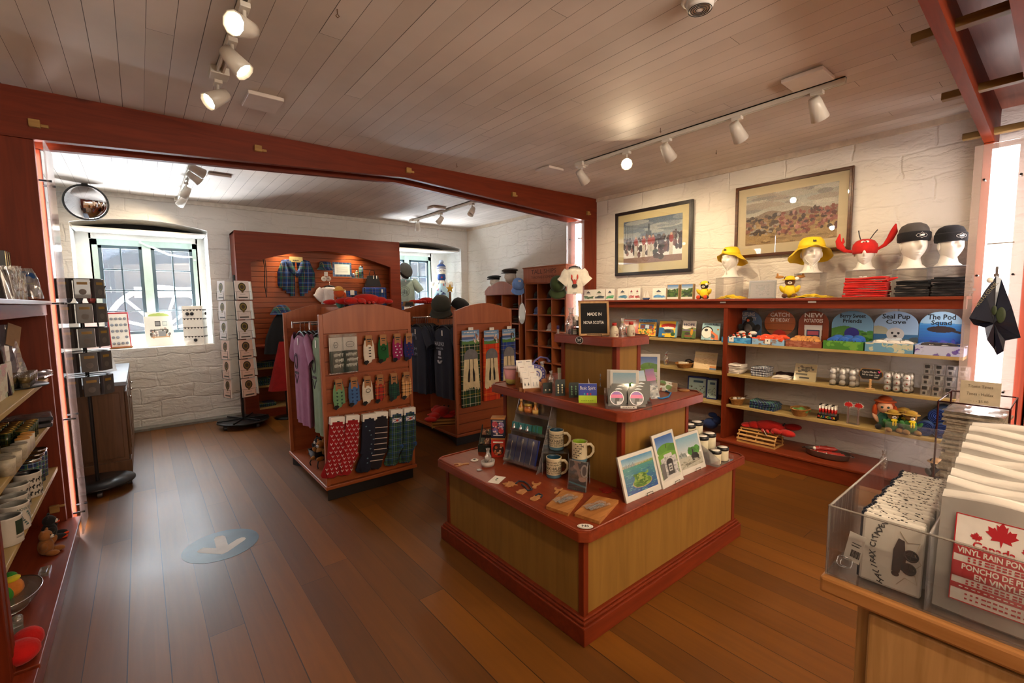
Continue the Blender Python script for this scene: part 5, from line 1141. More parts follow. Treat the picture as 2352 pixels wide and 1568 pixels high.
# candle jars on clear steps
GLW=plain('d9d3b8',.25,coat=.6)
def candle(lab,p,s=1):
    o=thing('candle_jar',lab,'candle',p); MB(Matrix.Scale(s,4)).lathe([(0,0),(.030,0),(.032,.004),(.032,.062),(.030,.066)],26).build('jar',GLW,o); MB(Matrix.Scale(s,4)).lathe([(.033,.062),(.034,.066),(.034,.078),(.0,.079)],26).build('lid',BLKM,o); MB(Matrix.Scale(s,4)).lathe([(.026,.0792),(.026,.0798),(0,.0798)],24).build('lid_label',PAPER,o); return o
cx=2.62; 
stp=[(0,.0,.0),(.09,.075,.06),(.18,.15,.12)]
base=PZ(1660,1066,T1); print('CANDLE',base)
o=thing('acrylic_steps','clear three-step riser holding candle jars at the right table corner','riser',(2.625,1.242,T1))
for i in range(3):
    m=MB(); y=.01+.085*i; z=.002+.055*i; m.bx(-.09,y,z,.10,y+.08,z+.003).bx(-.09,y,0,-.087,y+.08,z+.03).bx(.097,y,0,.10,y+.08,z+.03).bx(-.09,y,0,.10,y+.003,z); m.build('step',ACR,o)
m=MB(); m.prism([(-.0,0),(.27,0),(.27,.20),(.0,.05)],-.093,-.089,'x'); m.build('side',ACRE,o)
n=0
for i in range(3):
    for j in range(2):
        n+=1; candle('black-lidded cream candle jar, '+['front','middle','top'][i]+' step, '+['left','right'][j]+' one',(2.625-.045+.09*j,1.242+.05+.085*i,T1+.0055+.055*i),1.15 if i else 1.0)
# ================================================================ right wall goods
SB=XF+.0
def on(px,py,x,z): p=PX(px,py,x); return Vector((p.x,p.y,z))
ZT=1.487; Z3,Z2,Z1,Z0=1.073,.776,.477,.145
RW=-PI/2   # faces -x (into the room)
# framed pictures (generic scenes)
def battle():
    c=Cv(90,54); c.grad(0,0,1,.5,'9aa0a0','c8bfae'); c.dabs(40,0,0,1,.35,['b0aba0','8d8a86','c9c4b8','a79a8c'],.14,.05)
    c.below(lambda x:.42-.05*np.sin(x*3.2)+.03*np.sin(x*17),'8c7a68'); c.below(lambda x:.5-.03*np.sin(x*5),'9a7c56'); c.below(lambda x:.62,'a88a5c')
    c.dabs(120,0,.55,1,1,['b3935f','8a6e48','9c8050','7c623f','c0a070'],.05,.02)
    c.dabs(150,.38,.4,1,.85,['7c3a32','94504a','5a2c2c','3a2c2c','a0605a','b8827c'],.022,.035); c.dabs(60,0,.42,.4,.8,['4a3c36','5e4a3c','2f2a2c','8c5c50','a8a098'],.03,.035); return c.noise(.05)
def crowd():
    c=Cv(72,54); c.grad(0,0,1,.55,'5f7388','aab2b4'); c.dabs(20,0,0,1,.4,['8a98a4','71859a','b4babc'],.2,.05); c.rect(.44,.12,.47,.45,'5a6874'); c.rect(.40,.28,.5,.45,'5a6874')
    for i in range(6): c.rect(.03+.035*i,.1,.036+.035*i,.5,'4f5c66')
    c.below(lambda x:.86,'9a7a6c'); c.dabs(70,0,.42,1,.8,['3a3440','4c4450','2c2a34','8c5a58','6f4a4c'],.035,.09); c.dabs(60,0,.4,1,.5,['1f1f28','2d2a33','7c6c66'],.018,.03)
    for x in (.2,.34,.44,.5,.8): c.rect(x,.55,x+.055,.86,'d8d4c8'); c.ell(x+.03,.5,.035,.09,'9c3a34'); c.ell(x+.03,.41,.02,.03,'caa58c')
    c.dabs(14,.55,.6,.7,.9,['3c4a44','55433c','2a2c34'],.04,.06); return c.noise(.05)
def framed(lab,c4,x,cv,fr,mg,mgb,fw,tilt=.0):
    TLp,TRp,BRp,BLp=[PX(a,b,x) for a,b in c4]; y0=(TRp.y+BRp.y)/2; y1=(TLp.y+BLp.y)/2; z1=(TLp.z+TRp.z)/2; z0=(BLp.z+BRp.z)/2
    w=y1-y0; h=z1-z0; o=thing('framed_picture',lab,'picture',(XR-.012,y1,z0),RW)   # local x runs towards -y
    m=MB(); d=-.03
    for a,b,c_,e in ((0,0,w,fw),(0,h-fw,w,h),(0,fw,fw,h-fw),(w-fw,fw,w,h-fw)): m.bx(a,d,b,c_,0,e); m.bx(a+fw*.3*(a==0),d-.006,b+fw*.3*(b==0),c_-fw*.3*(c_==w),d,e-fw*.3*(e==h)) 
    m.build('frame',fr,o,.002)
    MB().bx(fw*.9,-.016,fw*.9,w-fw*.9,-.01,h-fw*.9).build('mat_board',plain('ddcf9f' if mgb else 'd9c8a4',.6,var=.02),o)
    m=MB(); m.pic(cv.a,(fw+mg,-.017,fw+mg*1.15),(w-2*fw-2*mg,0,0),(0,0,h-2*fw-2.15*mg)); m.build('artwork',PR,o)
    MB().bx(fw*.9,-.021,fw*.9,w-fw*.9,-.019,h-fw*.9).build('glass',clear('ffffff',.04,.0,.01),o)
framed('large framed landscape print with cream mat and slim brown frame on the right wall',((1690,434),(1963,380),(1955,573),(1690,594)),4.70,battle(),wood('5a3418','3c200e','x',4,.3),.075,0,.028)
framed('smaller framed crowd print with yellow mat and black frame beside the beam',((1415,490),(1592,459),(1592,625),(1415,633)),4.70,crowd(),plain('1c1512',.3,coat=.3),.085,1,.038)
# clear riser tables + heads on the top board
def topriser(lab,y,w,h,x=4.50,d=.16):
    o=thing('acrylic_riser',lab,'riser',(x,y,ZT)); t=.004
    MB().bx(-d/2,-w/2,h-t,d/2,w/2,h).build('top',ACRE,o)
    for s_ in (-1,1): MB().bx(-d/2,s_*w/2-(t if s_>0 else 0),0,d/2,s_*w/2+(t if s_<0 else 0),h-t).build('side',ACR,o)
    return o
HD=[(1678,637,.20,'f','clear riser under the head in the smaller yellow hat',.75,.0),
    (1858,600,.22,'m','clear riser under the head in the wide yellow hat',1.0,.0),
    (1985,590,.205,'f','clear riser under the lobster-hat head',.95,0),
    (2093,582,.20,'m','clear riser under the grey-topped beanie head',1.05,0),
    (2182,577,.20,'f','clear riser under the all-black beanie head at right',1.0,0)]
XH=4.50
def headat(i,px_,pyb,lab,rz,female,s,neck,rw=.2,hz=None):
    p=PX(px_,pyb,XH); h=p.z-ZT; topriser(HD[i][4],p.y,rw,h); print('HEAD',i,round(p.y,3),round(h,3))
    base=Vector((XH,p.y,ZT+h+.0005)); return head(lab,base,rz,s,female,neck),base
def hatpos(base,s,neck,dz,rz): return Vector((base.x,base.y,base.z+s*(neck+.115+dz)))
k=facecam((4.5,2.2,0))
hs=[]
for i,(px_,pyb,s,fem,neck,rz,lab) in enumerate(((1676,637,.92,True,.07,k-.62,'white mannequin head in profile wearing the smaller yellow rain hat'),
    (1862,627,.95,False,.055,k+.05,'white mannequin head facing out under the wide yellow rain hat'),
    (1984,620,.86,True,.045,k-.25,'white mannequin head with eyes hidden by the red lobster hat'),
    (2095,617,.97,False,.06,k+.12,'tall-necked white mannequin head in the grey and black beanie'),
    (2180,611,.87,True,.05,k+.25,'white mannequin head in the all-black beanie beside the light column'))):
    o,b=headat(i,px_,pyb,lab,rz,fem,s,neck); hs.append((b,s,neck,rz))
def hat(i,dz,nm,lab,fn,rz=None,cat='hat'):
    b,s,neck,r=hs[i]; o=thing(nm,lab,cat,hatpos(b,s,neck,dz,0),r if rz is None else rz); fn(o,s); return o
hat(0,.058,'rain_hat','smaller yellow rain hat on the profile head',lambda o,s:souwester(o,s*1.02))
hat(1,.058,'rain_hat','wide yellow rain hat with long back brim on facing head',lambda o,s:souwester(o,s*1.22))
def lobhat(o,s):
    R_=plain('c01a14',.9,sheen=.4,bump=.002,bs=60)
    m=MB(Matrix.Scale(s,4)); m.lathe([(.090,-.035),(.096,-.01),(.098,.02),(.092,.05),(.070,.082),(.035,.098),(0,.102)],32,0,(0,.0,0),1,1.15); m.build('crown',R_,o)
    for sx in (1,-1):
        m=MB(Matrix.Scale(s,4)); k_=1.0
        if sx>0: pts=[(.09,0,.0),(.14,0,.035),(.175,0,.085),(.20,0,.15),(.21,0,.215)]; r=[.010,.016,.026,.028,.006]
        else: pts=[(-.09,0,-.01),(-.15,0,.005),(-.19,0,.05),(-.205,0,.10),(-.195,0,.165)]; r=[.012,.018,.03,.022,.005]
        m.tube(pts,r,12,flat=.6)
        if sx<0: m.tube([(-.185,0,.06),(-.165,0,.09),(-.168,0,.125)],[.014,.012,.004],10,flat=.6)
        m.build('claw',R_,o)
    m=MB(Matrix.Scale(s,4)); m.tube([(.035,-.02,.095),(.06,-.02,.14),(.085,-.02,.175)],.0045,6).tube([(-.035,-.02,.095),(-.047,-.02,.14),(-.053,-.02,.18)],.0045,6); m.build('antennae',BLK,o)
    m=MB(Matrix.Scale(s,4)); [m.ell((sx*.016,-.088,.066),(.015,.008,.012)) for sx in (1,-1)]; m.build('eyes',PAPER,o)
    m=MB(Matrix.Scale(s,4)); [m.ell((sx*.012,-.0955,.066),(.005,.003,.005)) for sx in (1,-1)]; m.build('pupils',INK,o)
hat(2,.022,'lobster_hat','red felt lobster hat with claws, black antennae and white eyes',lobhat)
hat(3,.048,'beanie','black-cuffed beanie with grey top and white badge',lambda o,s:beanie(o,'4a4643',s,cuffcol='15151a',top=.125))
hat(4,.048,'beanie','all-black beanie with white badge beside the light column',lambda o,s:beanie(o,'17171b',s,cuffcol='121216',top=.118))
for i,lab in ((0,'white chin cord under the profile head in yellow hat'),(1,'white chin cord bow under the wide yellow hat')):
    b,s,neck,r=hs[i]; m=MB(Matrix.Scale(s,4)); m.tube([(-.075,-.02,.04),(-.05,-.06,-.06),(0,-.075,-.11),(.05,-.06,-.06),(.075,-.02,.04)],.003,5).tube([(0,-.08,-.11),(.03,-.085,-.10),(.02,-.08,-.13),(0,-.08,-.112),(-.03,-.085,-.10),(-.02,-.08,-.13),(0,-.08,-.11),(.012,-.08,-.16)],.003,5)
    one('chin_cord',m,PAPER,lab,'cord',hatpos(b,s,neck,.0,0),r)
# folded stacks
def folded(nm,lab0,cat,p,rz,n,w,d,th,mat,group,jx=.004,top=None,labn=None):
    for i in range(n):
        def g(u,v,i=i): return 0
        m=MB(); hw,hd=w/2+jit(.006),d/2+jit(.006); ph=random.uniform(0,6)
        # rounded folded cloth: profile loop swept across the width with a slight wave
        K=10; prof=[(-hd,th*.5),(-hd*.96,th*.92),(-hd*.5,th),(0,th),(hd*.5,th),(hd*.96,th*.85),(hd,th*.5),(hd*.96,th*.1),(0,0),(-hd*.96,th*.06)]
        def f(u,v): a,b=prof[int(round(u*K))%K]; x=-hw+2*hw*v; return (x,a*(1+.02*math.sin(7*v+ph)),b+.0035*math.sin(7*v+ph+i*1.3)*(b>th*.3)+.003*math.sin(3*v+ph)*(b/th))
        m.grid(f,K,9,0,cu=True); vs=[f(j/K,0) for j in range(K)]; m.add(vs,[tuple(range(K))],0,False); vs=[f(j/K,1) for j in range(K)]; m.add(vs,[tuple(range(K))[::-1]],0,False)
        lab=lab0 if i==n-1 else (labn or lab0+' lower in the pile')
        o=one(nm,m,mat,lab,cat,(p[0]+jit(jx),p[1]+jit(jx),p[2]+i*th*1.03+.0005),rz+jit(.05),group=None if i==n-1 else group)
        if i==n-1 and top: top(o,th)
def lobtop(o,th): pass
p=on(1989,678,4.40,ZT); REDK=plain('c01a14',.9,sheen=.4,bump=.002,bs=60)
folded('folded_lobster_hat','top folded red lobster hat, eyes showing, below the lobster head','hat',p,RW,9,.26,.15,.0165,REDK,'folded lobster hats in a pile',.008,labn='folded red lobster hat inside the tall red pile')
z_=ZT+9*.017; m=MB(); [m.ell((0,y,0),(.010,.013,.006)) for y in (-.014,.014)]; one('hat_eyes',m,PAPER,'white felt eyes of the topmost folded lobster hat','eyes',(4.37,p.y+.02,z_+.003))
m=MB(); m.tube([(0,-.10,-.02),(-.01,-.15,-.0),(-.01,-.19,.01)],[.012,.018,.006],8,flat=.7); one('felt_claw',m,REDK,'red felt claw poking from the folded lobster hat pile','hat',(4.40,p.y,z_-.02))
for px_,lab,n in ((2098,'grey-topped beanie head',7),(2186,'all-black beanie head',8)):
    p=on(px_,677,4.41,ZT); folded('folded_beanie','top folded black beanie with white stitching below the '+lab,'hat',p,RW,n,.20 if n==8 else .185,.15,.0165,plain('131317',.95,sheen=.3,bump=.003,bs=100),'folded beanies below the '+lab,.006,labn='black folded beanie in the pile below the '+lab)
    z_=ZT+n*.017+.001; m=MB(); m.tube([(0,-.03,.0),(-.004,-.015,.004),(0,0,0),(.004,.012,.004),(0,.03,.0)],.0014,4); one('white_stitching',m,PAPER,'white stitched badge on the pile below the '+lab,'badge',(4.375,p.y,z_))
for px_,lab,n,w in ((1682,'profile head',4,.24),(1868,'wide yellow hat',3,.30)):
    p=on(px_,678,4.42,ZT)
    for i in range(n):
        m=MB(); ph=random.uniform(0,6)
        m.grid(lambda u,v:((u-.5)*w*(1-.12*i)+.0*v,(v-.5)*.14,.004+i*.006+.020*math.exp(-((u-.45)/.25)**2)*(1-abs(v-.5))+.003*math.sin(17*u+ph+5*v)),26,8,0); o=one('folded_rain_hat',m,YEL,('top flattened yellow rain hat below the '+lab) if i==n-1 else 'flattened yellow rain hat under another below the '+lab,'hat',tuple(p),RW,None if i==n-1 else 'flattened rain hats below the '+lab); md=o.modifiers.new('s','SOLIDIFY'); md.thickness=.004
# plush in raincoats, framed certificate
bear('black bear plush in yellow raincoat and hat on the top board',on(1618,683,4.42,ZT),k-.3,1.05,BLKF,YEL,YEL,extra=[('boots',ORF,[((.033,-.075,.018),(.018,.018,.02)),((-.033,-.075,.018),(.018,.018,.02))]),('tag',PAPER,[((.03,-.045,.14),(.014,.002,.012))])],nm='plush_bear')
o=bear('brown moose plush in yellow raincoat beside the wide yellow hat',on(1813,681,4.42,ZT),k-.1,1.12,BRNF,YEL,YEL,nm='plush_moose',extra=[('antler',TANF,[((.07,0,.165),(.03,.008,.012)),((.085,0,.18),(.008,.007,.016))]),('antler',TANF,[((-.07,0,.165),(.03,.008,.012)),((-.085,0,.18),(.008,.007,.016))]),('tag',PAPER,[((.045,-.04,.15),(.014,.002,.012))])])
c=cv_lines(34,26,'e0d0b4','8a8470',7,.25,.78,.2,.85); c.rect(0,0,1,.05,'a8a494'); c.rect(0,.95,1,1,'a8a494'); c.rect(0,0,.04,1,'a8a494'); c.rect(.96,0,1,1,'a8a494'); c.ell(.5,.42,.09,.12,'b8b4a0')
p1=on(1720,682,4.45,ZT); o=card('certificate','small certificate in clear stand between the two yellow rain hats','certificate',Matrix.Translation(p1)@Matrix.Rotation(RW+.05,4,'Z')@Matrix.Rotation(-.1,4,'X'),.225,.155,.003,c,art=PRG)
one('sign_holder',MB(Matrix.Rotation(-.1,4,'X')).bx(-.004,-.004,0,.229,-.002,.165).bx(-.004,.005,0,.229,.007,.165).bx(-.004,-.004,-.0,.229,.04,.003),ACRE,'clear stand around the small certificate','holder',tuple(p1+Vector((0,0,.001))),RW+.05)
# boxed pennants / greeting sets on the top board, toward the beam
def cvset(a,b,d):
    c=Cv(18,24,'e9e3da'); c.rect(.08,.66,.92,.86,a); c.dabs(6,.1,.64,.9,.84,[b],.2,.07); c.ell(.45,.32,.22,.03,'4a4a50'); c.tri([(.25,.30),(.65,.30),(.45,.12)],d); c.rect(.2,.42,.7,.45,'b0aaa4'); return c
for i,(px0,px1,a,b,d,lab) in enumerate(((1340,1363,'6a8a7a','4a6a4a','4a4a54','first from the beam'),(1364,1388,'5c6a70','384a50','4f6a4a','dark house picture'),(1391,1410,'3f9a5c','6ab08a','3a4a60','green band'),(1418,1442,'8ab0c0','3a7aa0','3a4a60','pale blue sea'),(1443,1457,'c04a54','b88a90','b05a60','narrow red'),(1457,1470,'b0404c','a0706c','b05a60','second red'),(1498,1528,'2f74b0','5a9ad0','4a5a70','blue sea near the landscape boxes'))):
    a0=PX(px0,689,4.42); a1=PX(px1,690,4.42); w_=max(.05,a0.y-a1.y-.004); h_=.135 if i<6 else .125
    o=thing('boxed_card_set','white boxed card set on top board, '+lab,'card set',(4.42,a0.y,ZT),RW+.1); MB(Matrix.Rotation(-.06,4,'X')).bx(0,0,0,w_,.035,h_).build('box',PAPER,o,.001); m=MB(Matrix.Rotation(-.06,4,'X')); m.pic(cvset(a,b,d).a,(.003,-.0006,.004),(w_-.006,0,0),(0,0,h_-.008)); m.build('front_print',PR,o)
for i,(px0,px1) in enumerate(((1531,1557),(1563,1590))):
    a0=PX(px0,688,4.42); a1=PX(px1,687,4.42); w_=a0.y-a1.y; c=Cv(22,30); c.grad(0,0,1,.3,'4a78b0','b8c4c8'); c.below(lambda x:.3+.08*np.sin(x*4),'3c5a34'); c.dabs(40,0,.35,1,.85,['4a6a34','2f4a2a','7a8a5a','2a3a34'],.12,.08); c.rect(0,.86,1,1,'d8d4cc')
    o=thing('boxed_puzzle','landscape photo box on the top board, '+['left','right'][i]+' of the pair','box',(4.42,a0.y,ZT),RW+.08); MB(Matrix.Rotation(-.06,4,'X')).bx(0,0,0,w_,.05,.16).build('box',wood('c0a078','a0845c','z',5),o,.001); m=MB(Matrix.Rotation(-.06,4,'X')); m.pic(c.a,(.006,-.0006,.006),(w_-.012,0,0),(0,0,.148)); m.build('front_print',PR,o)
p=on(1484,689,4.40,ZT); o=thing('model_ship','tiny model schooner between the card sets on the top board','model ship',p,RW); MB().prism([(-.045,.018),(-.03,.004),(.03,.004),(.05,.02)],-.008,.008,'y').build('hull',plain('2c4a80',.4),o); m=MB(); m.cyl((-.012,0,.02),(-.012,0,.10),.0015).cyl((.015,0,.02),(.015,0,.11),.0015).prism([(-.012,.03),(-.04,.03),(-.012,.095)],-.001,.001,'y').prism([(.015,.03),(-.008,.03),(.015,.1)],-.001,.001,'y').prism([(.018,.03),(.045,.03),(.018,.09)],-.001,.001,'y'); m.build('sails',PAPER,o); MB().bx(-.03,-.012,0,.03,.012,.004).build('stand',BLK,o)
# ---- books on easels, second shelf (left bay)
def bookart(kind):
    if kind==0: c=Cv(26,34,'d9695c'); c.rect(.1,.06,.8,.12,'f0e0d0'); c.dabs(16,.1,.3,.9,.9,['3a6a70','e8d0c0','b03a34','5a4a40'],.12,.08)
    elif kind==1:
        c=Cv(34,36,'f0c040'); c.rect(0,0,1,.16,'3f8fc8'); c.rect(.1,.3,.85,.58,'2f6fa8'); c.rect(.15,.36,.35,.55,'7a3a2a'); c.rect(.4,.34,.6,.55,'c8d8e0'); c.rect(.62,.38,.8,.55,'8a4a30'); c.dabs(50,0,.55,1,1,['4a8a2a','2f6a24','e07020','f0d080','305a30','c83a2a'],.05,.05); c.rect(.05,.2,.9,.25,'705020')
    elif kind==2: c=Cv(36,36,'f2c23a'); c.ell(.55,.3,.45,.16,'d03a20'); c.ell(.5,.42,.35,.08,'f0ece0'); c.ell(.12,.75,.28,.35,'2f74b0'); c.ell(.55,.62,.3,.14,'5a6a70'); c.ell(.5,.62,.2,.08,'2f3a40'); c.rect(.2,.78,.7,.9,'f2c23a'); c.ell(.8,.8,.12,.12,'2f5a34'); c.rect(.92,0,1,1,'7fb8c8')
    elif kind==3: c=Cv(30,38,'efe8dc'); c.below(lambda x:.42+.05*np.sin(x*6),'7a8a4a'); c.below(lambda x:.58,'4f6a34'); c.rect(0,.5,1,.56,'6a5a8a'); c.ell(.72,.62,.10,.2,'d0902a'); c.ell(.72,.42,.07,.06,'5a3a2a'); c.ell(.4,.72,.2,.08,'4a3a3a'); c.rect(.2,.84,.75,.9,'a83a3a')
    else: c=Cv(40,38,'a8d0d4'); c.ell(.3,.55,.34,.36,'1c1c20'); c.ell(.3,.58,.30,.32,'f0ece4'); c.ell(.24,.42,.1,.08,'26262c'); c.tri([(.5,.42),(.92,.72),(.98,1),(.55,.95)],'f08050'); c.tri([(.55,.6),(.75,.75),(.75,.92),(.55,.85)],'5a6a70'); c.ell(.9,.38,.06,.05,'d08a3a')
    return c
for i,(px0,px1,py0,h_,lab,st,ik) in enumerate(((1428,1461,767,.185,'coral picture book behind the syrup jugs','',''),(1464,1502,771,.19,'yellow and blue A Halifax ABC picture book','A Halifax','ABC'),(1512,1550,774,.175,'yellow and red beach picture book','',''),(1565,1594,777,.185,'green hardcover titled HOPE on a black easel','HOPE',''),(1610,1652,782,.17,'pale blue Atlantic Puffin book beside the shelf divider','Atlantic Puffin',''))):
    xx=4.40 if i<4 else 4.38
    a0=PX(px0,py0,xx); a1=PX(px1,py0+3,xx); w_=a0.y-a1.y
    if i==4: w_=.175
    o=thing('picture_book',lab,'book',(xx,a0.y,Z3+.008),RW+.12); T=Matrix.Rotation(-.22,4,'X')
    MB(T).bx(0,0,0,w_,.002,h_).bx(0,.018,0,w_,.020,h_).bx(-.001,0,0,.001,.02,h_).build('cover',plain(['c85a50','3f8fc8','7fb8c8','55703a','a8d0d4'][i],.4),o)
    MB(T).bx(.002,.002,.003,w_-.003,.018,h_-.003).build('pages',PAPER,o); m=MB(T); m.pic(bookart(i).a,(0,-.0006,0),(w_,0,0),(0,0,h_)); 
    if st: m.text(st,(w_/2,-.0014,h_*(.90 if i!=3 else .78)),.026 if i!=3 else .035,(1,0,0),(0,-1,0),1,wid=w_*.8,bold=.015)
    if ik: m.text(ik,(w_/2,-.0014,h_*(.80 if i!=3 else .68)),.012,(1,0,0),(0,-1,0),1,wid=w_*.5)
    m.build('cover_art',[PRG,plain('22305c',.5)],o)
    if i: 
        m=MB(); 
        for s_ in (.25,.75): m.tube([(w_*s_,-.012,.012),(w_*s_,-.010,-.006),(w_*s_,.07,-.006),(w_*s_,.05,.07)],.0025,6)
        m.bx(0,-.012,-.0078,w_,-.006,-.0045); one('book_easel',m,BLK,'black easel holding the '+['','Halifax ABC','beach','HOPE','puffin'][i]+' book','easel',(xx,a0.y,Z3+.008),RW+.12)
# ---- plush display trays with arched header cards (right bay, second shelf)
HDR=[('blue-grey header board of the puffin tray',1688,1750,'5f7f9c',None,'PUFFLING','NURSERY','e0dcd0'),('round wooden-look CATCH OF THE DAY header board',1757,1828,'a85a2c','round','CATCH','OF THE DAY','f0e8d8'),
('brown NEW POTATOES header board with sack picture',1835,1905,'8a4420',None,'NEW','POTATOES','f0e8d8'),('Berry Sweet Friends header board with blueberry picture',1912,2008,'7fb0cc',None,'Berry Sweet','Friends','20242c'),
('Seal Pup Cove header board with rocks and sea',2009,2112,'9cc0dc',None,'Seal Pup','Cove','20242c'),('The Pod Squad header board with a dark whale',2113,2218,'a8cce4',None,'The Pod','Squad','20242c')]
def hcv(i):
    if i==0: c=Cv(40,46,'5f7f9c'); c.grad(0,.5,1,1,'55748f','3f5c7c'); c.ell(.5,.55,.2,.22,'2a2a30'); c.ell(.5,.6,.12,.14,'e8e4e0'); c.ell(.55,.4,.08,.08,'a04a2a')
    elif i==1: c=Cv(44,46,'a85a2c'); [c.rect(0,y,1,y+.015,'6f3818') for y in (.2,.4,.6,.8)]; c.ell(.5,.8,.24,.2,'c02a1a'); c.rect(0,.88,1,1,'c8a878')
    elif i==2: c=Cv(44,46,'8a4420'); [c.rect(x,0,x+.015,1,'6f3414') for x in (.2,.4,.6,.8)]; c.tri([(.2,.42),(.8,.42),(.76,1),(.24,1)],'e8e4e0'); c.rect(.28,.56,.72,.95,'34406a'); c.rect(.32,.6,.68,.72,'c85a6a')
    elif i==3: c=Cv(50,48,'7fb0cc'); c.below(lambda x:.5-.08*np.sin(x*5),'4f8a3c'); c.dabs(60,0,.55,1,1,['3a7a30','6aa040','2f5a2a','8ab848'],.09,.03); c.ell(.5,.62,.18,.16,'34348a'); c.rect(.35,.75,.7,.9,'b8802a')
    elif i==4: c=Cv(50,48,'9cc0dc'); c.ell(.1,.55,.25,.16,'b0aa94'); c.below(lambda x:.6,'3a6a94'); c.dabs(20,0,.75,1,1,['8a8a7c','c8c0a8','5f6a64','3f4a4c'],.14,.07); c.ell(.5,.6,.2,.17,'c8c8c4'); c.ell(.43,.57,.03,.03,'20242c'); c.ell(.57,.57,.03,.03,'20242c'); c.ell(.5,.65,.04,.03,'20242c'); c.dabs(20,.3,.72,.8,.85,['f0f4f8'],.06,.03)
    else: c=Cv(50,50,'a8cce4'); c.below(lambda x:.28+.02*np.sin(x*9),'4a94d0'); c.grad(0,.34,1,1,'3f88c8','1f3f8c'); c.ell(.5,.44,.32,.08,'3a3230'); c.tri([(.72,.42),(.95,.5),(.92,.54),(.7,.48)],'3a3230'); c.dabs(40,0,.72,1,1,['3a3a8c','5a5aac','28307a'],.05,.05)
    return c
TRAYC=[('2f7ab8','5aa8dc',WHF,'puffins'),('8ab4d4','8a5a3a',ORF,'red crabs'),('8a4a34','a86a50',fz('c08444'),'potatoes'),('3f7a2a','6aa03c',BLUF,'blueberries'),('5f94b8','c8c0a0',WHF,'seals'),('b8c0e0','5a4a9a',fz('2a2624'),'whales')]
TP=[1655,1725,1802,1888,1984,2099,2216]
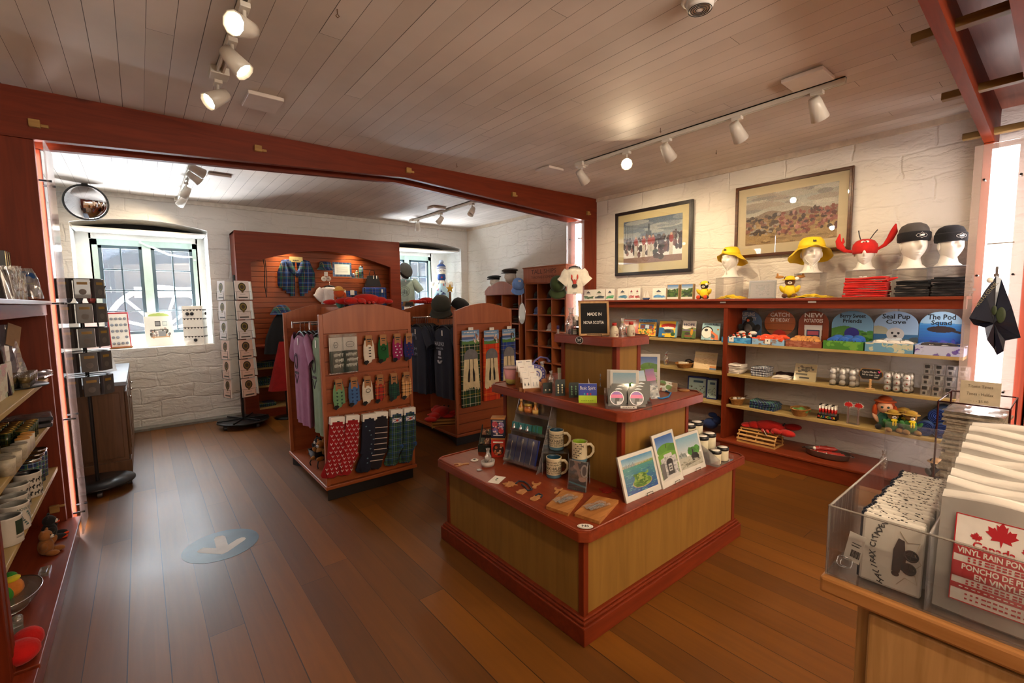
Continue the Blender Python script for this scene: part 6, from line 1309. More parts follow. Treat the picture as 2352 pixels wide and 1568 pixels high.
for i in range(6):
    lab,px0,px1,bgc,shape,t1,t2,tc_=HDR[i]
    a0=PX(TP[i]+1,800,4.315).y; a1=PX(TP[i+1]-1,810,4.315).y; Wt=a0-a1-.006; hb=.052 if i<3 else .068
    tr=thing('display_tray',['blue card tray of puffin plush','pale blue card tray of crab plush','brown card tray of potato plush','leafy green card tray of blueberry plush','rocky blue card tray of seal plush','lilac seaweed card tray of whale plush'][i],'tray',(4.315,a0-.003,Z3+.0005),RW)
    dd=.30
    cc=Cv(40,10,TRAYC[i][0]); cc.dabs(30,0,0,1,1,[TRAYC[i][0],TRAYC[i][1]],.08,.25)
    m=MB(); m.bx(0,0,0,Wt,.003,hb).bx(0,.003,0,.003,dd,hb).bx(Wt-.003,.003,0,Wt,dd,hb).bx(0,dd-.003,0,Wt,dd,hb).bx(.003,.003,0,Wt-.003,dd-.003,.003); m.build('tray_box',plain(TRAYC[i][0],.5),tr)
    m=MB(); m.pic(cc.a,(0,-.0006,0),(Wt,0,0),(0,0,hb)); m.build('front_print',PR,tr)
    # header: arched board behind
    xh=4.60; b0=PX(px0,720,xh).y; b1=PX(px1,720,xh).y; Wh=b0-b1; hh=.30; c=hcv(i); hd=thing('header_board',lab,'sign',(xh,b0,Z3+.001),RW)
    n=18; 
    if shape: P=[(Wh/2+Wh/2*math.cos(2*PI*j/28),hh*.62+hh*.40*math.sin(2*PI*j/28)) for j in range(28)]
    else: P=[(0,0),(Wh,0)]+[(Wh/2+Wh/2*math.cos(PI*j/n),hh*.62+hh*.38*math.sin(PI*j/n)) for j in range(n+1)]
    m=MB(); m.prism(P,0,.004,'y')
    if shape: m.bx(Wh*.4,0,0,Wh*.6,.004,hh*.3)
    m.build('board',plain(bgc,.5),hd)
    m=MB()
    def inside(x,z):
        if shape: return ((x-Wh/2)/(Wh/2))**2+((z-hh*.62)/(hh*.40))**2<=1
        return z<=hh*.62 or ((x-Wh/2)/(Wh/2))**2+((z-hh*.62)/(hh*.38))**2<=1
    H_,W2=c.a.shape[:2]; m2=MB()
    for r in range(H_):
        z=hh*1.0*(1-(r+.5)/H_); run=[q for q in range(W2) if inside(Wh*(q+.5)/W2,z+ (hh*.02 if shape else 0))]
        if run: a_,b_=run[0],run[-1]+1; m2.pic(c.a[r:r+1,a_:b_],(Wh*a_/W2,-.0007,z-hh*.5/H_),(Wh*(b_-a_)/W2,0,0),(0,0,hh/H_))
    m2.build('header_print',PRG,hd)
    m=MB(); m.text(t1,(Wh/2,-.0016,hh*.86),.052 if i not in(3,) else .045,(1,0,0),(0,-1,0),wid=Wh*(.62 if i else .5),bold=.02).text(t2,(Wh/2,-.0016,hh*(.72 if i<1 or i>2 else .70)),.045,(1,0,0),(0,-1,0),wid=Wh*(.45 if i>2 else .62),bold=.02); m.build('lettering',plain(tc_,.6),hd)
    # plush in the tray
    nn=[8,6,9,6,6,9][i]; fur=TRAYC[i][2]
    for q in range(nn):
        col=q%((nn+1)//2); row=q//((nn+1)//2); xx=4.36+.10*row; yy=a0-.03-(Wt-.06)*(col+.5)/((nn+1)//2); zz=Z3+hb-.005+.012*row
        L_="small plush %s heaped in the display tray"%(['puffin, black, white and orange,','crab, orange-red,','potato, tan,','blueberry, bright blue,','seal pup, off-white,','whale, dark brown and white,'][i]); G_=TRAYC[i][3]+' heaped in their tray'
        s_=.042
        if i==0: sp=[('body',BLKF,[((0,0,0),(s_,s_*.8,s_*.7))]),('belly',WHF,[((0,-s_*.45,0),(s_*.6,s_*.5,s_*.55))]),('beak',ORF,[((0,-s_*.6,s_*.6),(s_*.22,s_*.45,s_*.2))]),('feet',ORF,[((s_*.5,-s_*.7,-s_*.2),(s_*.3,s_*.3,s_*.12)),((-s_*.5,-s_*.7,-s_*.2),(s_*.3,s_*.3,s_*.12))])]
        elif i==1: sp=[('body',fur,[((0,0,0),(s_*1.2,s_*.9,s_*.7))]),('claw',fur,[((s_*1.2,-s_*.6,0),(s_*.6,s_*.4,s_*.35),(0,0,.4))]),('claw',fur,[((-s_*1.2,-s_*.6,0),(s_*.6,s_*.4,s_*.35),(0,0,-.4))]),('tag',PAPER,[((0,-s_*.9,-s_*.2),(.016,.002,.014))] if q==1 else [((s_*.3,-s_*.8,s_*.2),(.004,.004,.004))])]
        elif i==2: sp=[('body',fur,[((0,0,0),(s_*1.0,s_*.75,s_*.7),(0,0,jit(1)))]),('face',BLK,[((.008,-s_*.72,.008),(.003,.003,.003)),((-.008,-s_*.72,.008),(.003,.003,.003))])]
        elif i==3: sp=[('body',fur,[((0,0,0),(s_*1.15,s_,s_*.85))]),('arms',fur,[((s_*1.1,-s_*.3,-.01),(s_*.5,s_*.3,s_*.25)),((-s_*1.1,-s_*.3,-.01),(s_*.5,s_*.3,s_*.25))]),('eyes',BLK,[((.01,-s_*.95,.01),(.004,.003,.004)),((-.01,-s_*.95,.01),(.004,.003,.004))])]
        elif i==4: sp=[('body',fur,[((0,0,-.012),(s_*1.3,s_*.7,s_*.5))]),('flippers',fur,[((s_*.9,-s_*.5,-.01),(s_*.5,s_*.25,s_*.12))]),('eyes',BLK,[((-.02,-s_*.66,0),(.003,.003,.003))])]
        else: sp=[('body',fur,[((0,0,-.01),(s_*1.2,s_*.5,s_*.42),(0,0,jit(.6)))]),('belly',WHF,[((0,-s_*.3,-.018),(s_*.8,s_*.3,s_*.3))]),('tail',fur,[((s_*1.3,0,0),(s_*.3,s_*.5,s_*.12))])]
        blobs('plush_'+['puffin','crab','potato','blueberry','seal','whale'][i],L_,'plush toy',(xx,yy,zz),RW+jit(.4),sp,group=G_)
    if i<2: one('price_tag',MB().bx(-.001,-.022,0,.001,.022,.042,0).ell((-.002,0,.026),(.001,.006,.006),1),[PAPER,INK],'white square tag hanging on the '+['puffin','crab'][i]+' tray','tag',(4.312,(a0+a1)/2+(.04 if i==0 else 0),Z3+.012))
o=blobs('plush_puffin','large plush puffin sitting in front of its header board','plush toy',(4.50,PX(1722,740,4.5).y,Z3+.09),RW,[('body',BLKF,[((0,0,.05),(.05,.045,.06)),((.07,-.01,.045),(.03,.02,.04),(0,.6,0)),((-.07,-.01,.045),(.03,.02,.04),(0,-.6,0))]),('belly',fz('4a4644'),[((0,-.03,.04),(.036,.03,.045))]),('head',BLKF,[((0,-.005,.125),(.032,.032,.03))]),('beak',fz('b04a24'),[((.0,-.035,.118),(.012,.024,.014))]),('feet',WHF,[((.05,-.04,0),(.035,.03,.02)),((-.05,-.04,0),(.035,.03,.02))])])
# ---- shelf 2 (z .776): left bay
cello('crate-wrapped sweets in cellophane with small red flag, shelf left of basket',on(1530,838,4.42,Z2),.085,['b8641c','c8a040','a01c18','e0b050'],tie='c83a30')
b=basket('basket','shallow wicker basket with soaps left of the shelf divider',on(1572,843,4.40,Z2),.115,.08,.045)
one('soap_bar',MB().bx(-.05,-.02,0,.05,.02,.025),plain('d8ccb4',.6),'pale paper-wrapped soap in the shallow basket','soap',tuple(on(1570,843,4.40,Z2+.03)),RW,bevel=.004)
one('cord_bundle',MB().tube([(.04*math.cos(a)*(1+.2*math.sin(3*a)),.01*math.sin(5*a),.03+.03*math.sin(a)) for a in [2*PI*i/24 for i in range(24)]],.008,6,closed=True),BLK,'coiled dark cord bundle in the shallow basket','cord',tuple(on(1583,838,4.44,Z2+.02)),RW)
c=Cv(40,30,'dcc69a'); c.grad(0,0,1,.4,'c4b08c','cbb794'); c.dabs(60,.1,.1,.9,.9,['b89a6c','a8885c','c8ac80'],.05,.012); c.rect(.72,.78,1,.94,'d08a50'); c.rect(.72,.9,1,1,'5f7a9c')
a0=PX(1592,838,4.42); card('old_map','parchment map board leaning beside the shelf divider','map',Matrix.Translation((4.42,a0.y,Z2))@Matrix.Rotation(RW+.05,4,'Z')@Matrix.Rotation(-.28,4,'X'),.235,.175,.006,c)
# shelf 1 left bay: stacked dark games
for i,(px,w_,lab) in enumerate(((1578,.20,'dark blue boxed board game with picture grid'),(1622,.10,'second blue game box beside the shelf upright'))):
    c=Cv(40,32,'1c2a6a'); c.rect(.06,.08,.94,.94,'9cb4b8'); c.dabs(30,.1,.45,.9,.9,['2a4a3c','4a2a2a','2a3a6a','6a8a70'],.03,.03); c.rect(.3,.18,.8,.3,'34506a')
    a0=PX(px,925,4.42); card('board_game',lab,'board game',Matrix.Translation((4.42,a0.y,Z1))@Matrix.Rotation(RW+.15,4,'Z')@Matrix.Rotation(-.06,4,'X'),w_,.21,.05,c,body=plain('1c2a6a',.5))
o=blobs('plush_whale','navy blue plush lying on the base behind the candle jars','plush toy',on(1632,990,4.42,Z0+.05),RW,[('body',fz('122a5c'),[((0,0,.04),(.08,.07,.06)),((.07,0,.09),(.05,.04,.05)),((-.08,0,.02),(.06,.05,.04))]),('tail',fz('122a5c'),[((.02,0,.14),(.05,.03,.03))])],.9)
# ---- right bay, shelf z .776
folded('folded_towel','top white folded tea towel at the left of the right bay','towel',on(1692,860,4.42,Z2),RW,6,.125,.15,.014,plain('dcd4cc',.9,sheen=.2),'white tea towels in a pile',labn='white folded tea towel within the white pile')
SP=plain('5a6478',.9); SPm=tartan('speck',[(0,'e0dcd8'),(.2,'1c2440'),(.4,'b8bcc8'),(.6,'0f1424'),(.8,'8890a0')],.03)
folded('folded_towel','top navy patterned towel beside the white pile','towel',on(1750,864,4.42,Z2),RW,4,.135,.15,.021,SPm,'navy patterned towels in a pile',labn='navy patterned folded towel within its pile')
folded('folded_cloth','top white cloth of the low pile with a dark one behind','cloth',on(1798,870,4.40,Z2),RW,2,.13,.13,.012,plain('e0d8d0',.9),'low pile of white cloths')
folded('folded_scarf','dark maroon folded scarf lying behind the low white cloths','scarf',on(1806,862,4.52,Z2),RW,2,.13,.12,.018,plain('2c0f12',.9),'maroon scarves lying flat')
c=Cv(40,34,'d8c898'); c.grad(0,0,1,.45,'b8a47c','a8946c'); c.dabs(26,.15,.15,.85,.45,['3a3428','5a5038'],.06,.05); c.rect(.08,.56,.6,.66,'6a6048'); c.rect(.25,.76,.7,.86,'2a2824')
a0=PX(1822,880,4.38); o=card('heritage_print','beige boxed heritage print leaning on the middle shelf','print',Matrix.Translation((4.38,a0.y,Z2))@Matrix.Rotation(RW+.05,4,'Z')@Matrix.Rotation(-.3,4,'X'),.165,.15,.012,c,wrap=True)
# golf balls in clear tubes
GB=plain('e6e4e2',.25,bump=.001,bs=300,var=.02); bt=None
def golf(y,x,lab,grp=None,redm=False):
    o=thing('golf_ball_tube',lab,'golf balls',(x,y,Z2),RW,grp)
    m=MB(); m.lathe([(0,0),(.022,0),(.0225,.003)],20); m.build('base',BLK,o); MB().lathe([(.0235,.002),(.0235,.142),(.015,.148),(0,.148)],20,0).build('clear_tube',clear('ffffff',.10,.08,.05),o)
    for i in range(3):
        b_=MB(); b_.ell((0,0,.026+.0445*i),(.0213,.0213,.0213),0,20,14); bb=b_.build('ball',GB,o)
        if redm: MB().ell((0,0,0),(.006,.002,.006),T=TR(.004,-.0205,.026+.0445*i)).build('maple_mark',plain('b8201c',.5),bb)
    return o
for r in range(2):
    for i,px in enumerate((1912,1934,1957)):
        y=PX(px,888+2*i,4.36).y; golf(y-(.012*r),4.36+.055*r,('clear tube of plain golf balls left of the chalk sign, '+['left','centre','right'][i]) if r==0 else 'tube of golf balls standing in the rear row left of the sign',None if r==0 else 'rear golf ball tubes left of the sign')
for r in range(2):
    for i,px in enumerate((2037,2058,2081)):
        y=PX(px,901+2*i,4.36).y; golf(y-(.010*r),4.36+.055*r,('clear tube of maple-marked golf balls right of the chalk sign, '+['left','centre','right'][i]) if r==0 else 'tube of golf balls standing in the rear row right of the sign',None if r==0 else 'rear golf ball tubes right of the sign',True)
p=on(1998,895,4.36,Z2); o=thing('chalk_sign','small scalloped chalkboard sign on a turned wooden peg','sign',p,RW+.1)
WP=wood('c8a070','a8804e','z',10); MB().lathe([(0,0),(.030,0),(.032,.006),(.010,.010),(.007,.016),(.011,.022),(.007,.03),(.011,.04),(.007,.05),(.009,.07),(.006,.08)],16).build('stand',WP,o)
pl=[]; 
for i in range(40):
    a=2*PI*i/40; pl.append((.072*math.copysign(abs(math.cos(a))**.55,math.cos(a))*(1+.05*math.cos(6*a)),.118+.044*math.copysign(abs(math.sin(a))**.6,math.sin(a))*(1+.05*math.cos(6*a))))
MB().prism(pl,-.003,.004,'y').build('rim',wood('a8804e','8a6438','x',6),o); MB().prism([(x*.93,.118+(z-.118)*.9) for x,z in pl],-.006,-.003,'y').build('chalkboard',plain('1c1a1a',.8),o)
m=MB(); m.text('TaylorMade',(-.01,-.0065,.133),.019,(1,0,0),(0,-1,0),wid=.09).text('NS & Can. Golf',(0,-.0065,.112),.016,(1,0,0),(0,-1,0),wid=.105).text('Balls',(.035,-.0065,.096),.013,(1,0,0),(0,-1,0)); m.build('chalk_lettering',PAPER,o)
m=MB(); m.prism([(-.009,.002),(0,-.010),(.009,.002),(.005,.008),(0,.003),(-.005,.008)],-.0066,-.006,'y',T=TR(.052,0,.138)); m.build('pink_heart',plain('d0307a',.6),o)
# boxed glassware in clear cartons
GIF=clear('ffffff',.22,.16,.06); DKP=plain('2a2826',.5)
yA=PX(2112,905,4.35).y; yB=PX(2222,915,4.35).y; dy=(yA-yB)/4
for r in range(3):
    for i in range(4):
        zz=Z2+.075*r; x=4.35+.028*r
        o=thing('boxed_glass','small boxed shot glass, '+['bottom','middle','top'][r]+' row of the stack, '+['leftmost','second','third','rightmost'][i]+' column','boxed glass',(x,yA-dy*(i+.5),zz),RW)
        MB().bx(-dy/2+.002,0,0,dy/2-.002,.055,.072).build('clear_carton',GIF,o)
        MB().lathe([(0,.004),(.02,.004),(.023,.06),(.021,.06),(.018,.010),(0,.010)],16,0,(0,.028,0)).build('glass',clear('ffffff',.25,.08,.03),o)
        m=MB(); m.bx(-.02,-.0008,.045,.006,0,.068,0).bx(.010,-.0008,.045,.02,0,.068,1).bx(-.02,-.0008,.006,.008,0,.036,1).bx(-.016,-.0012,.010,.0,-.0008,.030,0); m.build('label',[DKP,plain('8a8680',.5)],o)
# ---- right bay, shelf z .477
b=basket('basket','small wicker basket with pale pebbles at the left of lower shelf',on(1693,925,4.40,Z1),.085,.06,.055)
for i,lab in enumerate(('largest pale pebble in the small basket','grey pebble in the small basket','white pebble at the basket rim')):
    one('pebble',MB().ell((0,0,0),(.022,.018,.014)),plain(['d8d0c4','8a8680','e4e0d8'][i],.6),lab,'pebble',(4.39+.02*i,b.location.y+.02-.03*i,Z1+.055))
m=MB(); [m.cyl((0,jit(.02),0),(.02*(-1),-.06-jit(.01),.035),.002) for i in range(5)]; one('pencil_bunch',m,DKB,'thin dark sticks lying across the small basket','sticks',(4.43,b.location.y-.02,Z1+.06))
folded('folded_tartan','top dark tartan scarf of the neat folded row','scarf',on(1757,940,4.42,Z1),RW,6,.21,.17,.011,TART_BS,'folded dark tartan scarves on lower shelf',labn='dark tartan scarf folded within its pile')
b=basket('basket','wicker basket with green sachets on the lower shelf',on(1838,948,4.38,Z1),.095,.07,.06)
one('green_sachets',MB().grid(lambda u,v:(.07*(2*u-1),.05*(2*v-1),.058+.014*math.sin(9*u)*math.sin(7*v)-.03*((2*u-1)**2+(2*v-1)**2)*.4),14,10,0,sm=False),plain('4f7a3a',.5),'heap of green wrapped sachets in the basket','sachets',tuple(b.location),RW)
p=on(1898,962,4.37,Z1); o=thing('pen_box','colour-lettered counter box of red and white pens','pen box',p,RW); MB().bx(-.068,0,0,.068,.07,.006).bx(-.068,0,0,.068,.003,.038).bx(-.068,.067,0,.068,.07,.045).bx(-.068,0,0,-.065,.07,.038).bx(.065,0,0,.068,.07,.038).build('box',plain('15161c',.4),o)
m=MB(); 
for i,(ch,c_) in enumerate(zip('MULTICOLOR','0123012301')): m.text(ch,(-.054+.012*i,-.001,.020),.024,(1,0,0),(0,-1,0),int(c_),bold=.02)
m.build('lettering',[plain('e0402a',.5),plain('e8c02a',.5),plain('4ab04a',.5),plain('3a8ad8',.5)],o)
for r in range(2):
    for i in range(6):
        q=thing('pen',('red and white pen, front row of box, '+['first','second','third','fourth','fifth','sixth'][i]+' from left') if r==0 else 'red and white pen standing in the back row of box','pen',(p.x+.018+.032*r,p.y+.055-.022*i,Z1+.007),RW,None if r==0 else 'pens in the back row of the box')
        MB().lathe([(0,0),(.0065,0),(.0065,.045),(.0066,.045),(.0066,.078),(.0065,.078),(.0065,.105)],10,0,mf=lambda j:1 if j==3 else 0).build('barrel',[PAPER,plain('c0201c',.4)],q); MB().lathe([(.0068,.105),(.0068,.114),(0,.115)],10).build('cap',PAPER if i%2 else BLK,q)
for i,px in enumerate((1947,1970)):
    p=on(px,972,4.37,Z1); o=thing('maple_straw_pack',['left','right'][i]+' clear pack with maple leaf topper and striped straws','straws',p,RW)
    m=MB(); m.prism([(a*.75,.155+b_*.75) for a,b_ in [(x,-y) for x,y in MAPLE]][::-1],-.001,.001,'y'); m.build('maple_leaf',plain('b8201c',.5),o)
    m=MB(); m.lathe([(.036*.9,-.0015),(.036*.9,-.001)],24,0,(0,0,.155),T=None) if False else m.prism([(a*.9,.155+b_*.9) for a,b_ in [(x,-y) for x,y in MAPLE]][::-1],.0012,.0022,'y'); m.build('leaf_backing',PAPER,o)
    MB().bx(-.008,-.004,0,.008,.004,.14).build('clear_pack',clear('ffffff',.15,.12,.05),o); m=MB(); m.cyl((-.003,0,.002),(-.003,0,.135),.002).cyl((.003,0,.002),(.003,0,.135),.002); m.build('straws',plain('c86a60',.4),o)
one('acrylic_stand',MB().bx(-.04,.0,0,.04,.003,.12).bx(-.04,0,0,.04,.05,.003),ACR,'clear stand between the two maple leaf packs','holder',tuple(on(1958,973,4.36,Z1)),RW)
# doll, bears
def doll(lab,loc,rz,s,hatc='c85a24'):
    HA=fz('b84a16'); return blobs('red_haired_doll',lab,'doll',loc,rz,[('body',fz('3f7a6a'),[((0,0,.06),(.045,.035,.06))]),('head',SKINF,[((0,-.01,.155),(.048,.042,.048))]),('hair',HA,[((0,.01,.165),(.058,.045,.055))]),('braid',HA,[((.058,-.01,.12),(.017,.016,.05))]),('braid',HA,[((-.058,-.01,.12),(.017,.016,.05))]),('straw_hat',fz(hatc),[((0,.005,.195),(.068,.062,.014)),((0,.008,.21),(.042,.04,.026))]),('eyes',plain('26484a',.3),[((.018,-.050,.158),(.008,.004,.009)),((-.018,-.050,.158),(.008,.004,.009))]),('arm',SKINF,[((.05,-.015,.07),(.014,.014,.04),(0,.5,0))]),('arm',SKINF,[((-.05,-.015,.07),(.014,.014,.04),(0,-.5,0))]),('boots',BLKF,[((.035,-.075,.018),(.02,.035,.02)),((-.035,-.075,.018),(.02,.035,.02))])],s)
doll('red-haired plush doll with freckles sitting on the lower shelf',on(2030,975,4.44,Z1),k-.2,1.05)
vest=[('scarf',fz('d8c020'),[((0,-.035,.095),(.022,.012,.012)),((.008,-.045,.07),(.007,.006,.02)),((-.008,-.045,.07),(.007,.006,.02))])]
for px,x,lab,s in ((2049,4.36,'brown bear plush in green scout vest in front of the doll',.95),(2073,4.46,'bear plush behind the other two scout bears',1.0),(2090,4.37,'scout bear plush in green vest beside the tartan rolls',1.0)):
    bear(lab,on(px,985,x,Z1),k,s,fz('8a6430'),fz('2f6a30'),fz('a8862c'),extra=vest)
for i,(px,x,z,lab) in enumerate(((2122,4.37,0,'blue tartan blanket roll on the lower shelf, front left of the heap'),(2162,4.37,0,'blue tartan blanket roll on the lower shelf, front right of the heap'),(2150,4.43,.09,'blue tartan blanket roll lying on top of the heap'),(2186,4.42,.10,'tartan blanket roll highest at the right of the heap'))):
    p=on(px,1000,x,Z1+.055+z); o=thing('rolled_blanket',lab,'blanket',p)
    m=MB(); sp=[]; 
    for j in range(60): a=j*.42; r=.012+.0007*j; sp.append((r*math.cos(a),r*math.sin(a)))
    m.cyl((0,0,0),(.25,0,0),.053,n=28); m.build('roll',TART_NV,o); m=MB(); m.tube([(-.002,a,b_) for a,b_ in sp],.004,5); m.build('rolled_edge',plain('142c66',.9),o)
# ---- base board: lobster trap with plush lobster, tray of jerky, small items
p=on(1745,1012,4.40,Z0); o=thing('lobster_trap','small wooden slatted lobster trap on the shelf base','lobster trap',p,RW)
LW=wood('c89a58','a87a40','x',6,.6)
prof=[(-.09,0),(-.095,.03),(-.085,.065),(-.06,.095),(-.02,.112),(.02,.112),(.06,.095),(.085,.065),(.095,.03),(.09,0)]
m=MB()
for (a,b_) in prof: T=TR(0,a,b_+.006,rx=-math.atan2(a,b_+.04)*1.2); m.bx(-.17,-.009,-.003,.17,.009,.003,T=T)
m.build('slats',LW,o)
for x in (-.16,0,.16): m=MB(); m.tube([(x,a*.93,b_*.95+.004) for a,b_ in prof],.006,6); m.bx(x-.008,-.09,0,x+.008,.09,.01); m.build('bow',LW,o)
L_=lobster('large red plush lobster draped over the small lobster trap',tuple(on(1768,990,4.46,Z0+.115)),RW-1.4,1.25,True)
m=MB(); m.text('NOVA SCOTIA',(0,0,0),.02,(1,0,0),(0,-.8,.6),wid=.07); 
p=on(1900,1050,4.42,Z0); o=thing('metal_tray','oval galvanised tray of wrapped sausages on the shelf base','tray',p,RW)
m=MB(); m.lathe([(0,.004),(.13,.004),(.15,.01),(.165,.055),(.167,.057),(.163,.055),(.146,.008),(0,.002)],36,0,sy=.52); m.build('basin',plain('7a706a',.35,.7),o); m=MB(); 
for sx in (-1,1): m.tube([(sx*.165,-.02,.05),(sx*.185,-.012,.045),(sx*.185,.012,.045),(sx*.165,.02,.05)],.004,6)
m.build('handle',plain('6a6460',.3,.8),o)
for i,(dx,dy_,rz_,dz) in enumerate(((-.06,0,.6,.03),(-.01,-.01,.7,.035),(.05,0,.75,.035),(.0,.02,.3,.07),(-.05,.02,.9,.065),(.08,-.01,1.0,.03))):
    m=MB(); m.cyl((-.06,0,0),(.045,0,0),.019,n=14).cyl((.045,0,0),(.065,0,0),.015,.004,n=10).cyl((-.06,0,0),(-.072,0,0),.017,.006,n=10,m=1)
    one('wrapped_sausage',m,[plain('a83a34',.25,coat=.6),PAPER],['leftmost','front middle','right of centre','topmost','upper left','rightmost'][i]+' red wrapped sausage in the oval tray','sausage',(p.x+dy_+.0,p.y-dx,Z0+dz),RW+rz_)
cello('cellophane pack with small wooden house shape on the shelf base',on(2030,1052,4.42,Z0),.09,['c8a878','e0d8cc'],tie='8a5a30')
bear('small penguin-like plush at the right end of the base',on(2150,1085,4.42,Z0),k,1.0,BLKF,None,fz('c8a070'),nm='plush_penguin')
# glimpse beyond the column: plush in yellow coat, books
bear('black bear plush in yellow coat at the extreme right edge',(4.50,-.02,Z1+.003),-PI/2+.2,1.5,BLKF,YEL,YEL,nm='plush_bear')
one('stacked_magazines',MB().bx(-.1,-.12,0,.1,.12,.035),plain('5a8a7a',.5),'teal stacked books beyond the light column, right edge','books',(4.52,.03,Z3+.002),bevel=.002)
# ================================================================ gondola goods
KR=plain('9a6a40',.7)
def hook(m,z=0,d=.05): m.tube([(0,d,z+.012),(0,-.02,z+.012),(0,-.03,z+.018)],.002,5,1)
def sock_pack(lab,x,z,y,kind,i=0,group=None):
    o=thing('sock_pack',lab,'socks',(x,y,z),jit(.06),group)
    if kind=='card':
        MB().bx(-.042,0,-.115,.042,.006,0).build('card',PAPER,o); m=MB(); m.lathe([(.022,0),(.022,.0008)],18,0,T=TR(0,-.0005,-.055,rx=PI/2)).lathe([(.018,.0008),(.018,.0014)],18,1,T=TR(0,-.0005,-.055,rx=PI/2)); m.scrib((0,-.0025,-.055),.024,.005,4); m.build('card_print',[plain('4a4a4a',.6),PAPER],o)
        MB().bx(-.042,-.004,-.265,.042,.014,-.10).build('sock',plain('17382f',.9,sheen=.2),o,.004); m=MB()
        for r in range(3):
            for c in range(2): x0=-.025+.035*c+.008*(r%2); z0=-.135-.04*r; m.bx(x0,-.0052,z0,x0+.024,-.0042,z0+.012).bx(x0+.002,-.0052,z0-.009,x0+.006,-.0042,z0).bx(x0+.018,-.0052,z0-.009,x0+.022,-.0042,z0).bx(x0+.018,-.0052,z0+.01,x0+.028,-.0042,z0+.017)
        m.build('dog_pattern',plain('c9d0c4',.8),o); MB().bx(-.045,-.007,-.27,.045,.016,.025).build('clear_sleeve',SLEEVE,o)
    else:
        col,pat,pc=kind; S=col if not isinstance(col,str) else plain(col,.95,sheen=.3,bump=.001,bs=200)
        MB().bx(-.026,-.008,-.085,.026,-.0065,0).bx(-.026,.012,-.05,.026,.0135,0).build('kraft_band',KR,o); m=MB(); m.bx(-.018,-.0088,-.035,.018,-.0082,-.027).bx(-.012,-.0088,-.050,.012,-.0082,-.044); m.build('band_print',INK,o)
        m=MB(); m.tube([(0,.002,-.03),(0,.002,-.08),(0,.002,-.15),(.004,.002,-.19)],[.030,.043,.046,.043],14,flat=.25)
        m.tube([(.012,.004,-.15),(-.005,.004,-.195),(-.03,.004,-.212)],[.03,.028,.016],12,flat=.4); m.build('sock',S,o)
        m=MB(); m.tube([(-.012,.003,-.195),(-.034,.003,-.222)],[.022,.014],10,flat=.5).tube([(-.0,.004,-.02),(0,.004,-.05)],[.034,.034],12,flat=.3); m.build('heel',BLKF,o)
        if pat:
            m=MB()
            for r in range(4):
                for c in range(2):
                    if pat=='dots': m.ell((-.02+.034*c+.01*(r%2),-.0115,-.10-.025*r),(.006,.002,.006),0,8,5)
                    elif pat=='hearts': m.prism([(0,-.008),(.008,.002),(.004,.007),(0,.003),(-.004,.007),(-.008,.002)],-.013,-.0115,'y',T=TR(-.018+.034*c,0,-.10-.027*r))
                    elif pat=='bars' and c==0: m.bx(-.006,-.0125,-.10-.022*r,.012,-.011,-.092-.022*r)
                    elif pat=='badge' and r==1 and c==0: m.tube([(.018*math.cos(a),-.0125,-.11+.014*math.sin(a)) for a in [2*PI*k/14 for k in range(14)]],.003,4,closed=True)
            if m.F: m.build('pattern',plain(pc,.8),o)
    m=MB(); hook(m); m.build('hook',CHR,o)
    return o
yf=G1[2]-.03
def gx(px,py): p=PY(px,py,yf); return p.x,p.z
R1=[(775,775,'card','green card-topped socks, far left of the upper row on the near gondola'),(806,773,'card','green card-topped socks, second in the upper row'),
    (846,770,('d8cfc0','bars','3a3634'),'cream kraft-banded socks with dark marks, upper row'),(879,768,('17562a','badge','0f2f1a'),'bright green kraft-banded socks, upper row'),(912,766,('8c1c54','dots','d8d8e0'),'magenta socks with pale dots, upper row'),(938,765,('1c1f5c','dots','6a1c34'),'navy socks with red dots at right end of upper row')]
for i,(a,b,kd,lab) in enumerate(R1):
    x,z=gx(a,b); sock_pack(lab,x,z,yf,kd)
    if kd=='card':
        for q in (1,2): o=sock_pack('green card-topped socks filed behind the front pack of the upper row',x-.006*q,z,yf,kd,group='green card-topped socks behind the front packs'); o.location.y=yf-.001; o.location.x-=.004*q; o.location.y+=.018 if False else 0; o.location.y-=-.0
TR_R=tartan('redsock',[(0,'a01c14'),(.3,'1c3a24'),(.45,'a01c14'),(.55,'d8c850'),(.58,'a01c14'),(.8,'14202c'),(.9,'a01c14')],.06); TR_G=tartan('greensock',[(0,'0f3a2c'),(.4,'0a1a24'),(.6,'123f30'),(.8,'0a1420'),(.93,'2a6a4a')],.05); TR_T=tartan('tansock',[(0,'c08a50'),(.3,'1c1814'),(.45,'d0a068'),(.7,'1c1814'),(.78,'c08a50'),(.9,'e8dcc8'),(.94,'c08a50')],.06)
for a,b,kd,lab in ((777,871,('6f9a70','hearts','24443a'),'pale green socks with dark hearts, second row'),(812,866,('42689c','hearts','1c2f5c'),'denim blue socks with hearts, second row'),(843,864,('d0c8b8','badge','7a7468'),'cream socks with grey collar pattern, second row'),(872,860,(TR_R,None,0),'red tartan kraft-banded socks, second row'),(904,857,(TR_G,None,0),'dark green tartan socks, second row'),(933,854,(TR_T,None,0),'tan checked socks at right end of second row')):
    x,z=gx(a,b); sock_pack(lab,x,z,yf,kd)
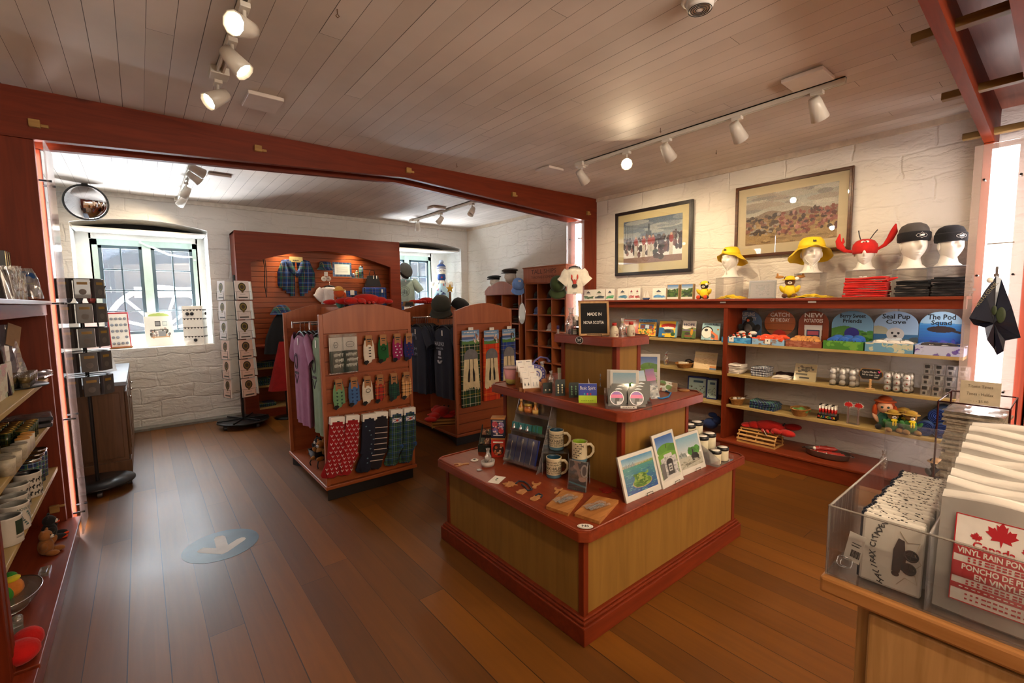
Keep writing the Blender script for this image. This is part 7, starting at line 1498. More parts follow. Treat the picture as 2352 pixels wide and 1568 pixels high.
def long_socks(lab,x,z,y,mat,pat,group=None,lean_=.0,heel=None):
    o=thing('long_socks',lab,'socks',(x,y,z),rot=(0,lean_,0),group=group); o.scale=(1.3,1,1.03)
    MB().bx(-.040,-.022,-.055,.040,.022,-.0).build('paper_band',PAPER,o,.003); MB().bx(-.004,-.0235,-.045,.010,-.022,-.028).build('band_print',INK,o)
    for q in (0,1):
        yy=-.004-.012*q; m=MB(); m.tube([(0,yy,-.035),(.0,yy,-.12),(.0,yy,-.25),(-.004,yy,-.30)],[.041,.043,.045,.046],14,flat=.22)
        m.tube([(.01,yy,-.285),(-.015,yy,-.35),(-.045+.03*q,yy,-.425),(-.05+.03*q,yy,-.44)],[.045,.040,.032,.018],14,flat=.28); m.build('sock',mat,o)
    m=MB(); m.ell((.032,-.012,-.30),(.022,.014,.024)); m.build('heel',heel or mat,o)
    m=MB()
    if pat=='lob':
        for r in range(12):
            for c in range(3):
                x0=-.03+.027*c+.012*(r%2)-max(0,(r-7))*.006; z0=-.075-.03*r; m.ell((x0,-.0275,z0),(.004,.0015,.007),0,6,4).ell((x0+.006,-.0275,z0+.007),(.002,.0015,.005),0,6,4).ell((x0-.006,-.0275,z0+.007),(.002,.0015,.005),0,6,4)
    elif pat=='stripe':
        for r in range(7): z0=-.12-.042*r; xx=-max(0,(r-4))*.010; m.bx(-.040+xx,-.0285,z0,.040+xx,-.0262,z0+.005)
    elif pat=='flag':
        m.bx(-.03,-.0285,-.10,.03,-.0265,-.065,0); m.tube([(-.028,-.029,-.098),(.028,-.029,-.067)],.003,4,1).tube([(-.028,-.029,-.067),(.028,-.029,-.098)],.003,4,1).ell((0,-.030,-.083),(.009,.002,.009),2)
    elif pat=='specks':
        for r in range(9): m.ell((jit(.03)-max(0,r-6)*.006,-.0275,-.09-.035*r),(.006,.0015,.005),0,6,4)
    if m.F: m.build('pattern',[plain({'lob':'d8b8b8','stripe':'c8b8b0','flag':'d8d8d8','specks':'5a7a8a'}[pat],.8),plain('2a3a8a',.7),plain('b8301c',.7)],o)
    m=MB(); hook(m,0,.06); m.build('hook',CHR,o); return o
REDS=plain('97101a',.95,sheen=.3); NVS=plain('14182c',.95,sheen=.3); MAR=plain('1a1620',.95,sheen=.3); TFL=tartan('flag',[(0,'1c3a2c'),(.2,'1d3f7a'),(.35,'1c3a2c'),(.5,'a8b8c0'),(.53,'1c3a2c'),(.75,'4a8a3a'),(.79,'152c3a')],.05); BLS=plain('234a86',.95,sheen=.3)
for a,b,mt,pt,ln,hl,lab in ((773,956,REDS,'lob',.10,None,'long red socks with tiny white lobsters, leftmost of bottom row'),(808,952,REDS,'lob',.12,None,'long red lobster socks, second in the bottom row'),(845,949,NVS,'specks',.06,None,'long navy speckled socks, third in bottom row'),(874,944,MAR,'stripe',.10,None,'long dark socks with pale stripes, bottom row'),(908,939,TFL,'flag',.06,BLS,'long green-blue tartan socks with small flag, fifth in bottom row'),(938,935,TFL,'flag',.04,BLS,'long tartan socks with flag, rightmost of the bottom row')):
    x,z=gx(a,b); long_socks(lab,x,z,yf-.01,mt,pt,lean_=ln,heel=hl)
# shirts
def chest(m):
    for R in (.060,.048): m.tube([(R*.8*math.cos(a),-.048,-.25+R*1.1*math.sin(a)) for a in [2*PI*i/20 for i in range(20)]],.003,4,closed=True)
    m.bx(-.05,-.05,-.36,-.02,-.046,-.34).bx(-.012,-.05,-.36,.05,-.046,-.34).tube([(-.05,-.048,-.37),(0,-.05,-.44),(.05,-.048,-.37)],.004,4)
chest.mat=plain('3a2a34',.8)
def rail(lab,x0,x1,y,z):
    o=thing('garment_rail',lab,'garment rail',(x0,y,z)); m=MB(); m.cyl((0,0,0),(x1-x0,0,0),.009,n=10); m.build('bar',CHR,o); m=MB(); m.bx(-.006,-.008,-.045,.006,.008,.012); m.build('end_stop',CHR,o); return o
rail('chrome arm holding the mauve shirts on the near gondola',1.0,1.338,4.2,1.335); rail('chrome arm holding the sage green shirts on the near gondola',1.04,1.338,3.83,1.335)
S=[('mauve T-shirt with dark round print, foremost on its arm','8a5570',4.2,1.06,6,.80,'mauve shirts packed behind the first'),('sage green T-shirt with dark crest print, foremost on its arm','76886a',3.83,1.10,5,.82,'sage shirts packed behind the first')]
for lab,col,y,x,n,L_,g in S:
    p=shirt('shirt',lab,col,.50,L_,(x,y,1.255),RW,printer=chest)
    b=shirt('shirt',lab.split(',')[0].replace(' with dark round print','').replace(' with dark crest print','')+' hanging behind the first on its arm',col,.50,L_,(x+.035,y+.0,1.255),RW,group=g)
    for i in range(1,n-1): dup(b,(x+.035+.034*i,y+jit(.01),1.255),RW+jit(.05))
def hal(m):
    m.text('HALIFAX',(0,-.052,-.20),.06,(1,0,0),(0,-1,0),wid=.20,bold=.02).text('NOVA SCOTIA',(0,-.052,-.25),.03,(1,0,0),(0,-1,0),wid=.15)
    m.box((0,-.052,-.30),(.05,.003,.05)).tube([(.035*math.cos(a),-.052,-.38+.03*math.sin(a)) for a in [PI*(1+i/10) for i in range(11)]],.012,5).box((0,-.052,-.35),(.07,.003,.02))
hal.mat=plain('aeb4c4',.7)
def esc(m):
    m.ell((.0,-.05,-.12),(.02,.003,.02)).text('ECUM',(0,-.052,-.28),.05,(1,0,0),(0,-1,0),wid=.18).text('SECUM',(0,-.052,-.34),.05,(1,0,0),(0,-1,0),wid=.20)
    for R in (.07,.09): m.tube([(R*math.cos(a),-.05,-.17+R*.8*math.sin(a)) for a in [PI*i/10 for i in range(11)]],.002,4)
esc.mat=plain('8c94a8',.7)
rail('chrome arm holding the front navy shirts on the far gondola',2.52,2.80,4.38,1.315); rail('chrome arm holding the rear navy shirts on the far gondola',2.45,2.80,4.86,1.315)
for lab,y,x,n,pr,g in (('navy T-shirt lettered HALIFAX on the far gondola, foremost',4.38,2.575,5,hal,'navy shirts behind the HALIFAX one'),('navy T-shirt with pale curved lettering on the rear arm, foremost',4.86,2.50,8,esc,'navy shirts on the rear arm')):
    shirt('shirt',lab,'1a2236',.50,.80,(x,y,1.235),RW,printer=pr)
    b=shirt('shirt','plain dark navy shirt hanging behind '+('the HALIFAX one' if y<4.5 else 'the first on the rear arm'),'1a2236',.50,.80,(x+.03,y,1.235),RW,group=g)
    for i in range(1,n-1): dup(b,(x+.03+.03*i,y+jit(.01),1.235),RW+jit(.05))
# tartan towels with sporran print on the far gondola
yt=G2[2]-.03
for a,c_,tm,lab in ((1080,758,TART_GR,'dark green tartan kilt towel, left of the three'),(1128,758,TART_OR,'orange-red tartan kilt towel, middle of the three'),(1168,755,TART_NV,'blue tartan kilt towel, right of the three')):
    p=PY(a,c_,yt); w_=.235 if a<1100 else (.215 if a<1140 else .20); o=thing('kilt_towel',lab,'towel',(p.x,yt,p.z)); h_=.80 if a<1100 else (.76 if a<1140 else .74)
    MB().bx(-w_/2,-.0,-h_,w_/2,.022,-.08).build('towel',tm,o,.008)
    c=Cv(36,22,'7fa4cc'); c.rect(0,.0,1,.25,'5f8ab8'); c.rect(0,.35,.7,.5,'c8b8b0'); c.rect(0,.48,.75,.66,'3f5c8c'); c.below(lambda x:.74+.05*np.sin(x*5),'4a7a34'); c.dabs(12,.68,.3,.95,.9,['c8a890','8a5a4a','2a2a2c','e8e0d8'],.05,.12)
    m=MB(); m.pic(c.a,(-w_/2+.01,-.004,-.145),(w_-.02,0,0),(0,0,.145)); m.scrib((0,-.0048,-.022),w_*.7,.012,9,m=1); m.build('header_card',[PRG,PAPER],o)
    gm=plain('6f6f72',.8); m=MB(); n=14; P=[(w_*.36*math.cos(PI*i/n),-.27+.075*math.sin(PI*i/n)) for i in range(n+1)]+[(-w_*.36,-.30),(w_*.36,-.30)]; m.prism(P,-.006,-.001,'y'); m.build('sporran_top',gm,o)
    m=MB(); 
    for i in range(26):
        u=i/25-.5; x0=u*w_*.66; x1=u*w_*.86; zb=-.60-.0*1-jit(.012)+.05*abs(u)*-1
        m.add([(x0-.0045,-.003,-.29),(x0+.0045,-.003,-.29),(x1+.0055,-.0045,zb),(x1-.0055,-.0045,zb+.008)],[(0,1,2,3)],0)
    m.bx(-w_*.33,-.0022,-.50,w_*.33,-.001,-.29); m.build('sporran_hair',plain('d8c8a0',.8),o)
    for s_ in (-1,1): m=MB(); x0=s_*w_*.11; m.cyl((x0*.9,-.007,-.30),(x0,-.007,-.41),.003,n=6); m.tube([(x0,-.008,-.40),(x0*1.15,-.009,-.46),(x0*1.3,-.008,-.535)],[.006,.013,.010],8,flat=.5); m.build('tassel',plain('2a2420',.8),o)
    m=MB(); hook(m,0,.05); m.build('hook',CHR,o); MB().bx(-.03,-.012,.0,.03,-.010,.03).build('price_card',PAPER,o)
# things on top of the gondolas
p=PY(823,693,4.1); lobster('red plush lobster lying on the near gondola spine, left of doll',(PY(793,700,4.46).x,4.46,1.475),1.3,1.05,False)
q=PY(843,690,3.50); lobster('red plush crab-like lobster with white tag on the near gondola crest',(q.x+.0,3.52,1.480),1.5,1.1,True)
q=PY(775,695,3.72); doll('red-haired doll in yellow hat sitting on the near gondola spine',(q.x+.02,3.72,1.455),2.2,.75,'d8a850')
q=PY(980,692,4.95); lobster('small red plush lobster on the far gondola spine',(q.x,4.95,1.47),1.4,1.0,False)
def cap_at(lab,p,rz,col,s=1,emb=None,rot=None): 
    o=thing('baseball_hat',lab,'cap',p,rz,rot=rot); ballcap(o,col,s,emb); return o
q=PY(1010,700,4.45); cap_at('olive-black cap hooked over the far gondola spine',(q.x,4.42,1.435),-.9,'23261f',1.25,rot=(.5,0,-.6)); q=PY(1045,705,4.45)
cap_at('black cap beside the olive one on the far gondola',(q.x+.02,4.40,1.415),.5,'121316',1.15,'6a6a70',rot=(.5,.2,.3))
q=PY(1014,690,5.3); o=thing('star_wand','gold star on a brown wooden post behind the caps','ornament',(q.x,5.08,1.45)); MB().cyl((0,0,0),(0,0,.17),.014,n=10).build('post',plain('6a4422',.6),o); MB().prism([(.055*(1 if i%2==0 else .45)*math.sin(PI*i/5),.21+.055*(1 if i%2==0 else .45)*math.cos(PI*i/5)) for i in range(10)][::-1],-.008,.008,'y').build('star',plain('d8b034',.4,.2),o)
for px,y,lab in ((938,4.9,'small wooden chalk stand on the rear arch of far gondola'),(1084,5.0,'small wooden stand behind the crest of the towel panel')):
    q=PY(px,700,y); o=thing('chalk_stand',lab,'sign',(min(q.x,2.86) if px>1000 else q.x,y,1.449)); MB().prism([(-.07,0),(.07,0),(.055,.055),(-.055,.055)],-.02,.02,'y').build('block',wood('8a6240','6a4a2c','x',6),o,.004); MB().prism([(-.055,.006),(.055,.006),(.044,.045),(-.044,.045)],-.023,-.02,'y').build('chalkboard',plain('2a2a2c',.8),o)
# deck goods: iron planter with plush, red lobster crate
o=thing('iron_planter','black iron tub with scrolled feet on the near gondola deck','planter',(1.13,3.98,.10),.2)
m=MB(); m.lathe([(0,.075),(.085,.08),(.10,.10),(.115,.165),(.12,.17),(.11,.165),(.092,.10),(0,.086)],4,0,T=Matrix.Diagonal((1.1,.9,1,1))@Matrix.Rotation(PI/4,4,'Z')); m.build('tub',BLKM,o)
for sx in (-1,1):
    for sy in (-1,1):
        m=MB(); m.tube([(sx*.07,sy*.055,.09),(sx*.085,sy*.065,.05),(sx*.075,sy*.06,.012),(sx*.09,sy*.07,.004),(sx*.10,sy*.075,.016),(sx*.092,sy*.07,.024)],.005,6); m.build('foot',BLKM,o)
bear('brown monkey-like plush sitting in the iron tub',(1.11,3.95,.19),-1.1,1.0,fz('9a6428')); bear('second brown plush with white ribbon in the iron tub',(1.17,4.03,.19),-1.9,.9,fz('b07a34'),nm='plush_dog'); bear('dark plush behind the two brown ones in the iron tub',(1.12,4.05,.20),-1.4,.95,BLKF,nm='plush_dog')
o=thing('slatted_crate','small slatted wooden crate on the far gondola deck','crate',(2.58,4.42,.10),-.5)
m=MB(); [m.bx(-.14,-.09,.01+.035*i,.14,-.08,.032+.035*i) for i in range(3)]; [m.bx(-.14,.08,.01+.035*i,.14,.09,.032+.035*i) for i in range(3)]; m.build('slats',LW,o); m=MB(); [m.bx(x,-.08,0,x+.012,.08,.11) for x in (-.14,.128)]; m.build('end_boards',LW,o)
lobster('large red plush lobster piled on the slatted crate',(2.56,4.45,.20),-1.0,1.5,False)
# ================================================================ arched cabinet goods (y about 6.95)
yc=CB[2]+.30
def cab(px,py,y=None): p=PY(px,py,y or yc); return p
# scarf
p=cab(677,598); o=thing('tartan_scarf','large blue and green tartan scarf looped on cream card in the cabinet','scarf',(p.x,yc,p.z))
for k_,(x0,x1,sw) in enumerate(((-.03,-.20,1),(.03,.20,-1))):
    m=MB(); 
    for j in range(4):
        a=x0+(x1-x0)*(.2+.27*j); m.tube([(x0*.8,-.03-.01*j,.0),(a*.75,-.05,-.03),(a,-.05-.01*(j%2),-.18),(a*1.03,-.045,-.34),(a*1.0,-.04,-.50+.04*j)],[.02,.04,.045,.042,.03],10,flat=.5)
    m.build('scarf_fold',TART_BL,o)
m=MB(); m.tube([(-.10,-.06,-.02),(-.06,-.08,-.14),(0,-.085,-.2),(.06,-.08,-.14),(.10,-.06,-.02)],[.04,.04,.045,.04,.04],10,flat=.6); m.build('loop',TART_BL,o); MB().bx(-.085,-.075,-.03,.085,-.065,.045).build('header_card',plain('c8bc84',.5),o); m=MB(); m.scrib((0,-.0765,-.004),.09,.012,6); m.build('lettering',INK,o)
p=cab(742,610); o=thing('bucket_hat','blue tartan bucket hat with white tag in the cabinet','hat',(p.x,yc-.1,p.z-.035),rot=(.15,0,0)); MB().lathe([(.115,-.03),(.085,.01),(.078,.07),(.07,.085),(0,.09)],28).build('crown',TART_BL,o); MB(TR(-.05,-.11,-.06)).bx(0,0,-.05,.05,.002,.01).build('tag',PAPER,o)
p=cab(784,620); c=Cv(44,34,'2c4a7a'); [c.rect(x,0,x+.04,1,'7a9ab8',.6) for x in (.1,.3,.5,.7,.9)]; [c.rect(0,y,1,y+.04,'8ab0a0',.6) for y in (.1,.4,.7,.95)]; c.rect(.10,.15,.9,.85,'f2f4f8'); [c.rect(.2,y,.8,y+.015,'8090a8') for y in (.25,.35,.42,.49,.56,.63,.70)]
M=Matrix.Translation((p.x-.14,yc-.04,p.z-.10)); card('tartan_notice','white notice on tartan board in the cabinet','sign',M,.28,.21,.006,c,art=PRG)
for i,(px,lab,r,h_) in enumerate(((812,'short tartan shot cup on the small cabinet shelf',.022,.05),(820,'taller green tartan cup on the small cabinet shelf',.02,.09),(830,'steel-capped tartan flask on the small cabinet shelf',.033,.16))):
    p=cab(px,638,yc-.05); o=thing('tartan_cup',lab,'cup',(p.x,yc-.05,p.z)); MB().lathe([(0,0),(r,0),(r,h_)],20).build('body',TART_BS if i!=1 else TART_GR,o); MB().lathe([(r*1.02,h_),(r*.95,h_+.02),(0,h_+.022)],20).build('cap',CHR,o)
p=cab(822,638,yc-.05); one('glass_shelf',MB().bx(-.15,-.06,-.006,.12,.07,0),ACRE,'small clear shelf under the tartan cups in the cabinet','shelf',(p.x,yc-.05,p.z-.001))
for i,px in enumerate((744,754)):
    p=cab(px,640,yc-.12); o=one('button_badge',MB().lathe([(0,0),(.036,0),(.038,.004),(.03,.008),(0,.009)],24,0,T=TR(0,0,0,rx=PI/2)).scrib((0,-.010,0),.03,.01,3,m=1),[plain('d8d4cc' if i==0 else 'b8a8a0',.4),INK],['left','right'][i]+' round pale badge above the little white shirt','badge',(p.x,yc-.12,p.z))
def onp(m): m.bx(-.03,-.05,-.02,.03,-.045,-.005)
onp.mat=BLK
p=cab(757,656,yc-.10); shirt('toddler_shirt','small white toddler shirt on dark hanger in the cabinet','c9c4c8',.30,.30,(p.x,yc-.10,p.z),0,sleeve=.12,printer=onp)
p=cab(757,692,yc-.09); one('tartan_skirt',MB().prism([(-.10,0),(.10,0),(.14,-.25),(-.14,-.25)][::-1],-.02,.02,'y'),TART_BL,'small dark tartan skirt hanging below the toddler shirt','skirt',(p.x,yc-.09,p.z))
for i,(px,w_) in enumerate(((789,.13),(808,.15))):
    p=cab(px,668,yc-.08); o=thing('tartan_pouch','blue tartan pouch with white tag, '+['left','right'][i]+' of the pair in the cabinet','pouch',(p.x,yc-.08,p.z)); MB().bx(-w_/2,-.015,-.22,w_/2,.015,0).build('pouch',TART_NV,o,.008); MB().bx(-.03,-.02,-.06,.03,-.016,.01).build('tag',PAPER,o); m=MB(); hook(m,0,.05); m.build('hook',CHR,o)
p=cab(860,660,yc-.12); o=thing('tartan_tote','wide blue tartan tote bag at right inside the cabinet','bag',(p.x-.02,yc-.14,p.z)); MB().bx(-.17,-.05,-.28,.19,.05,0).build('bag',TART_NV,o,.02); MB().bx(.10,-.055,-.08,.125,-.051,-.03).build('tag',PAPER,o)
o2=thing('black_handbag','black handbag with silver buckle above the tartan tote','handbag',(p.x-.02,yc-.10,p.z+.012)); MB().prism([(-.13,0),(.13,0),(.08,.17),(-.07,.17)],-.03,.03,'y').build('bag',plain('101012',.5),o2,.01); m=MB(); m.tube([(-.05,0,.16),(-.03,0,.25),(.03,0,.25),(.05,0,.16)],.006,6); m.build('strap',BLK,o2); m=MB(); [m.bx(x,-.035,.12,x+.012,-.03,.17) for x in (.0,.05)]; m.build('buckle',CHR,o2)
m=MB(); m.tube([(0,0,0),(.01,-.02,-.15),(-.005,-.01,-.35),(.015,0,-.52)],.006,6).tube([(.02,0,0),(.03,-.01,-.2),(.02,0,-.45)],.004,6); p=cab(600,590,CB[2]+.05); one('hanging_lanyard',m,BLK,'thin dark lanyard hanging at the left inside the cabinet','lanyard',(p.x+.05,CB[2]+.2,p.z))
# cloak on a bust, red skirt, folded tartans
p=PY(648,700,6.55); o=thing('dress_form','dark cloaked dress form with tartan collar before the cabinet','dress form',(p.x-.02,6.50,0))
m=MB(); m.grid(lambda u,v:((.06+.12*min(1,v*1.6)**.7+.05*v+.012*math.sin(8*2*PI*u)*v)*math.cos(2*PI*u),(.05+.08*min(1,v*1.6)**.7+.04*v)*math.sin(2*PI*u),1.36-.50*v),48,12,0,cu=True); m.build('cloak',plain('0c0e14',.9,sheen=.3),o)
m=MB(); m.grid(lambda u,v:((.075+.06*v+.008*math.sin(7*2*PI*u))*math.cos(2*PI*u),(.06+.05*v)*math.sin(2*PI*u),1.46-.10*v),30,6,0,cu=True); m.ell((0,0,1.455),(.072,.058,.03)); m.build('collar',TART_BL,o); MB().cyl((0,0,.03),(0,0,1.0),.015).lathe([(.15,0),(.16,.01),(.05,.03),(0,.03)],24).build('stand',BLKM,o)
p=PY(648,830,6.2); one('red_skirt',MB().grid(lambda u,v:((.05+.15*v+.01*math.sin(14*PI*u)*v)*math.cos(2*PI*u),(.03+.07*v)*math.sin(2*PI*u),-.62*v),40,10,0,cu=True).tube([(0,0,.0),(0,0,.06),(.012,0,.075)],.002,5),plain('9c1416',.85,sheen=.3),'bright red garment glimpsed behind the near gondola','garment',(p.x+.06,6.35,1.02))
for z,px,n,lab in ((.42,615,4,'middle'),(.66,618,3,'upper'),(.13,600,2,'lowest')):
    p=PY(px,900,6.85); folded('folded_tartan','top dark tartan folded on the '+lab+' cabinet shelf','scarf',(p.x,6.86,z),0,n,.30,.22,.022,TART_BS,'folded tartans on the '+lab+' cabinet shelf',labn='dark tartan folded in the pile on the '+lab+' cabinet shelf')
# ================================================================ card spinner
SPX,SPY=PZ(562,978).x,6.44
o=thing('card_spinner','tall black wire spinner with wheeled round base by the cabinet','spinner rack',(SPX,SPY,0))
m=MB(); m.lathe([(.0,.055),(.27,.055),(.285,.06),(.285,.075),(.27,.08),(0,.085)],40); m.build('base',BLKM,o)
for i in range(4): a=.5+PI/2*i; MB().cyl((.24*math.cos(a)-.015,.24*math.sin(a),.024),(.24*math.cos(a)+.015,.24*math.sin(a),.024),.024,n=14).build('caster',plain('3a3a3e',.4),o)
m=MB(); m.cyl((0,0,.08),(0,0,1.85),.014); m.build('pole',BLKM,o); m=MB(); [m.tube([(0,0,.09),(.28*math.cos(PI/3*i),.28*math.sin(PI/3*i),.088)],.008,6) for i in range(6)]; m.build('spokes',BLKM,o)
CW,CH=.165,.222; faces=[(-.42,-.035),(.35,.10)]
for t in range(6):
    m=MB()
    z=1.55-.235*t
    for k_ in range(4):
        a=.35+PI/2*k_; T=Matrix.Translation((0,0,z))@Matrix.Rotation(a,4,'Z')@TR(0,-.13,0)
        for xx in (-.075,.075): m.tube([tuple(T@Vector((xx,.0,0))),tuple(T@Vector((xx,-.045,0))),tuple(T@Vector((xx,-.045,.09)))],.002,4)
        m.tube([tuple(T@Vector((-.09,-.045,.10))),tuple(T@Vector((.09,-.045,.10)))],.002,4).tube([tuple(T@Vector((-.075,-.045,0))),tuple(T@Vector((.075,-.045,0)))],.002,4); m.tube([tuple(T@Vector((0,.13,.05))),tuple(T@Vector((0,0,.05)))],.002,4)
    m.build('wire_pockets',BLKM,o)
def clan():
    c=Cv(26,34,'dcd8d6'); c.ell(.5,.33,.27,.23,'2c2814'); c.ell(.5,.33,.20,.17,'7a6a24'); c.ell(.5,.33,.13,.11,'3a2c1a'); c.ell(.5,.58,.08,.06,'6a5a20'); c.rect(.3,.70,.7,.72,'5a5a5a'); c.rect(.2,.86,.85,.93,'4a4a4c'); return c
cl=clan(); cl2=clan(); cl2.a=np.clip(cl2.a*np.array([1,.86,.8]),0,1)
def ccard(lab,T,grp,brown):
    q=thing('clan_card',lab,'greeting card',group=grp); setM(q,T); MB().bx(-CW/2,0,0,CW/2,.012,CH).build('card_stock',PAPER,q,.001); m=MB(); m.pic((cl2 if brown else cl).a,(-CW/2,-.0006,0),(CW,0,0),(0,0,CH)); m.build('crest_print',PR,q); return q
N_=['top','second','third','fourth','fifth','lowest']
for t in range(6):
    z=1.55-.235*t
    for k_ in range(4):
        a=.35+PI/2*k_
        T=Matrix.Translation((SPX,SPY,z))@Matrix.Rotation(a,4,'Z')@TR(jit(.004),-.168,.004,rx=-.06)
        d=(T.to_3x3()@Vector((0,-1,0))); vis=d.dot(Vector((-SPX,-SPY,0)).normalized())
        if vis>.25: ccard('white clan crest card, %s tier of the spinner, %s face'%(N_[t],'left' if d.x<0 else 'right'),T,None,t>2)
        else: ccard('white card seen edge-on or from behind on the spinner',T,'spinner cards facing away',t>2)
# ================================================================ dark magnet spinner
QX,QY=-.36,4.95
o=thing('magnet_spinner','black wire spinner of dark carded goods behind the left post','spinner rack',(QX,QY,0))
m=MB(); m.lathe([(.0,.055),(.23,.055),(.24,.06),(.24,.075),(0,.082)],36); m.build('base',BLKM,o)
for i in range(4): a=.1+PI/2*i; MB().cyl((.20*math.cos(a)-.015,.20*math.sin(a),.024),(.20*math.cos(a)+.015,.20*math.sin(a),.024),.024,n=14).build('caster',plain('3a3a3e',.4),o)
MB().cyl((0,0,.08),(0,0,1.72),.013).build('pole',BLKM,o)
for t in range(5): z=.80+.19*t; m=MB(); m.tube([(.14*math.cos(a),.14*math.sin(a),z+.15) for a in [2*PI*i/20 for i in range(20)]],.004,5,closed=True); [m.cyl((0,0,z+.15),(.14*math.cos(a),.14*math.sin(a),z+.15),.003,n=5) for a in (0,1.57,3.14,4.71)]; m.build('wire_ring',BLKM,o)
m=MB(); m.tube([(.0,0,1.66),(.1,-.03,1.66),(.14,-.03,1.62),(.16,-.03,1.66)],.004,5); m.build('top_hook',BLKM,o)
MG=plain('3d3836',.35,coat=.3)
for t in range(5):
    z=.80+.19*t
    for k_ in range(8):
        a=k_*PI/4+.2; T=Matrix.Translation((QX,QY,z))@Matrix.Rotation(a,4,'Z')@TR(0,-.15,0); vis=(T.to_3x3()@Vector((0,-1,0))).dot(Vector((.07,-1,0)))
        if vis<-.3: continue
        q=thing('carded_souvenir','dark carded souvenir pack hanging on the black spinner','souvenir pack',group='dark packs on the black spinner'); setM(q,T)
        MB().bx(-.047,0,0,.047,.03,.15).build('pack',MG,q,.002); m=MB(); m.bx(-.03,-.0008,.105,.03,0,.125,0); m.lathe([(.022,0),(.022,.001)],16,1,T=TR(0,-.0002,.05,rx=PI/2)); m.build('pack_print',[plain('8a6a1c',.5),plain('5a544e',.5)],q)
for i,(dx,dz,c_) in enumerate(((.0,1.60,'8a90a0'),(.07,1.58,'a04a4a'),(-.06,1.60,'6a7080'))):
    m=MB(); m.ell((0,0,0),(.028,.012,.075)).cyl((0,0,.07),(0,0,.11),.003,n=6); one('wrapped_keychain',m,plain(c_,.15,.5,coat=.5),['clear-wrapped silver keychain at top of the black spinner','reddish keychain at top of the black spinner','grey keychain at left top of black spinner'][i],'keychain',(QX+dx,QY-.06,dz))
# wire grid on left wall with hooks
m=MB(); [m.cyl((0,y,1.25),(0,y,2.05),.003,n=5) for y in [4.75+.08*i for i in range(8)]]; [m.cyl((0,4.7,z),(0,5.36,z),.003,n=5) for z in [1.25+.08*i for i in range(11)]]; m.box((.06,5.0,1.63),(.12,.5,.006)); one('wire_grid',m,BLKM,'black wire grid panel on the left wall of the back room','grid panel',(-.645,0,0))
# ================================================================ window sill goods
zs_=.985
o=thing('button_display','red-framed board of round pin badges on the left window sill','badge display',(-.30,7.27,zs_),.25,rot=(-.12,0,.25)); MB().bx(0,0,0,.20,.012,.44).build('frame',plain('a8202c',.4),o,.004); MB().bx(.012,-.002,.02,.188,0,.42).build('board',PAPER,o)
m=MB(); [m.ell((.035+.042*c,-.006,.36-.075*r),(.017,.006,.017),0,12,6) for r in range(5) for c in range(4) if (r,c)!=(3,2)]; m.build('badges',plain('8a8f98',.3,.3),o); MB().bx(-.01,-.06,0,.2,.02,.012).build('foot',wood('b07840','8a5a2c','x'),o)
c=Cv(44,50,'e6e4e0'); c.rect(.36,.16,.56,.34,'3a3a3a'); c.rect(.39,.19,.53,.31,'8a8a8a'); c.rect(.62,.18,.80,.32,'7a8a90'); c.rect(.64,.2,.78,.30,'d8dcd8'); c.dabs(30,.2,.42,.85,.68,['3a3634','6a6460','a89a90','c07a4a'],.04,.05); c.rect(.2,.45,.8,.48,'4a4644'); c.rect(.45,.5,.72,.68,'8a8a8c'); c.rect(.2,.68,.85,.72,'c89a70')
card('art_print','white print of people in a parlour on the window sill','print',Matrix.Translation((.035,7.30,zs_))@Matrix.Rotation(.1,4,'Z')@Matrix.Rotation(-.15,4,'X'),.29,.38,.02,c,art=PR)
c=Cv(30,40,'e8e6e2'); c.ell(.5,.12,.4,.09,'a8b860'); card('art_print','second white print with green drawing behind the parlour print','print',Matrix.Translation((.05,7.36,zs_))@Matrix.Rotation(.1,4,'Z')@Matrix.Rotation(-.12,4,'X'),.27,.43,.01,c)
o=thing('earring_tower','white card tower with black bunting patterns on the left window sill','display stand',(.55,7.27,zs_),-.35)
m=MB(); m.bx(-.11,-.09,0,.11,.09,.50); m.build('tower',PAPER,o); m=MB()
for r in range(4):
    zz=.44-.115*r; m.bx(-.11,-.091,zz+.012,.11,-.0902,zz+.016); m.bx(.1102,-.09,zz+.012,.111,.09,zz+.016)
    for k_ in range(6): x0=-.1+.036*k_; m.prism([(x0,zz+.012),(x0+.026,zz+.012),(x0+.013,zz-.006)],-.0915,-.0902,'y'); y0=-.08+.03*k_; m.prism([(y0,zz+.012),(y0+.022,zz+.012),(y0+.011,zz-.006)],.1102,.112,'x')
m.build('bunting_print',INK,o); m=MB()
for x,z in ((-.05,.40),(.0,.40),(.02,.06)): m.ell((x,-.10,z),(.022,.010,.022))
m.ell((.12,.03,.40),(.010,.022,.022)); m.build('brooches',plain('2c2c30',.3,.3),o)
# white sheet on dark counter
one('clear_brochure_stand',MB().bx(-.12,0,0,.12,.003,.22,0,T=TR(rx=-.6)),clear('ffffff',.12,.3,.05),'tilted clear sheet holder on the dark oak counter','holder',(-.34,6.2,.836),.3)
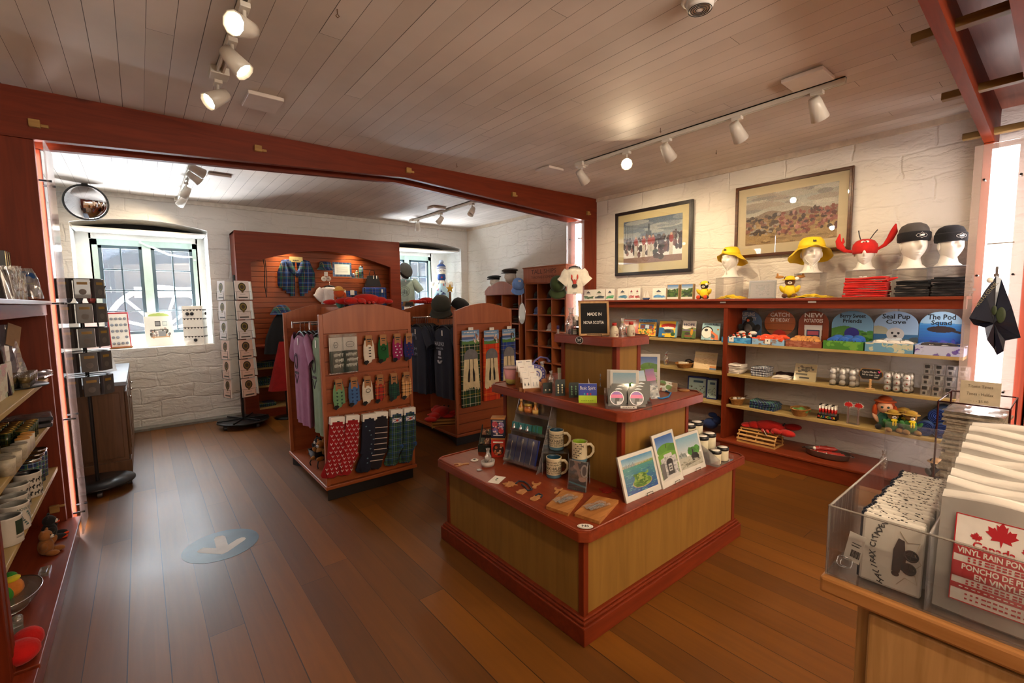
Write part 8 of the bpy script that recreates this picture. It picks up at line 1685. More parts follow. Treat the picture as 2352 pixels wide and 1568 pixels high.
# ================================================================ right window mannequins
def torso(lab,p,rz,mat,kind):
    o=thing('mannequin_torso',lab,'mannequin',p,rz)
    m=MB(); m.grid(lambda u,v:((.052+.13*max(0,min(1,(v-.10)/.12))**.7-.045*math.sin(PI*min(1,max(0,(v-.2)/.6)))+.02*max(0,v-.75))*math.cos(2*PI*u),(.05+.055*max(0,min(1,(v-.10)/.2))-.02*math.sin(PI*min(1,max(0,(v-.3)/.6))))*math.sin(2*PI*u),.72-.72*v),30,22,0,cu=True); m.build('body',mat,o)
    for s_ in (-1,1): MB().ell((s_*.165,0,.58),(.045,.045,.06)).build('shoulder',mat,o)
    return o
p=PY(927,700,7.28); o=torso('tee and kilt mannequin in the right window, beside the cabinet',(p.x,7.28,1.25),facecam((p.x,7.28),.1),FOAM,0)
def anch(m):
    for R in (.085,.062): m.tube([(R*math.cos(a),-.052,-.24+R*math.sin(a)) for a in [2*PI*i/24 for i in range(24)]],.003,4,closed=True)
    m.cyl((0,-.052,-.28),(0,-.052,-.20),.003).tube([(-.03,-.052,-.26),(0,-.052,-.285),(.03,-.052,-.26)],.003,4)
anch.mat=plain('3c4a48',.8)
rz=facecam((p.x,7.28),.1)
q=shirt('shirt','grey-green T-shirt with round anchor print worn in the right window','8fa39c',.44,.50,(p.x,7.26,1.92),rz,printer=anch,hanger=False,fold=.004); q.scale=(1,2.6,1)
q=one('tartan_kilt',MB().lathe([(.175,-.32),(.165,-.2),(.15,0)],30,0,sy=.7),TART_NV,'blue tartan kilt on the mannequin in the right window','kilt',(p.x,7.26,1.50),rz)
o=thing('sporran','white haired sporran with grey top on the tartan kilt','sporran',(p.x-.02,7.11,1.42),rz); MB().ell((0,0,.02),(.05,.015,.035)).build('top',plain('8a8a90',.5),o); MB().grid(lambda u,v:((.045+.02*v)*(2*u-1),-.008*math.cos(PI*(u-.5)),-.2*v),10,5).build('hair',PAPER,o)
o=thing('flat_hat','dark flat cap tilted over the tee mannequin in the right window','cap',(p.x,7.18,2.02),rot=(.9,.5,rz+.3)); flatcap(o,plain('2a2a28',.95),1.15)
p=PY(1016,700,7.30); rz=facecam((p.x,7.3),.05); o=torso('white mannequin wearing apron and knit hat in the right window',(p.x,7.30,1.22),rz,FOAM,1)
c=Cv(36,56,'a8cfe4'); c.dabs(120,0,0,1,1,['1c2f6a','e8f0f4','c84a54','2f5a9c','e8f0f4'],.035,.02)
m=MB(); cc=c.a; n=20
def ap(u,v): w=(.07+.10*min(1,max(0,(v-.1)/.2))) ; a=(u-.5)*1.9; return (w*1.0*math.sin(a)*1.15,-.135*math.cos(a)-.0,.60-.62*v)
for j in range(28):
    for i in range(18):
        m.C[len(m.F)]=tuple(cc[j*2,i*2]); m.add([ap(i/18,(j+1)/28),ap((i+1)/18,(j+1)/28),ap((i+1)/18,j/28),ap(i/18,j/28)],[(0,1,2,3)],0,True)
a_=thing('apron','pale blue lobster-print apron on the white mannequin','apron',(p.x,7.30,1.22),rz); m.build('apron_cloth',PR,a_); m=MB(); [m.tube([(s_*.06,-.11,.59),(s_*.05,-.06,.66),(s_*.03,.04,.68)],.005,5) for s_ in (-1,1)]; m.tube([(-.15,-.07,.33),(0,-.14,.31),(.15,-.07,.33)],.004,5); m.build('straps',NAVY,a_)
one('neck_scarf',MB().lathe([(.06,-.05),(.075,-.02),(.07,.05),(.058,.06)],24).ell((0,-.074,0),(.014,.006,.014),1),[plain('22407c',.9),plain('b02a2a',.8)],'blue neck warmer with red mark below the knit hat','scarf',(p.x,7.30,1.93),rz)
o=thing('pompom_hat','blue and white striped knit hat with pompom lettered SCOTIA','hat',(p.x,7.30,2.02),rz); 
m=MB(); m.lathe([(.078,-.03),(.083,.0),(.084,.055),(.080,.07)],28,0).lathe([(.082,.07),(.083,.085)],28,1).lathe([(.083,.085),(.080,.10)],28,0).lathe([(.080,.10),(.078,.115),(.045,.15),(0,.16)],28,1); wrap(m,'SCOTIA',.085,0,.028,.045,1); m.build('knit',[PAPER,plain('2a3f74',.9)],o); MB().ell((0,0,.185),(.045,.045,.042)).build('pompom',plain('9aa4b8',1,bump=.01,bs=60),o)
# ================================================================ capped heads & caps by cubbies
for px,pyb,lab,cap,s in ((1136,668,'white mannequin head wearing a black flat cap','black flat cap on the left mannequin head above the crest',.95),(1172,657,'taller white mannequin head wearing a brown flat cap','dark brown flat cap on the taller head above the crest',1.08)):
    q=PX(px,pyb,4.50); zb=1.70 if s<1 else 1.705; hh=head(lab,(4.50,q.y,zb-.06),facecam((4.5,q.y))-.75,s,False,.05 if s<1 else .09)
    o=thing('flat_hat',cap,'cap',(4.50,q.y,zb-.06+s*((.05 if s<1 else .09)+.115+.055)),facecam((4.5,q.y))-.75); flatcap(o,plain('131314' if s<1 else '2a1d16',.95,sheen=.3),s)
def hang_cap(lab,px,py,x,col,rot,s=1.1,tagm=True):
    q=PX(px,py,x); o=cap_at(lab,tuple(q),0,col,s,rot=rot)
    if tagm: MB(TR(.02,0,.12)).bx(-.02,-.02,-.03,.02,-.018,.01).build('tag',PAPER,o)
    return o
hang_cap('sky blue cap hanging from the corner of the sign cabinet',1190,655,4.27,'6a90d0',(.9,0,-PI/2+.9),1.0); hang_cap('olive green cap hanging over the right end of the sign',1281,655,4.20,'2f3f1c',(1.0,0,-PI/2+.75),1.15)
ya,yb=c2_.y,c1_.y; dyc=(yb-ya)/3; zh=(1.74-.42)/6
cc_=[['2a2a30','2a2c34',None],['6a86c8','5a6e28','1a2438'],['1c2434','d8d8dc','14161c'],['1a1c20','3a2a1c','1c1c20'],['171c26','23262c','2a1c14']]
for r in range(5):
    for c in range(3):
        col=cc_[r][c]
        if not col: continue
        q=(4.47,yb-dyc*(c+.5),1.74-zh*(r+1)+.012); cap_at('%s cap in the sign cabinet, %s row, %s cubby'%({'2a2a30':'charcoal','2a2c34':'slate','6a86c8':'light blue','5a6e28':'moss green','1a2438':'navy white-crested','1c2434':'dark navy','d8d8dc':'white-fronted','14161c':'black','1a1c20':'black crested','3a2a1c':'brown','1c1c20':'near-black','171c26':'blue-black','23262c':'dark grey','2a1c14':'deep brown'}[col],['top','second','third','fourth','fifth'][r],['left','middle','right'][c]),q,facecam(q)-.25,col,.95,'c8ccd4' if (r,c) in((1,2),(3,0)) else None)
for i,(r,n) in enumerate(((0,2),(1,3),(2,2))):
    for c in range(2):
        y=s2_.y+.02+(min(s1_.y,6.9)-s2_.y-.02)*(.25+.5*c); z=1.60-.22*(r+1)
        for k_ in range(n): m=MB(); m.ell((0,0,.022),(.12,.12,.024),0,16,8,f=lambda p:(p[0],p[1],p[2]*(1 if p[2]>0 else .6))); one('folded_hat',m,plain(['2a2a2c','3a3833','4a4640','1c1c20'][(i+k_+c)%4],.95),'dark flat cap stacked in the scalloped cabinet, %s shelf'%['top','second','third'][r],'cap',(4.50,y,z+.035*k_),group='flat caps in the scalloped cabinet, %s shelf'%['top','second','third'][r])
q=PX(1199,720,4.275); o=thing('oval_mirror','narrow oval hand mirror hanging between the two hat cabinets','mirror',(q.x,q.y,q.z),RW+.3); m=MB(); m.tube([(.055*math.cos(a),0,.15*math.copysign(abs(math.sin(a))**.8,math.sin(a))) for a in [2*PI*i/32 for i in range(32)]],.006,6,closed=True); m.cyl((0,0,.15),(0,0,.30),.003); m.build('rim',CHR,o); MB().prism([(.05*math.cos(a),.145*math.copysign(abs(math.sin(a))**.8,math.sin(a))) for a in [2*PI*i/28 for i in range(28)]],-.001,.001,'y').build('mirror_glass',plain('b8b0a8',.05,1,.02),o)
q=PX(1325,612,4.28); 
def lobp(m): m.ell((0,-.05,-.20),(.022,.003,.04),0).ell((-.035,-.05,-.13),(.010,.003,.03),0).ell((.035,-.05,-.13),(.010,.003,.03),0).tube([(-.02,-.05,-.18),(-.035,-.05,-.15)],.006,5,0).tube([(.02,-.05,-.18),(.035,-.05,-.15)],.006,5,0).ell((0,-.051,-.24),(.035,.003,.025),1).bx(-.025,-.053,-.33,.025,-.05,-.325,1).scrib((0,-.053,-.345),.05,.008,7,m=1)
lobp.mat=[plain('b8382c',.7),INK]
shirt('toddler_shirt','little white toddler shirt with red lobster hanging before light column','dcd8cc',.235,.34,(4.24,q.y,q.z+.0),facecam((4.24,q.y),-.0),sleeve=.14,printer=lobp,fold=.003)
q=PX(1325,740,4.24); one('black_keyring_pouch',MB().bx(-.055,-.01,-.12,.055,.01,0,0).bx(-.03,-.014,-.045,.015,-.011,.02,1).cyl((0,0,0),(0,0,.05),.003,n=6,m=0),[BLK,PAPER],'black pouch with white tag hanging below the toddler shirt','pouch',(q.x,q.y,q.z+.07),facecam((4.24,q.y)))
# ================================================================ floor decal
def zp(px,py): p=PZ(px,py,0); return (p.x,p.y)
m=MB(); cx_,cy_=.298,3.285
m.prism([(cx_+.205*math.cos(2*PI*i/48),cy_+.205*math.sin(2*PI*i/48)) for i in range(48)],.0003,.0012,'z',0)
one('floor_decal',m,plain('34495a',.42,var=.25,sc_=6),'round worn blue-grey decal with white arrow on the floor','floor decal')['label']='round worn blue-grey decal on the floor under the white arrow'
A=[(x/9.8+400,y/9.8+1180) for x,y in ((900,580),(925,530),(1000,500),(1100,490),(1150,510),(1215,700),(1420,570),(1520,530),(1590,530),(1618,552),(1590,590),(1200,860),(1080,912),(560,880),(510,860),(560,810),(660,765),(950,770))]
P_=[PZ(a,b,0) for a,b in A]; m=MB(); vs=[(p.x,p.y,.0018) for p in P_]; 
Q=[zp(*a) for a in A]
def tri_fan(idx): m.add([(Q[i][0],Q[i][1],.0018) for i in idx],[tuple(range(len(idx)))],0)
tri_fan([0,1,2,3,4,5,12,17]); tri_fan([5,6,7,8,9,10,11,12]); tri_fan([17,12,13,14,15,16])
one('floor_arrow',m,plain('cfc8bd',.5,var=.08,sc_=8),'white arrow on the blue-grey floor decal','arrow marking')
# ================================================================ left shelf goods
LZ0,LZ1,LZ2,LZ3,LT=.14,.50,.80,1.065,1.535
LW_=PI/2  # faces +x
GOLD=plain('b89a4a',.25,.8,.1); DKT=plain('17151a',.3,coat=.5)
def lp(px,py,x,z): p=PX(px,py,x); return Vector((p.x,p.y,z))
# tall dark gilt boxes on top
for i,(y,w_,h_,lab) in enumerate(((3.20,.26,.31,'dark whisky-style gift box with rows of pale lettering on left top shelf'),(3.50,.27,.30,'dark gilt gift box beside the lettered one on the left top shelf'))):
    o=thing('gift_box',lab,'gift box',(-.60,y,LT),LW_); MB().bx(0,0,0,w_,.10,h_).build('box',DKT,o,.004); m=MB(); [m.bx(.03,-.001,h_-.05-.032*k_,w_-.05,0,h_-.042-.032*k_) for k_ in range(6)] if i==0 else m.prism([(.05,.12),(.20,.12),(.22,.26),(.04,.26)],-.001,0,'y'); m.bx(0,-.001,.10,w_,-.0002,.106); m.build('foil_print',plain('5f5a50',.4),o)
for i in range(3):
    y=3.83+.055*i; o=thing('gilt_tin','slim tin with mirror-gold edges on the left top shelf','tin',(-.57+.0*i,y,LT),LW_,'gold-edged tins on the left top shelf'); MB().bx(0,0,0,.042,.16,.285).build('tin',DKT,o,.002); m=MB(); m.bx(.004,-.002,.004,.020,0,.140).bx(.004,-.002,.146,.020,0,.281); m.build('gold_edge',plain('d8cc9c',.08,1,.02),o)
for i,(y,z,h_) in enumerate(((3.34,0,.15),(3.44,0,.16),(3.56,0,.13))):
    o=thing('wrapped_flask',['dark steel flask in clear wrap, leftmost on the left top shelf','golden flask in crinkled wrap on the left top shelf','short gold tin in front of dark boxes on left top shelf'][i],'flask',(-.50,y,LT)); MB().lathe([(0,0),(.030,0),(.032,.005),(.032,h_-.02),(.02,h_),(0,h_)],18).build('body',[plain('50545c',.2,.8),GOLD,plain('c8b070',.25,.7)][i],o); MB().grid(lambda u,v:((.038+.0035*math.sin(5*u*2*PI+9*v)*math.sin(14*v+3))*math.cos(2*PI*u),(.038+.0035*math.sin(7*u*2*PI+5*v))*math.sin(2*PI*u),(h_+.015)*v),60,14,0,cu=True).build('wrapping',CEL,o)
o=blobs('plush_duck','blue and green duck-shaped plush in clear wrap on left top shelf','plush toy',(-.49,3.72,LT+.01),.6,[('body',fz('22284a'),[((0,0,.045),(.05,.075,.042))]),('head',fz('173f74'),[((.0,-.02,.12),(.035,.045,.036))]),('collar',fz('6f7a24'),[((0,-.0,.085),(.033,.036,.010))]),('feet',fz('a8441c'),[((0,-.02,.005),(.04,.05,.008))])])
MB().grid(lambda u,v:((.060+.004*math.sin(7*u*2*PI+9*v))*math.cos(2*PI*u)*(1-.5*v*v),(.083+.004*math.sin(6*u*2*PI))*math.sin(2*PI*u)*(1-.5*v*v),.17*v),60,14,0,cu=True).build('wrapping',CEL,o)
one('bracket_clip',MB().bx(0,-.004,-.03,.004,.004,.02).bx(0,-.004,-.03,.012,.012,-.026),BLK,'small dark clip on the left shelf fascia','clip',(-.4575,3.86,1.488))
# shelf z 1.065 : bag, box, glasses, roll
o=thing('gift_bag','silver crinkled bag with tan label on the left upper shelf','bag',(-.60,3.70,LZ3)); MB().grid(lambda u,v:((.09*(1-.55*v)+.008*math.sin(9*2*PI*u+6*v))*math.cos(2*PI*u),(.075*(1-.5*v)+.008*math.sin(7*2*PI*u))*math.sin(2*PI*u),.34*v),30,14,0,cu=True,sm=False).build('bag_film',clear('b8b0c0',.3,.45,.1),o); MB(TR(.05,-.02,.28,rz=1.2,ry=.3)).bx(-.05,-.002,-.06,.05,0,.06).build('label',plain('9a7a5a',.6),o); MB().ell((0,0,.10),(.06,.05,.10)).build('filling',plain('4a4458',.5,.2,var=.4,sc_=40),o)
o=thing('gift_bag','dark bag with glossy rim at the far left of the upper shelf','bag',(-.62,3.30,LZ3)); MB().grid(lambda u,v:((.10*(1-.3*v)+.006*math.sin(9*2*PI*u))*math.cos(2*PI*u),.07*math.sin(2*PI*u),.32*v),26,10,0,cu=True,sm=False).build('bag_film',plain('121214',.12,coat=.8),o)
o=thing('card_box','pale floral open card box at the left of the upper shelf','box',(-.53,3.08,LZ3),LW_); c=cv_blobs(30,20,'c8c4b4',['b8a89c','9aa88c','d8d0c0','b88a8c'],26,.12); MB().bx(0,0,0,.34,.10,.16).build('box',plain('bdb8a8',.7),o); m=MB(); m.pic(c.a,(0,-.001,0),(.34,0,0),(0,0,.16)); m.build('floral_print',PR,o); MB().bx(.15,.02,.16,.30,.10,.245).build('upper_box',plain('b8b2a2',.7),o,.002)
GLM=clear('efe8d8',.25,.12,.04)
for r in range(5):
    for c_ in range(3):
        o=thing('shot_glass','small clear shot glass in the rows on left upper shelf','glass',(-.50-.055*c_,3.50+.052*r,LZ3+.009),0,'shot glasses on the left upper shelf'); MB().lathe([(0,0),(.019,0),(.024,.07),(.022,.07),(.018,.012),(0,.012)],16).build('bowl',GLM,o); MB().lathe([(.0215,.025),(.0235,.055)],16).build('band',plain('6a5c3a',.3,.3),o)
one('round_mat',MB().lathe([(0,0),(.13,0),(.13,.006),(0,.006)],28,0,sy=1.2),BLK,'black oval mat beneath the shot glasses on left upper shelf','mat',(-.555,3.63,LZ3+.001))
o=thing('wrapped_roll','plastic-wrapped roll jutting past the end of the left upper shelf','wrapped roll',(-.55,3.82,LZ3+.03),.25); 
m=MB(); m.cyl((0,-.02,0),(.10,.10,.0),.020,n=12); m.build('roll',plain('5a4a58',.4,var=.4,sc_=40),o); m=MB(); m.grid(lambda u,v:(-.03+.17*v,-.03+.16*v+.026*math.cos(2*PI*u)*(1-.0*v)+.004*math.sin(9*v*6+u*20),.026*math.sin(2*PI*u)*(1-.6*max(0,v-.8)*3)),14,12,0,cu=True,sm=False); m.build('wrapping',CEL,o)
# shelf z .80 : wrapped slabs, dark shot glasses
for i in range(2):
    o=thing('wrapped_slab',['lower','upper'][i]+' dark shrink-wrapped slab at the end of the left middle shelf','package',(-.55,3.82,LZ2+.0+.035*i),.1+.05*i); MB().bx(-.13,-.10,.002,.10,.11,.026).build('slab',plain('2c2a34',.4,var=.4,sc_=40),o,.006); MB().grid(lambda u,v:(-.135+.24*u,-.105+.22*v,.029+.005*math.sin(14*u+5*v)*math.sin(11*v)),18,14,0,sm=False).build('wrapping',CEL,o)
def tglass(lab,p,mat,h_=.075,r=.024,grp=None,rimc=GOLD):
    o=thing('souvenir_glass',lab,'glass',p,0,grp); MB().lathe([(0,0),(r*.85,0),(r,h_),(r*.93,h_),(r*.8,.01),(0,.01)],18).build('bowl',mat,o); MB().lathe([(r*1.01,h_-.004),(r*1.01,h_),(r*.95,h_)],18).build('rim',rimc,o); return o
DGT=tartan('glass',[(0,'22321c'),(.4,'101810'),(.6,'3a4a24'),(.85,'8a7a2a'),(.9,'16200f')],.03,rough=.25)
for r in range(6):
    for c_ in range(3): tglass('dark green tartan shot glass in the rows on left middle shelf',(-.50-.055*c_,3.30+.055*r,LZ2),DGT,.085,.024,'dark tartan glasses on the left middle shelf')
for i in range(3): tglass('white shot glass with amber print in front of dark ones, '+['nearest','middle','farthest'][i]+' of three',(-.475,3.12+.065*i,LZ2),plain('c8c0b4',.3,coat=.4),.08,.026,None,plain('c88a2a',.4))
for i in range(5): tglass('pale ribbed souvenir cup in the short row nearest the shelf edge',(-.475-.02*(i%2),2.78+.065*i,LZ2),plain('b0a894',.35,var=.3,sc_=40),.075,.028,'pale cups on the left middle shelf',plain('8a8270',.4))
# shelf z .50 : tumblers, mugs
for i in range(3):
    o=thing('tartan_tumbler',['nearest','middle','farthest'][i]+' steel-rimmed tartan tumbler on the left lower shelf','tumbler',(-.53,3.60+.11*i,LZ1)); MB().lathe([(0,0),(.040,0),(.045,.15),(.044,.15)],26).build('body',TART_BS,o); MB().lathe([(.0455,.148),(.046,.165),(.0435,.165),(.042,.148)],26).build('rim',CHR,o); m=MB(); m.lathe([(.0452,.002),(.0465,.15)],26,0); 
    MB().bx(.042,-.006,.0,.0475,.006,.15).build('side_highlight_strip',CHR,o) if False else None
def dogdeco(m,r,h):
    for z in (.2,.46,.72):
        for k_ in range(7):
            a=-1.6+.55*k_+.2*(z>.4); 
            for (x0,z0,x1,z1) in ((-.008,-.003,.007,.004),(-.009,-.009,-.005,0),(.003,-.009,.007,0),(.004,.002,.011,.009)):
                P=[((r+.0006)*math.sin(a+x/r),-(r+.0006)*math.cos(a+x/r),h*z+zz) for x,zz in ((x0,z0),(x1,z0),(x1,z1),(x0,z1))]; m.add(P,[(0,1,2,3)],0)
def nsdeco(m,r,h):
    wrap(m,'NOVA SCOTIA',r+.0006,0,h*.80,.016,wid=.075)
    for k_ in range(16): a=-1+.13*k_; z=h*(.2+.09*((k_*5)%6)); P=[((r+.0006)*math.sin(a+x/r),-(r+.0006)*math.cos(a+x/r),z+zz) for x,zz in ((-.006,-.003),(.006,-.003),(.004,.004),(-.004,.004))]; m.add(P,[(0,1,2,3)],0)
nsdeco.mat=plain('4a6a6a',.5)
def phdeco(m,r,h):
    for k_,(a0,a1) in enumerate(((-.5,.25),(.35,1.1))):
        for j in range(6):
            b0=a0+(a1-a0)*j/6; b1=a0+(a1-a0)*(j+1)/6; m.add([((r+.0006)*math.sin(b0),-(r+.0006)*math.cos(b0),h*.35),((r+.0006)*math.sin(b1),-(r+.0006)*math.cos(b1),h*.35),((r+.0006)*math.sin(b1),-(r+.0006)*math.cos(b1),h*.85),((r+.0006)*math.sin(b0),-(r+.0006)*math.cos(b0),h*.85)],[(0,1,2,3)],0)
    wrap(m,'NOVA SCOTIA',r+.0006,-.1,h*.26,.009,wid=.035)
phdeco.mat=plain('2a3a2c',.4)
WMUG=plain('cfcac0',.25,coat=.5,var=.02)
cf=LW_-.5
for x,y,deco,inner,s_,lab in ((-.52,3.44,dogdeco,'15151a',1.25,'big white mug with black terrier pattern and black inside, left lower shelf'),(-.54,3.28,dogdeco,'8a8880',1.15,'white terrier-pattern mug with grey inside on the left lower shelf'),(-.52,3.10,nsdeco,'8a8a84',1.15,'white NOVA SCOTIA mug, farther of the two on the left lower shelf'),(-.50,2.96,nsdeco,'7f7f7a',1.15,'white NOVA SCOTIA mug, nearer of the two on the left lower shelf'),(-.50,2.80,phdeco,'6f6f6c',1.15,'white photo mug nearest the front of the left lower shelf')):
    mug(lab,(x,y,LZ1+.0),cf-PI/1+PI if False else LW_-.35,s_,WMUG,inner,None,deco,h=.105,r=.042)
# base board
bear('orange-footed black plush at the far end of the left base',(-.50,3.72,LZ0),LW_,.9,BLKF,nm='plush_puffin',extra=[('beak',ORF,[((0,-.04,.11),(.01,.015,.01))]),('feet',ORF,[((.03,-.07,.01),(.018,.02,.01)),((-.03,-.07,.01),(.018,.02,.01))])])
bear('little tan teddy lying on the left base shelf',(-.49,3.50,LZ0),LW_-.3,.85,fz('9a6434'))
one('clear_tag_pack',MB().bx(-.02,-.05,0,.02,.05,.012).bx(-.01,-.03,.012,.01,.03,.02),clear('d8d0c8',.3,.3,.05),'clear wrapped pack lying beside the tan teddy','pack',(-.47,3.26,LZ0+.001))
o=thing('wire_bowl','wire bowl holding a green and yellow plush on the left base','bowl',(-.54,2.97,LZ0+.002)); m=MB(); m.tube([(.10*math.cos(2*PI*i/32),.15*math.sin(2*PI*i/32),.07) for i in range(32)],.0035,6,closed=True); m.tube([(.055*math.cos(2*PI*i/28),.085*math.sin(2*PI*i/28),.003) for i in range(28)],.003,6,closed=True); m.build('rim',CHR,o); MB().lathe([(.055,.003),(.085,.035),(.10,.07)],28,0,sy=1.5).build('bowl_mesh',clear('8a7a6a',.1,.3,.2),o)
blobs('plush_vegetable','green and orange plush with yellow band in the wire bowl','plush toy',(-.55,2.97,LZ0+.06),0,[('body',fz('c8782c'),[((0,0,.03),(.055,.06,.045))]),('leaves',fz('2f8a24'),[((-.02,-.06,.03),(.05,.035,.045)),((0,.04,.07),(.03,.03,.02))]),('band',fz('d8c81c'),[((.01,.01,.07),(.035,.04,.010))])])
one('wrapped_stick',MB().bx(-.018,-.09,0,.018,.09,.02).ell((0,.07,.02),(.02,.03,.016)),clear('c8c4bc',.3,.3,.06),'clear long wrapped item near the bottom left corner','pack',(-.49,2.73,LZ0+.002),.15)
blobs('plush_heart','bright red heart-shaped plush at the bottom left of the photo','plush toy',(-.445,2.49,LZ0+.0),0,[('body',fz('c00c0c'),[((0,-.02,.045),(.06,.055,.045)),((.01,.06,.045),(.05,.05,.045)),((-.02,.02,.03),(.05,.06,.03))])])
one('wooden_peg_block',MB().box((0,0,0),(.045,.03,.045)).box((.035,0,.012),(.03,.014,.014)),wood('a8824a','8a6434','x'),'small wooden peg block in the red panel beside the left base','peg',(-.50,3.972,.235),bevel=.003)
# ================================================================ newspaper rack and hanging bag by the near column
NX,NY=3.60,.315
o=thing('newspaper_rack','dark red wire rack stacked with wrapped newspapers by the column','newspaper rack',(NX,NY,0))
WR=plain('3a1014',.35,.3)
m=MB()
for sx in (-.21,.21):
    for sy in (-.135,.135): m.tube([(sx,sy,.0),(sx,sy,.915)],.0045,6)
for z in (.25,.915): m.tube([(-.21,-.135,z),(.21,-.135,z),(.21,.135,z),(-.21,.135,z)],.004,6,closed=True)
for y in (-.09,-.045,0,.045,.09): m.cyl((-.21,y,.25),(.21,y,.25),.003,n=6)
m.build('wire_frame',WR,o)
NP=plain('8f887c',.35,var=.4,sc_=55,coat=.4)
for i in range(44):
    z=.256+.0137*i; w_=.17+jit(.012); d_=.115+jit(.008); q=one('newspaper',MB().bx(-w_,-d_,0,w_,d_,.0125),NP,'plastic-wrapped newspaper in the tall stack of the rack' if i<43 else 'topmost plastic-wrapped newspaper on the rack stack','newspaper',(NX+jit(.008),NY+jit(.008),z),jit(.05),'newspapers stacked in the rack' if i<43 else None)
MB().grid(lambda u,v:((2*u-1)*.18,(2*v-1)*.12,.0145+.004*math.sin(13*u+7*v)*math.sin(8*v)),20,14,0,sm=False).build('clear_wrapper',CEL,q)
a_=PX(2207,872,NX-.215); b_=PX(2301,880,NX-.215); z0=PX(2207,915,NX-.215).z
o=thing('rack_sign','pale sign TITANIC TIMES and Times Halifax $5.00 on the newspaper rack','sign',(NX-.215,a_.y,.92),RW); w_=a_.y-b_.y; h_=a_.z-.92
MB().bx(0,0,0,w_,.004,h_).build('panel',plain('b8b09c',.5),o,.001); m=MB(); m.text('Titanic Times',(w_/2,-.0008,h_*.78),.022,(1,0,0),(0,-1,0),wid=w_*.62).text('Times - Halifax',(w_/2,-.0008,h_*.45),.022,(1,0,0),(0,-1,0),wid=w_*.66).text('- - - $5.00',(w_/2,-.0008,h_*.15),.018,(1,0,0),(0,-1,0),wid=w_*.44); m.build('lettering',plain('5a554c',.6),o)
BGM=plain('141b2e',.25,var=.3,sc_=8,coat=.4)
pts=[(2289,632),(2262,668),(2227,730),(2236,745),(2262,752),(2268,780),(2283,802),(2290,815),(2306,806),(2309,782),(2345,775),(2325,705),(2300,640)]
o=thing('souvenir_bag','dark folded Halifax Citadel souvenir bag clipped to the near light column','bag')
xb=4.225; P_=[PX(a,b,xb) for a,b in pts]; c_=P_[0]; o.location=(xb,c_.y,c_.z)
R_=[(p.y-c_.y,p.z-c_.z) for p in P_]; cen=(sum(a for a,b in R_)/len(R_),sum(b for a,b in R_)/len(R_))
m=MB(); n=len(R_)
for j in range(n):
    a,b=R_[j],R_[(j+1)%n]; m.add([(-.022-.012*(j%2),cen[0],cen[1]),(-.012*(j%3),a[0],a[1]),(-.012*((j+1)%3),b[0],b[1])],[(0,1,2)],0,False)
    m.add([(.012,cen[0],cen[1]),(.004-.012*(j%3),a[0],a[1]),(.004-.012*((j+1)%3),b[0],b[1])],[(2,1,0)],0,False)
    m.add([(-.012*(j%3),a[0],a[1]),(.004-.012*(j%3),a[0],a[1]),(.004-.012*((j+1)%3),b[0],b[1]),(-.012*((j+1)%3),b[0],b[1])],[(0,1,2,3)],0,False)
m.build('bag_cloth',BGM,o)
m=MB(); m.text('HALIFAX CITADEL',(-.034,.035,-.12),.028,(0,-.5,.87),(-1,0,0),wid=.17); m.build('lettering',plain('8a8468',.6),o)
MB(TR(-.030,-.035,-.25)).ell((0,0,0),(.004,.022,.05)).ell((0,.03,.03),(.004,.012,.03)).build('green_motif',plain('2c3a20',.5),o)
one('bulldog_clip',MB().bx(-.008,-.012,-.02,.008,.012,.0).bx(-.004,-.006,0,.004,.006,.045).ell((-.03,.025,-.04),(.014,.016,.018),1),[CHR,PAPER],'white spring clip holding the souvenir bag','clip',(xb-.0,c_.y,c_.z+.01))
one('shelf_label_strip',MB().bx(-.001,-.06,-.004,.001,.06,.004),plain('9a948c',.5),'thin grey strip on the glowing column above the souvenir bag','label',(4.262,PX(2298,558,4.26).y,PX(2298,558,4.26).z))
# ================================================================ front right counter goods
o=thing('acrylic_bin','large clear acrylic bin on the oak counter, full of wallets and ponchos','bin',(KX+.014,KY-.006,KZ+.0005))
BD,BWd,BH,t=.43,.62,.148,.004
EDG=clear('c8c4bc',.22,.38,.04)
MB().bx(0,-BWd,0,BD,0,t).build('floor_panel',ACR,o); MB().bx(0,-BWd,t,t,0,BH).build('front_panel',clear('ffffff',.035,.02,.01),o); MB().bx(BD-t,-BWd,t,BD,0,BH+.10).build('rear_panel',ACR,o)
MB().prism([(0,t),(BD,t),(BD,BH+.0),(0,BH)],-t,0,'y').build('side_panel',ACR,o)
MB().bx(.005,-.158,t,BD-.005,-.155,BH).build('divider',ACRE,o)
for nm,(p0,p1) in {'rim_front':((.002,-BWd,BH),(.002,0,BH)),'rim_left':((0,-.002,BH),(BD,-.002,BH)),'corner_edge':((.002,-.002,0),(.002,-.002,BH)),'divider_rim':((.0,-.1565,BH),(BD-.01,-.1565,BH))}.items():
    MB().cyl(p0,p1,.0024,n=6).build(nm,EDG,o)
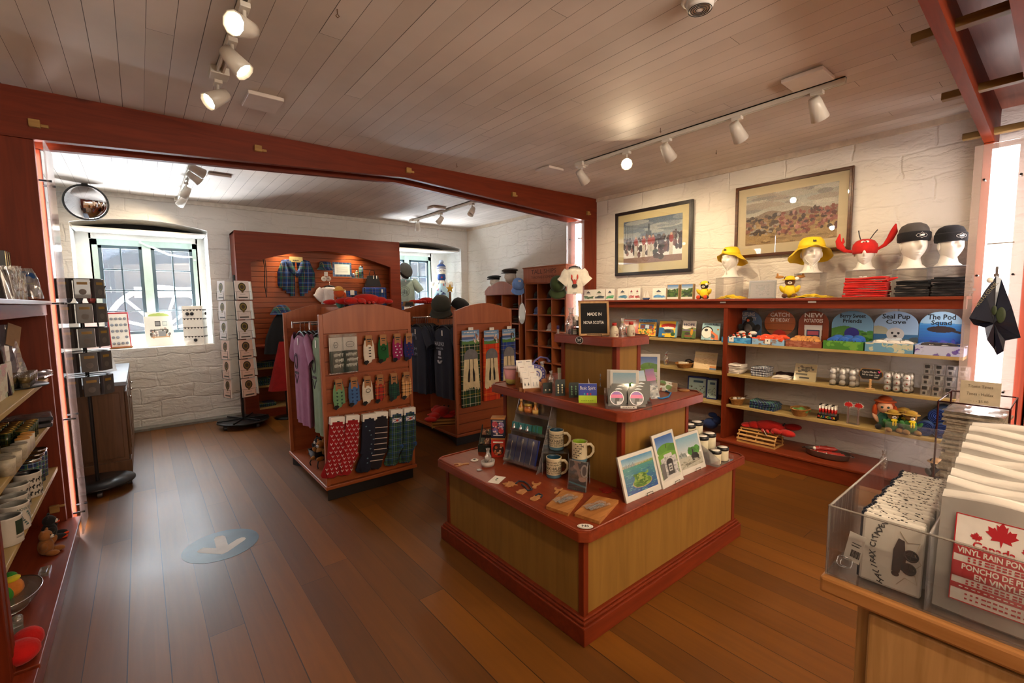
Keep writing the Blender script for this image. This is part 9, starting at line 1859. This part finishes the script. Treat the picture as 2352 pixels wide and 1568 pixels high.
# wallets / coin purses, each a folded white case with dark zip edge, standing one behind another
WLT=plain('dcd8d0',.45,var=.04); SPK=None
def wallet(lab,x,y,i,group=None):
    o=thing('travel_wallet',lab,'wallet',(x,y,KZ+.006),RW,group,rot=(-.10-.0*i,0,RW+jit(.03)))
    w_,h_,d_=.096,.137,.016
    m=MB(); m.bx(0,0,0,w_,d_,h_,0); m.build('cover',WLT,o,.005)
    m=MB(); m.tube([(-.0005,d_/2,.003),(-.0005,d_/2,h_-.003),(.004,d_/2,h_+.0005)],.0045,6); m.build('zip_edge',NAVY,o)
    m=MB(); [m.ell((.008+random.random()*(w_-.016),d_*random.random(),h_+.0003),(.0014+random.random()*.0018,.0012,.0006),0,6,4) for _ in range(14)]; m.build('speckle_print',INK,o)
    return o
WX=KX+.040; WY=KY-.056
w0=wallet('front white wallet lettered HALIFAX CITADEL with black cannon in the bin',WX,WY,0)
m=MB(); 
R_=.085
for i,ch in enumerate('HALIFAX CITADEL'):
    if ch==' ': continue
    a=(i-7)*.118; cx0=.028+.085*(1-math.cos(a)); cz=.070+.085*math.sin(a)*.8
    m.text(ch,(.020+.016*(abs(i-7)/7)**2,-.0008,.010+.0083*i),.0135,(math.sin(-a*.35),0,math.cos(a*.35)),(0,-1,0),0,bold=.03)
m.build('lettering',plain('3a3a3c',.6),w0)
m=MB(TR(.060,-.0009,.068,ry=-PI/2+.08)); 
m.prism([(-.030,-.006),(.012,-.009),(.034,-.005),(.036,.0045),(.012,.009),(-.030,.006)],-.0006,0,'y').ell((-.034,0,.0),(.005,.0008,.006))
for x in (-.016,.010): m.lathe([(.0115,0),(.0115,.0007),(.008,.0007),(.008,0)],20,0,T=TR(x,0,-.018,rx=PI/2)); m.tube([(x-.009,-.0004,-.018),(x+.009,-.0004,-.018)],.0012,4).tube([(x,-.0004,-.027),(x,-.0004,-.009)],.0012,4)
m.prism([(-.024,-.012),(.018,-.012),(.010,-.004),(-.022,-.004)],-.0005,0,'y')
m.build('cannon_print',plain('2e2e30',.6),w0)
m=MB(TR(.060,-.0009,.066)); m.tube([(-.0,-.0002,.052),(.012,-.0002,.034),(.03,-.0002,.04),(.024,-.0002,.014),(.034,-.0002,0),(.024,-.0002,-.014),(.03,-.0002,-.04),(.012,-.0002,-.034),(0,-.0002,-.052)],.0005,4); m.build('star_outline',plain('b8a88c',.6),w0)
for i in range(1,17): wallet('white speckled wallet standing in the row behind the lettered one',WX+.0205*i,WY+.003*math.sin(i*1.7),i,'white wallets filed in the bin')
# key ring and tag in the corner
o=thing('key_ring','steel key ring with white barcode tag inside the bin','key ring',(KX+.040,KY-.030,KZ+.012),0)
m=MB(); m.tube([(.004*math.sin(3*a),-.002+.013*math.cos(a),.0155+.0135*math.sin(a)) for a in [2*PI*i/28 for i in range(28)]],.0012,6,closed=True).tube([(.006+.003*math.sin(3*a),-.004+.010*math.cos(a),.012+.010*math.sin(a)) for a in [2*PI*i/24 for i in range(24)]],.0010,6,closed=True); m.build('ring',CHR,o)
M_=TR(.004,-.002,.022,rz=RW,ry=.16); MB(M_).bx(-.004,0,0,.024,.0008,.062).build('tag',PAPER,o); m=MB(M_); [m.bx(.006+.0018*i,-.0005,.010,.006+.0018*i+.0011*(1+(i%3==0)*.4),0,.026) for i in range(9)]; m.bx(.004,-.0005,.034,.018,0,.036).bx(.004,-.0005,.040,.020,0,.0415); m.build('bars',INK,o)
# ponchos in bags
VIN=clear('f2efe9',.10,.55,.22); PON=plain('dad6d0',.4,var=.05,bump=.003,bs=30,coat=.2); RD=plain('b3202c',.5,var=.03)
def poncho(lab,x,group=None,h=.165,dx=0,w_=.23):
    o=thing('poncho_pack',lab,'rain poncho',(x,KY-.168,KZ+.006),RW,group,rot=(-.13,0,RW+jit(.02)))
    ph=random.uniform(0,6)
    m=MB(); m.grid(lambda u,v:(w_*u+.0*v,.000+.006*math.sin(PI*u)*(-1)*.6+.0018*math.sin(9*u+ph)*math.sin(6*v+ph),h*v+.004*math.sin(7*u+ph)*v),22,14,0); m.grid(lambda u,v:(w_*u,.038+.004*math.sin(8*u+ph+v*3),h*v+.004*math.sin(7*u+ph)*v),22,10,0)
    m.grid(lambda u,v:(w_*u,.038*v+.0+(-.0036*math.sin(PI*u))*(1-v),h+.004*math.sin(7*u+ph)+.012*math.sin(PI*v)),22,4,0).grid(lambda u,v:(0,.038*u,h*v),3,6,0).grid(lambda u,v:(w_,.038*u,h*v),3,6,0); m.build('folded_poncho',PON,o)
    MB().grid(lambda u,v:(-.004+(w_+.008)*u,-.0065+.0012*math.sin(12*u+5*v+ph)*math.sin(7*v),-.001+(h+.016)*v+.003*math.sin(9*u+ph)*v),20,14,0,sm=True).build('clear_bag',clear('f6f4f0',.12,.12,.10),o)
    return o
p0=poncho('front bagged rain poncho with red maple leaf Canada label',KX+.046,h=.205)
# label
LX,LZ_=.022,.026; lw,lh=.118,.156; T_=TR(0,-.0092,0); m=MB(T_)
m.bx(LX,-.0003,LZ_,LX+lw,0,LZ_+lh,0); m.build('label_paper',plain('e4e0dc',.45),p0)
m=MB(T_); b_=.0016
for a,b,c,d in ((LX,LZ_,LX+lw,LZ_+b_),(LX,LZ_+lh-b_,LX+lw,LZ_+lh),(LX,LZ_,LX+b_,LZ_+lh),(LX+lw-b_,LZ_,LX+lw,LZ_+lh),(LX,LZ_+lh*.535,LX+lw,LZ_+lh*.635),(LX,LZ_+lh*.28,LX+lw,LZ_+lh*.455),(LX,LZ_+lh*.145,LX+lw,LZ_+lh*.205)): m.bx(a,-.0008,b,c,-.0003,d)
for cx0,cz,s_ in ((.058,.134,.50),(.028,.120,.20),(.092,.116,.26),(.096,.128,.16)): m.prism([(LX+cx0+a*s_*1.0,LZ_+cz-(-b)*s_) for a,b in MAPLE][::-1],-.0008,-.0003,'y')
m.text('Canada',(LX+.050,-.0010,LZ_+.1055),.018,(1,0,0),(0,-1,0),bold=.02,wid=.052); m.build('red_print',RD,p0)
m=MB(T_); m.text('VINYL RAIN PONCHO',(LX+lw/2,-.0011,LZ_+lh*.585),.0135,(1,0,0),(0,-1,0),wid=lw*.90,bold=.03).text('PONCHO DE PLUIE',(LX+lw/2,-.0011,LZ_+lh*.405),.0135,(1,0,0),(0,-1,0),wid=lw*.78,bold=.03).text('EN VINYLE',(LX+lw/2,-.0011,LZ_+lh*.32),.0135,(1,0,0),(0,-1,0),wid=lw*.50,bold=.03).scrib((LX+lw/2,-.0009,LZ_+lh*.175),lw*.8,.002,12); m.build('white_lettering',PAPER,p0)
m=MB(T_)
for z,st in ((.515,'The handy poncho for weather'),(.485,'waterproof protection at all times'),(.255,'Un poncho pratique pour la pluie'),(.225,'protection en tout temps'),(.105,'Distributed in Canada'),(.055,'Made for visitors')): m.scrib((LX+lw/2,-.0009,LZ_+lh*z),lw*.66,.0034,11)
m.build('small_print',RD,p0)
for i in range(1,9): poncho('bagged white rain poncho standing behind the labelled one',KX+.046+.041*i,'rain ponchos filed in the bin',h=.205+.0085*i+jit(.003))
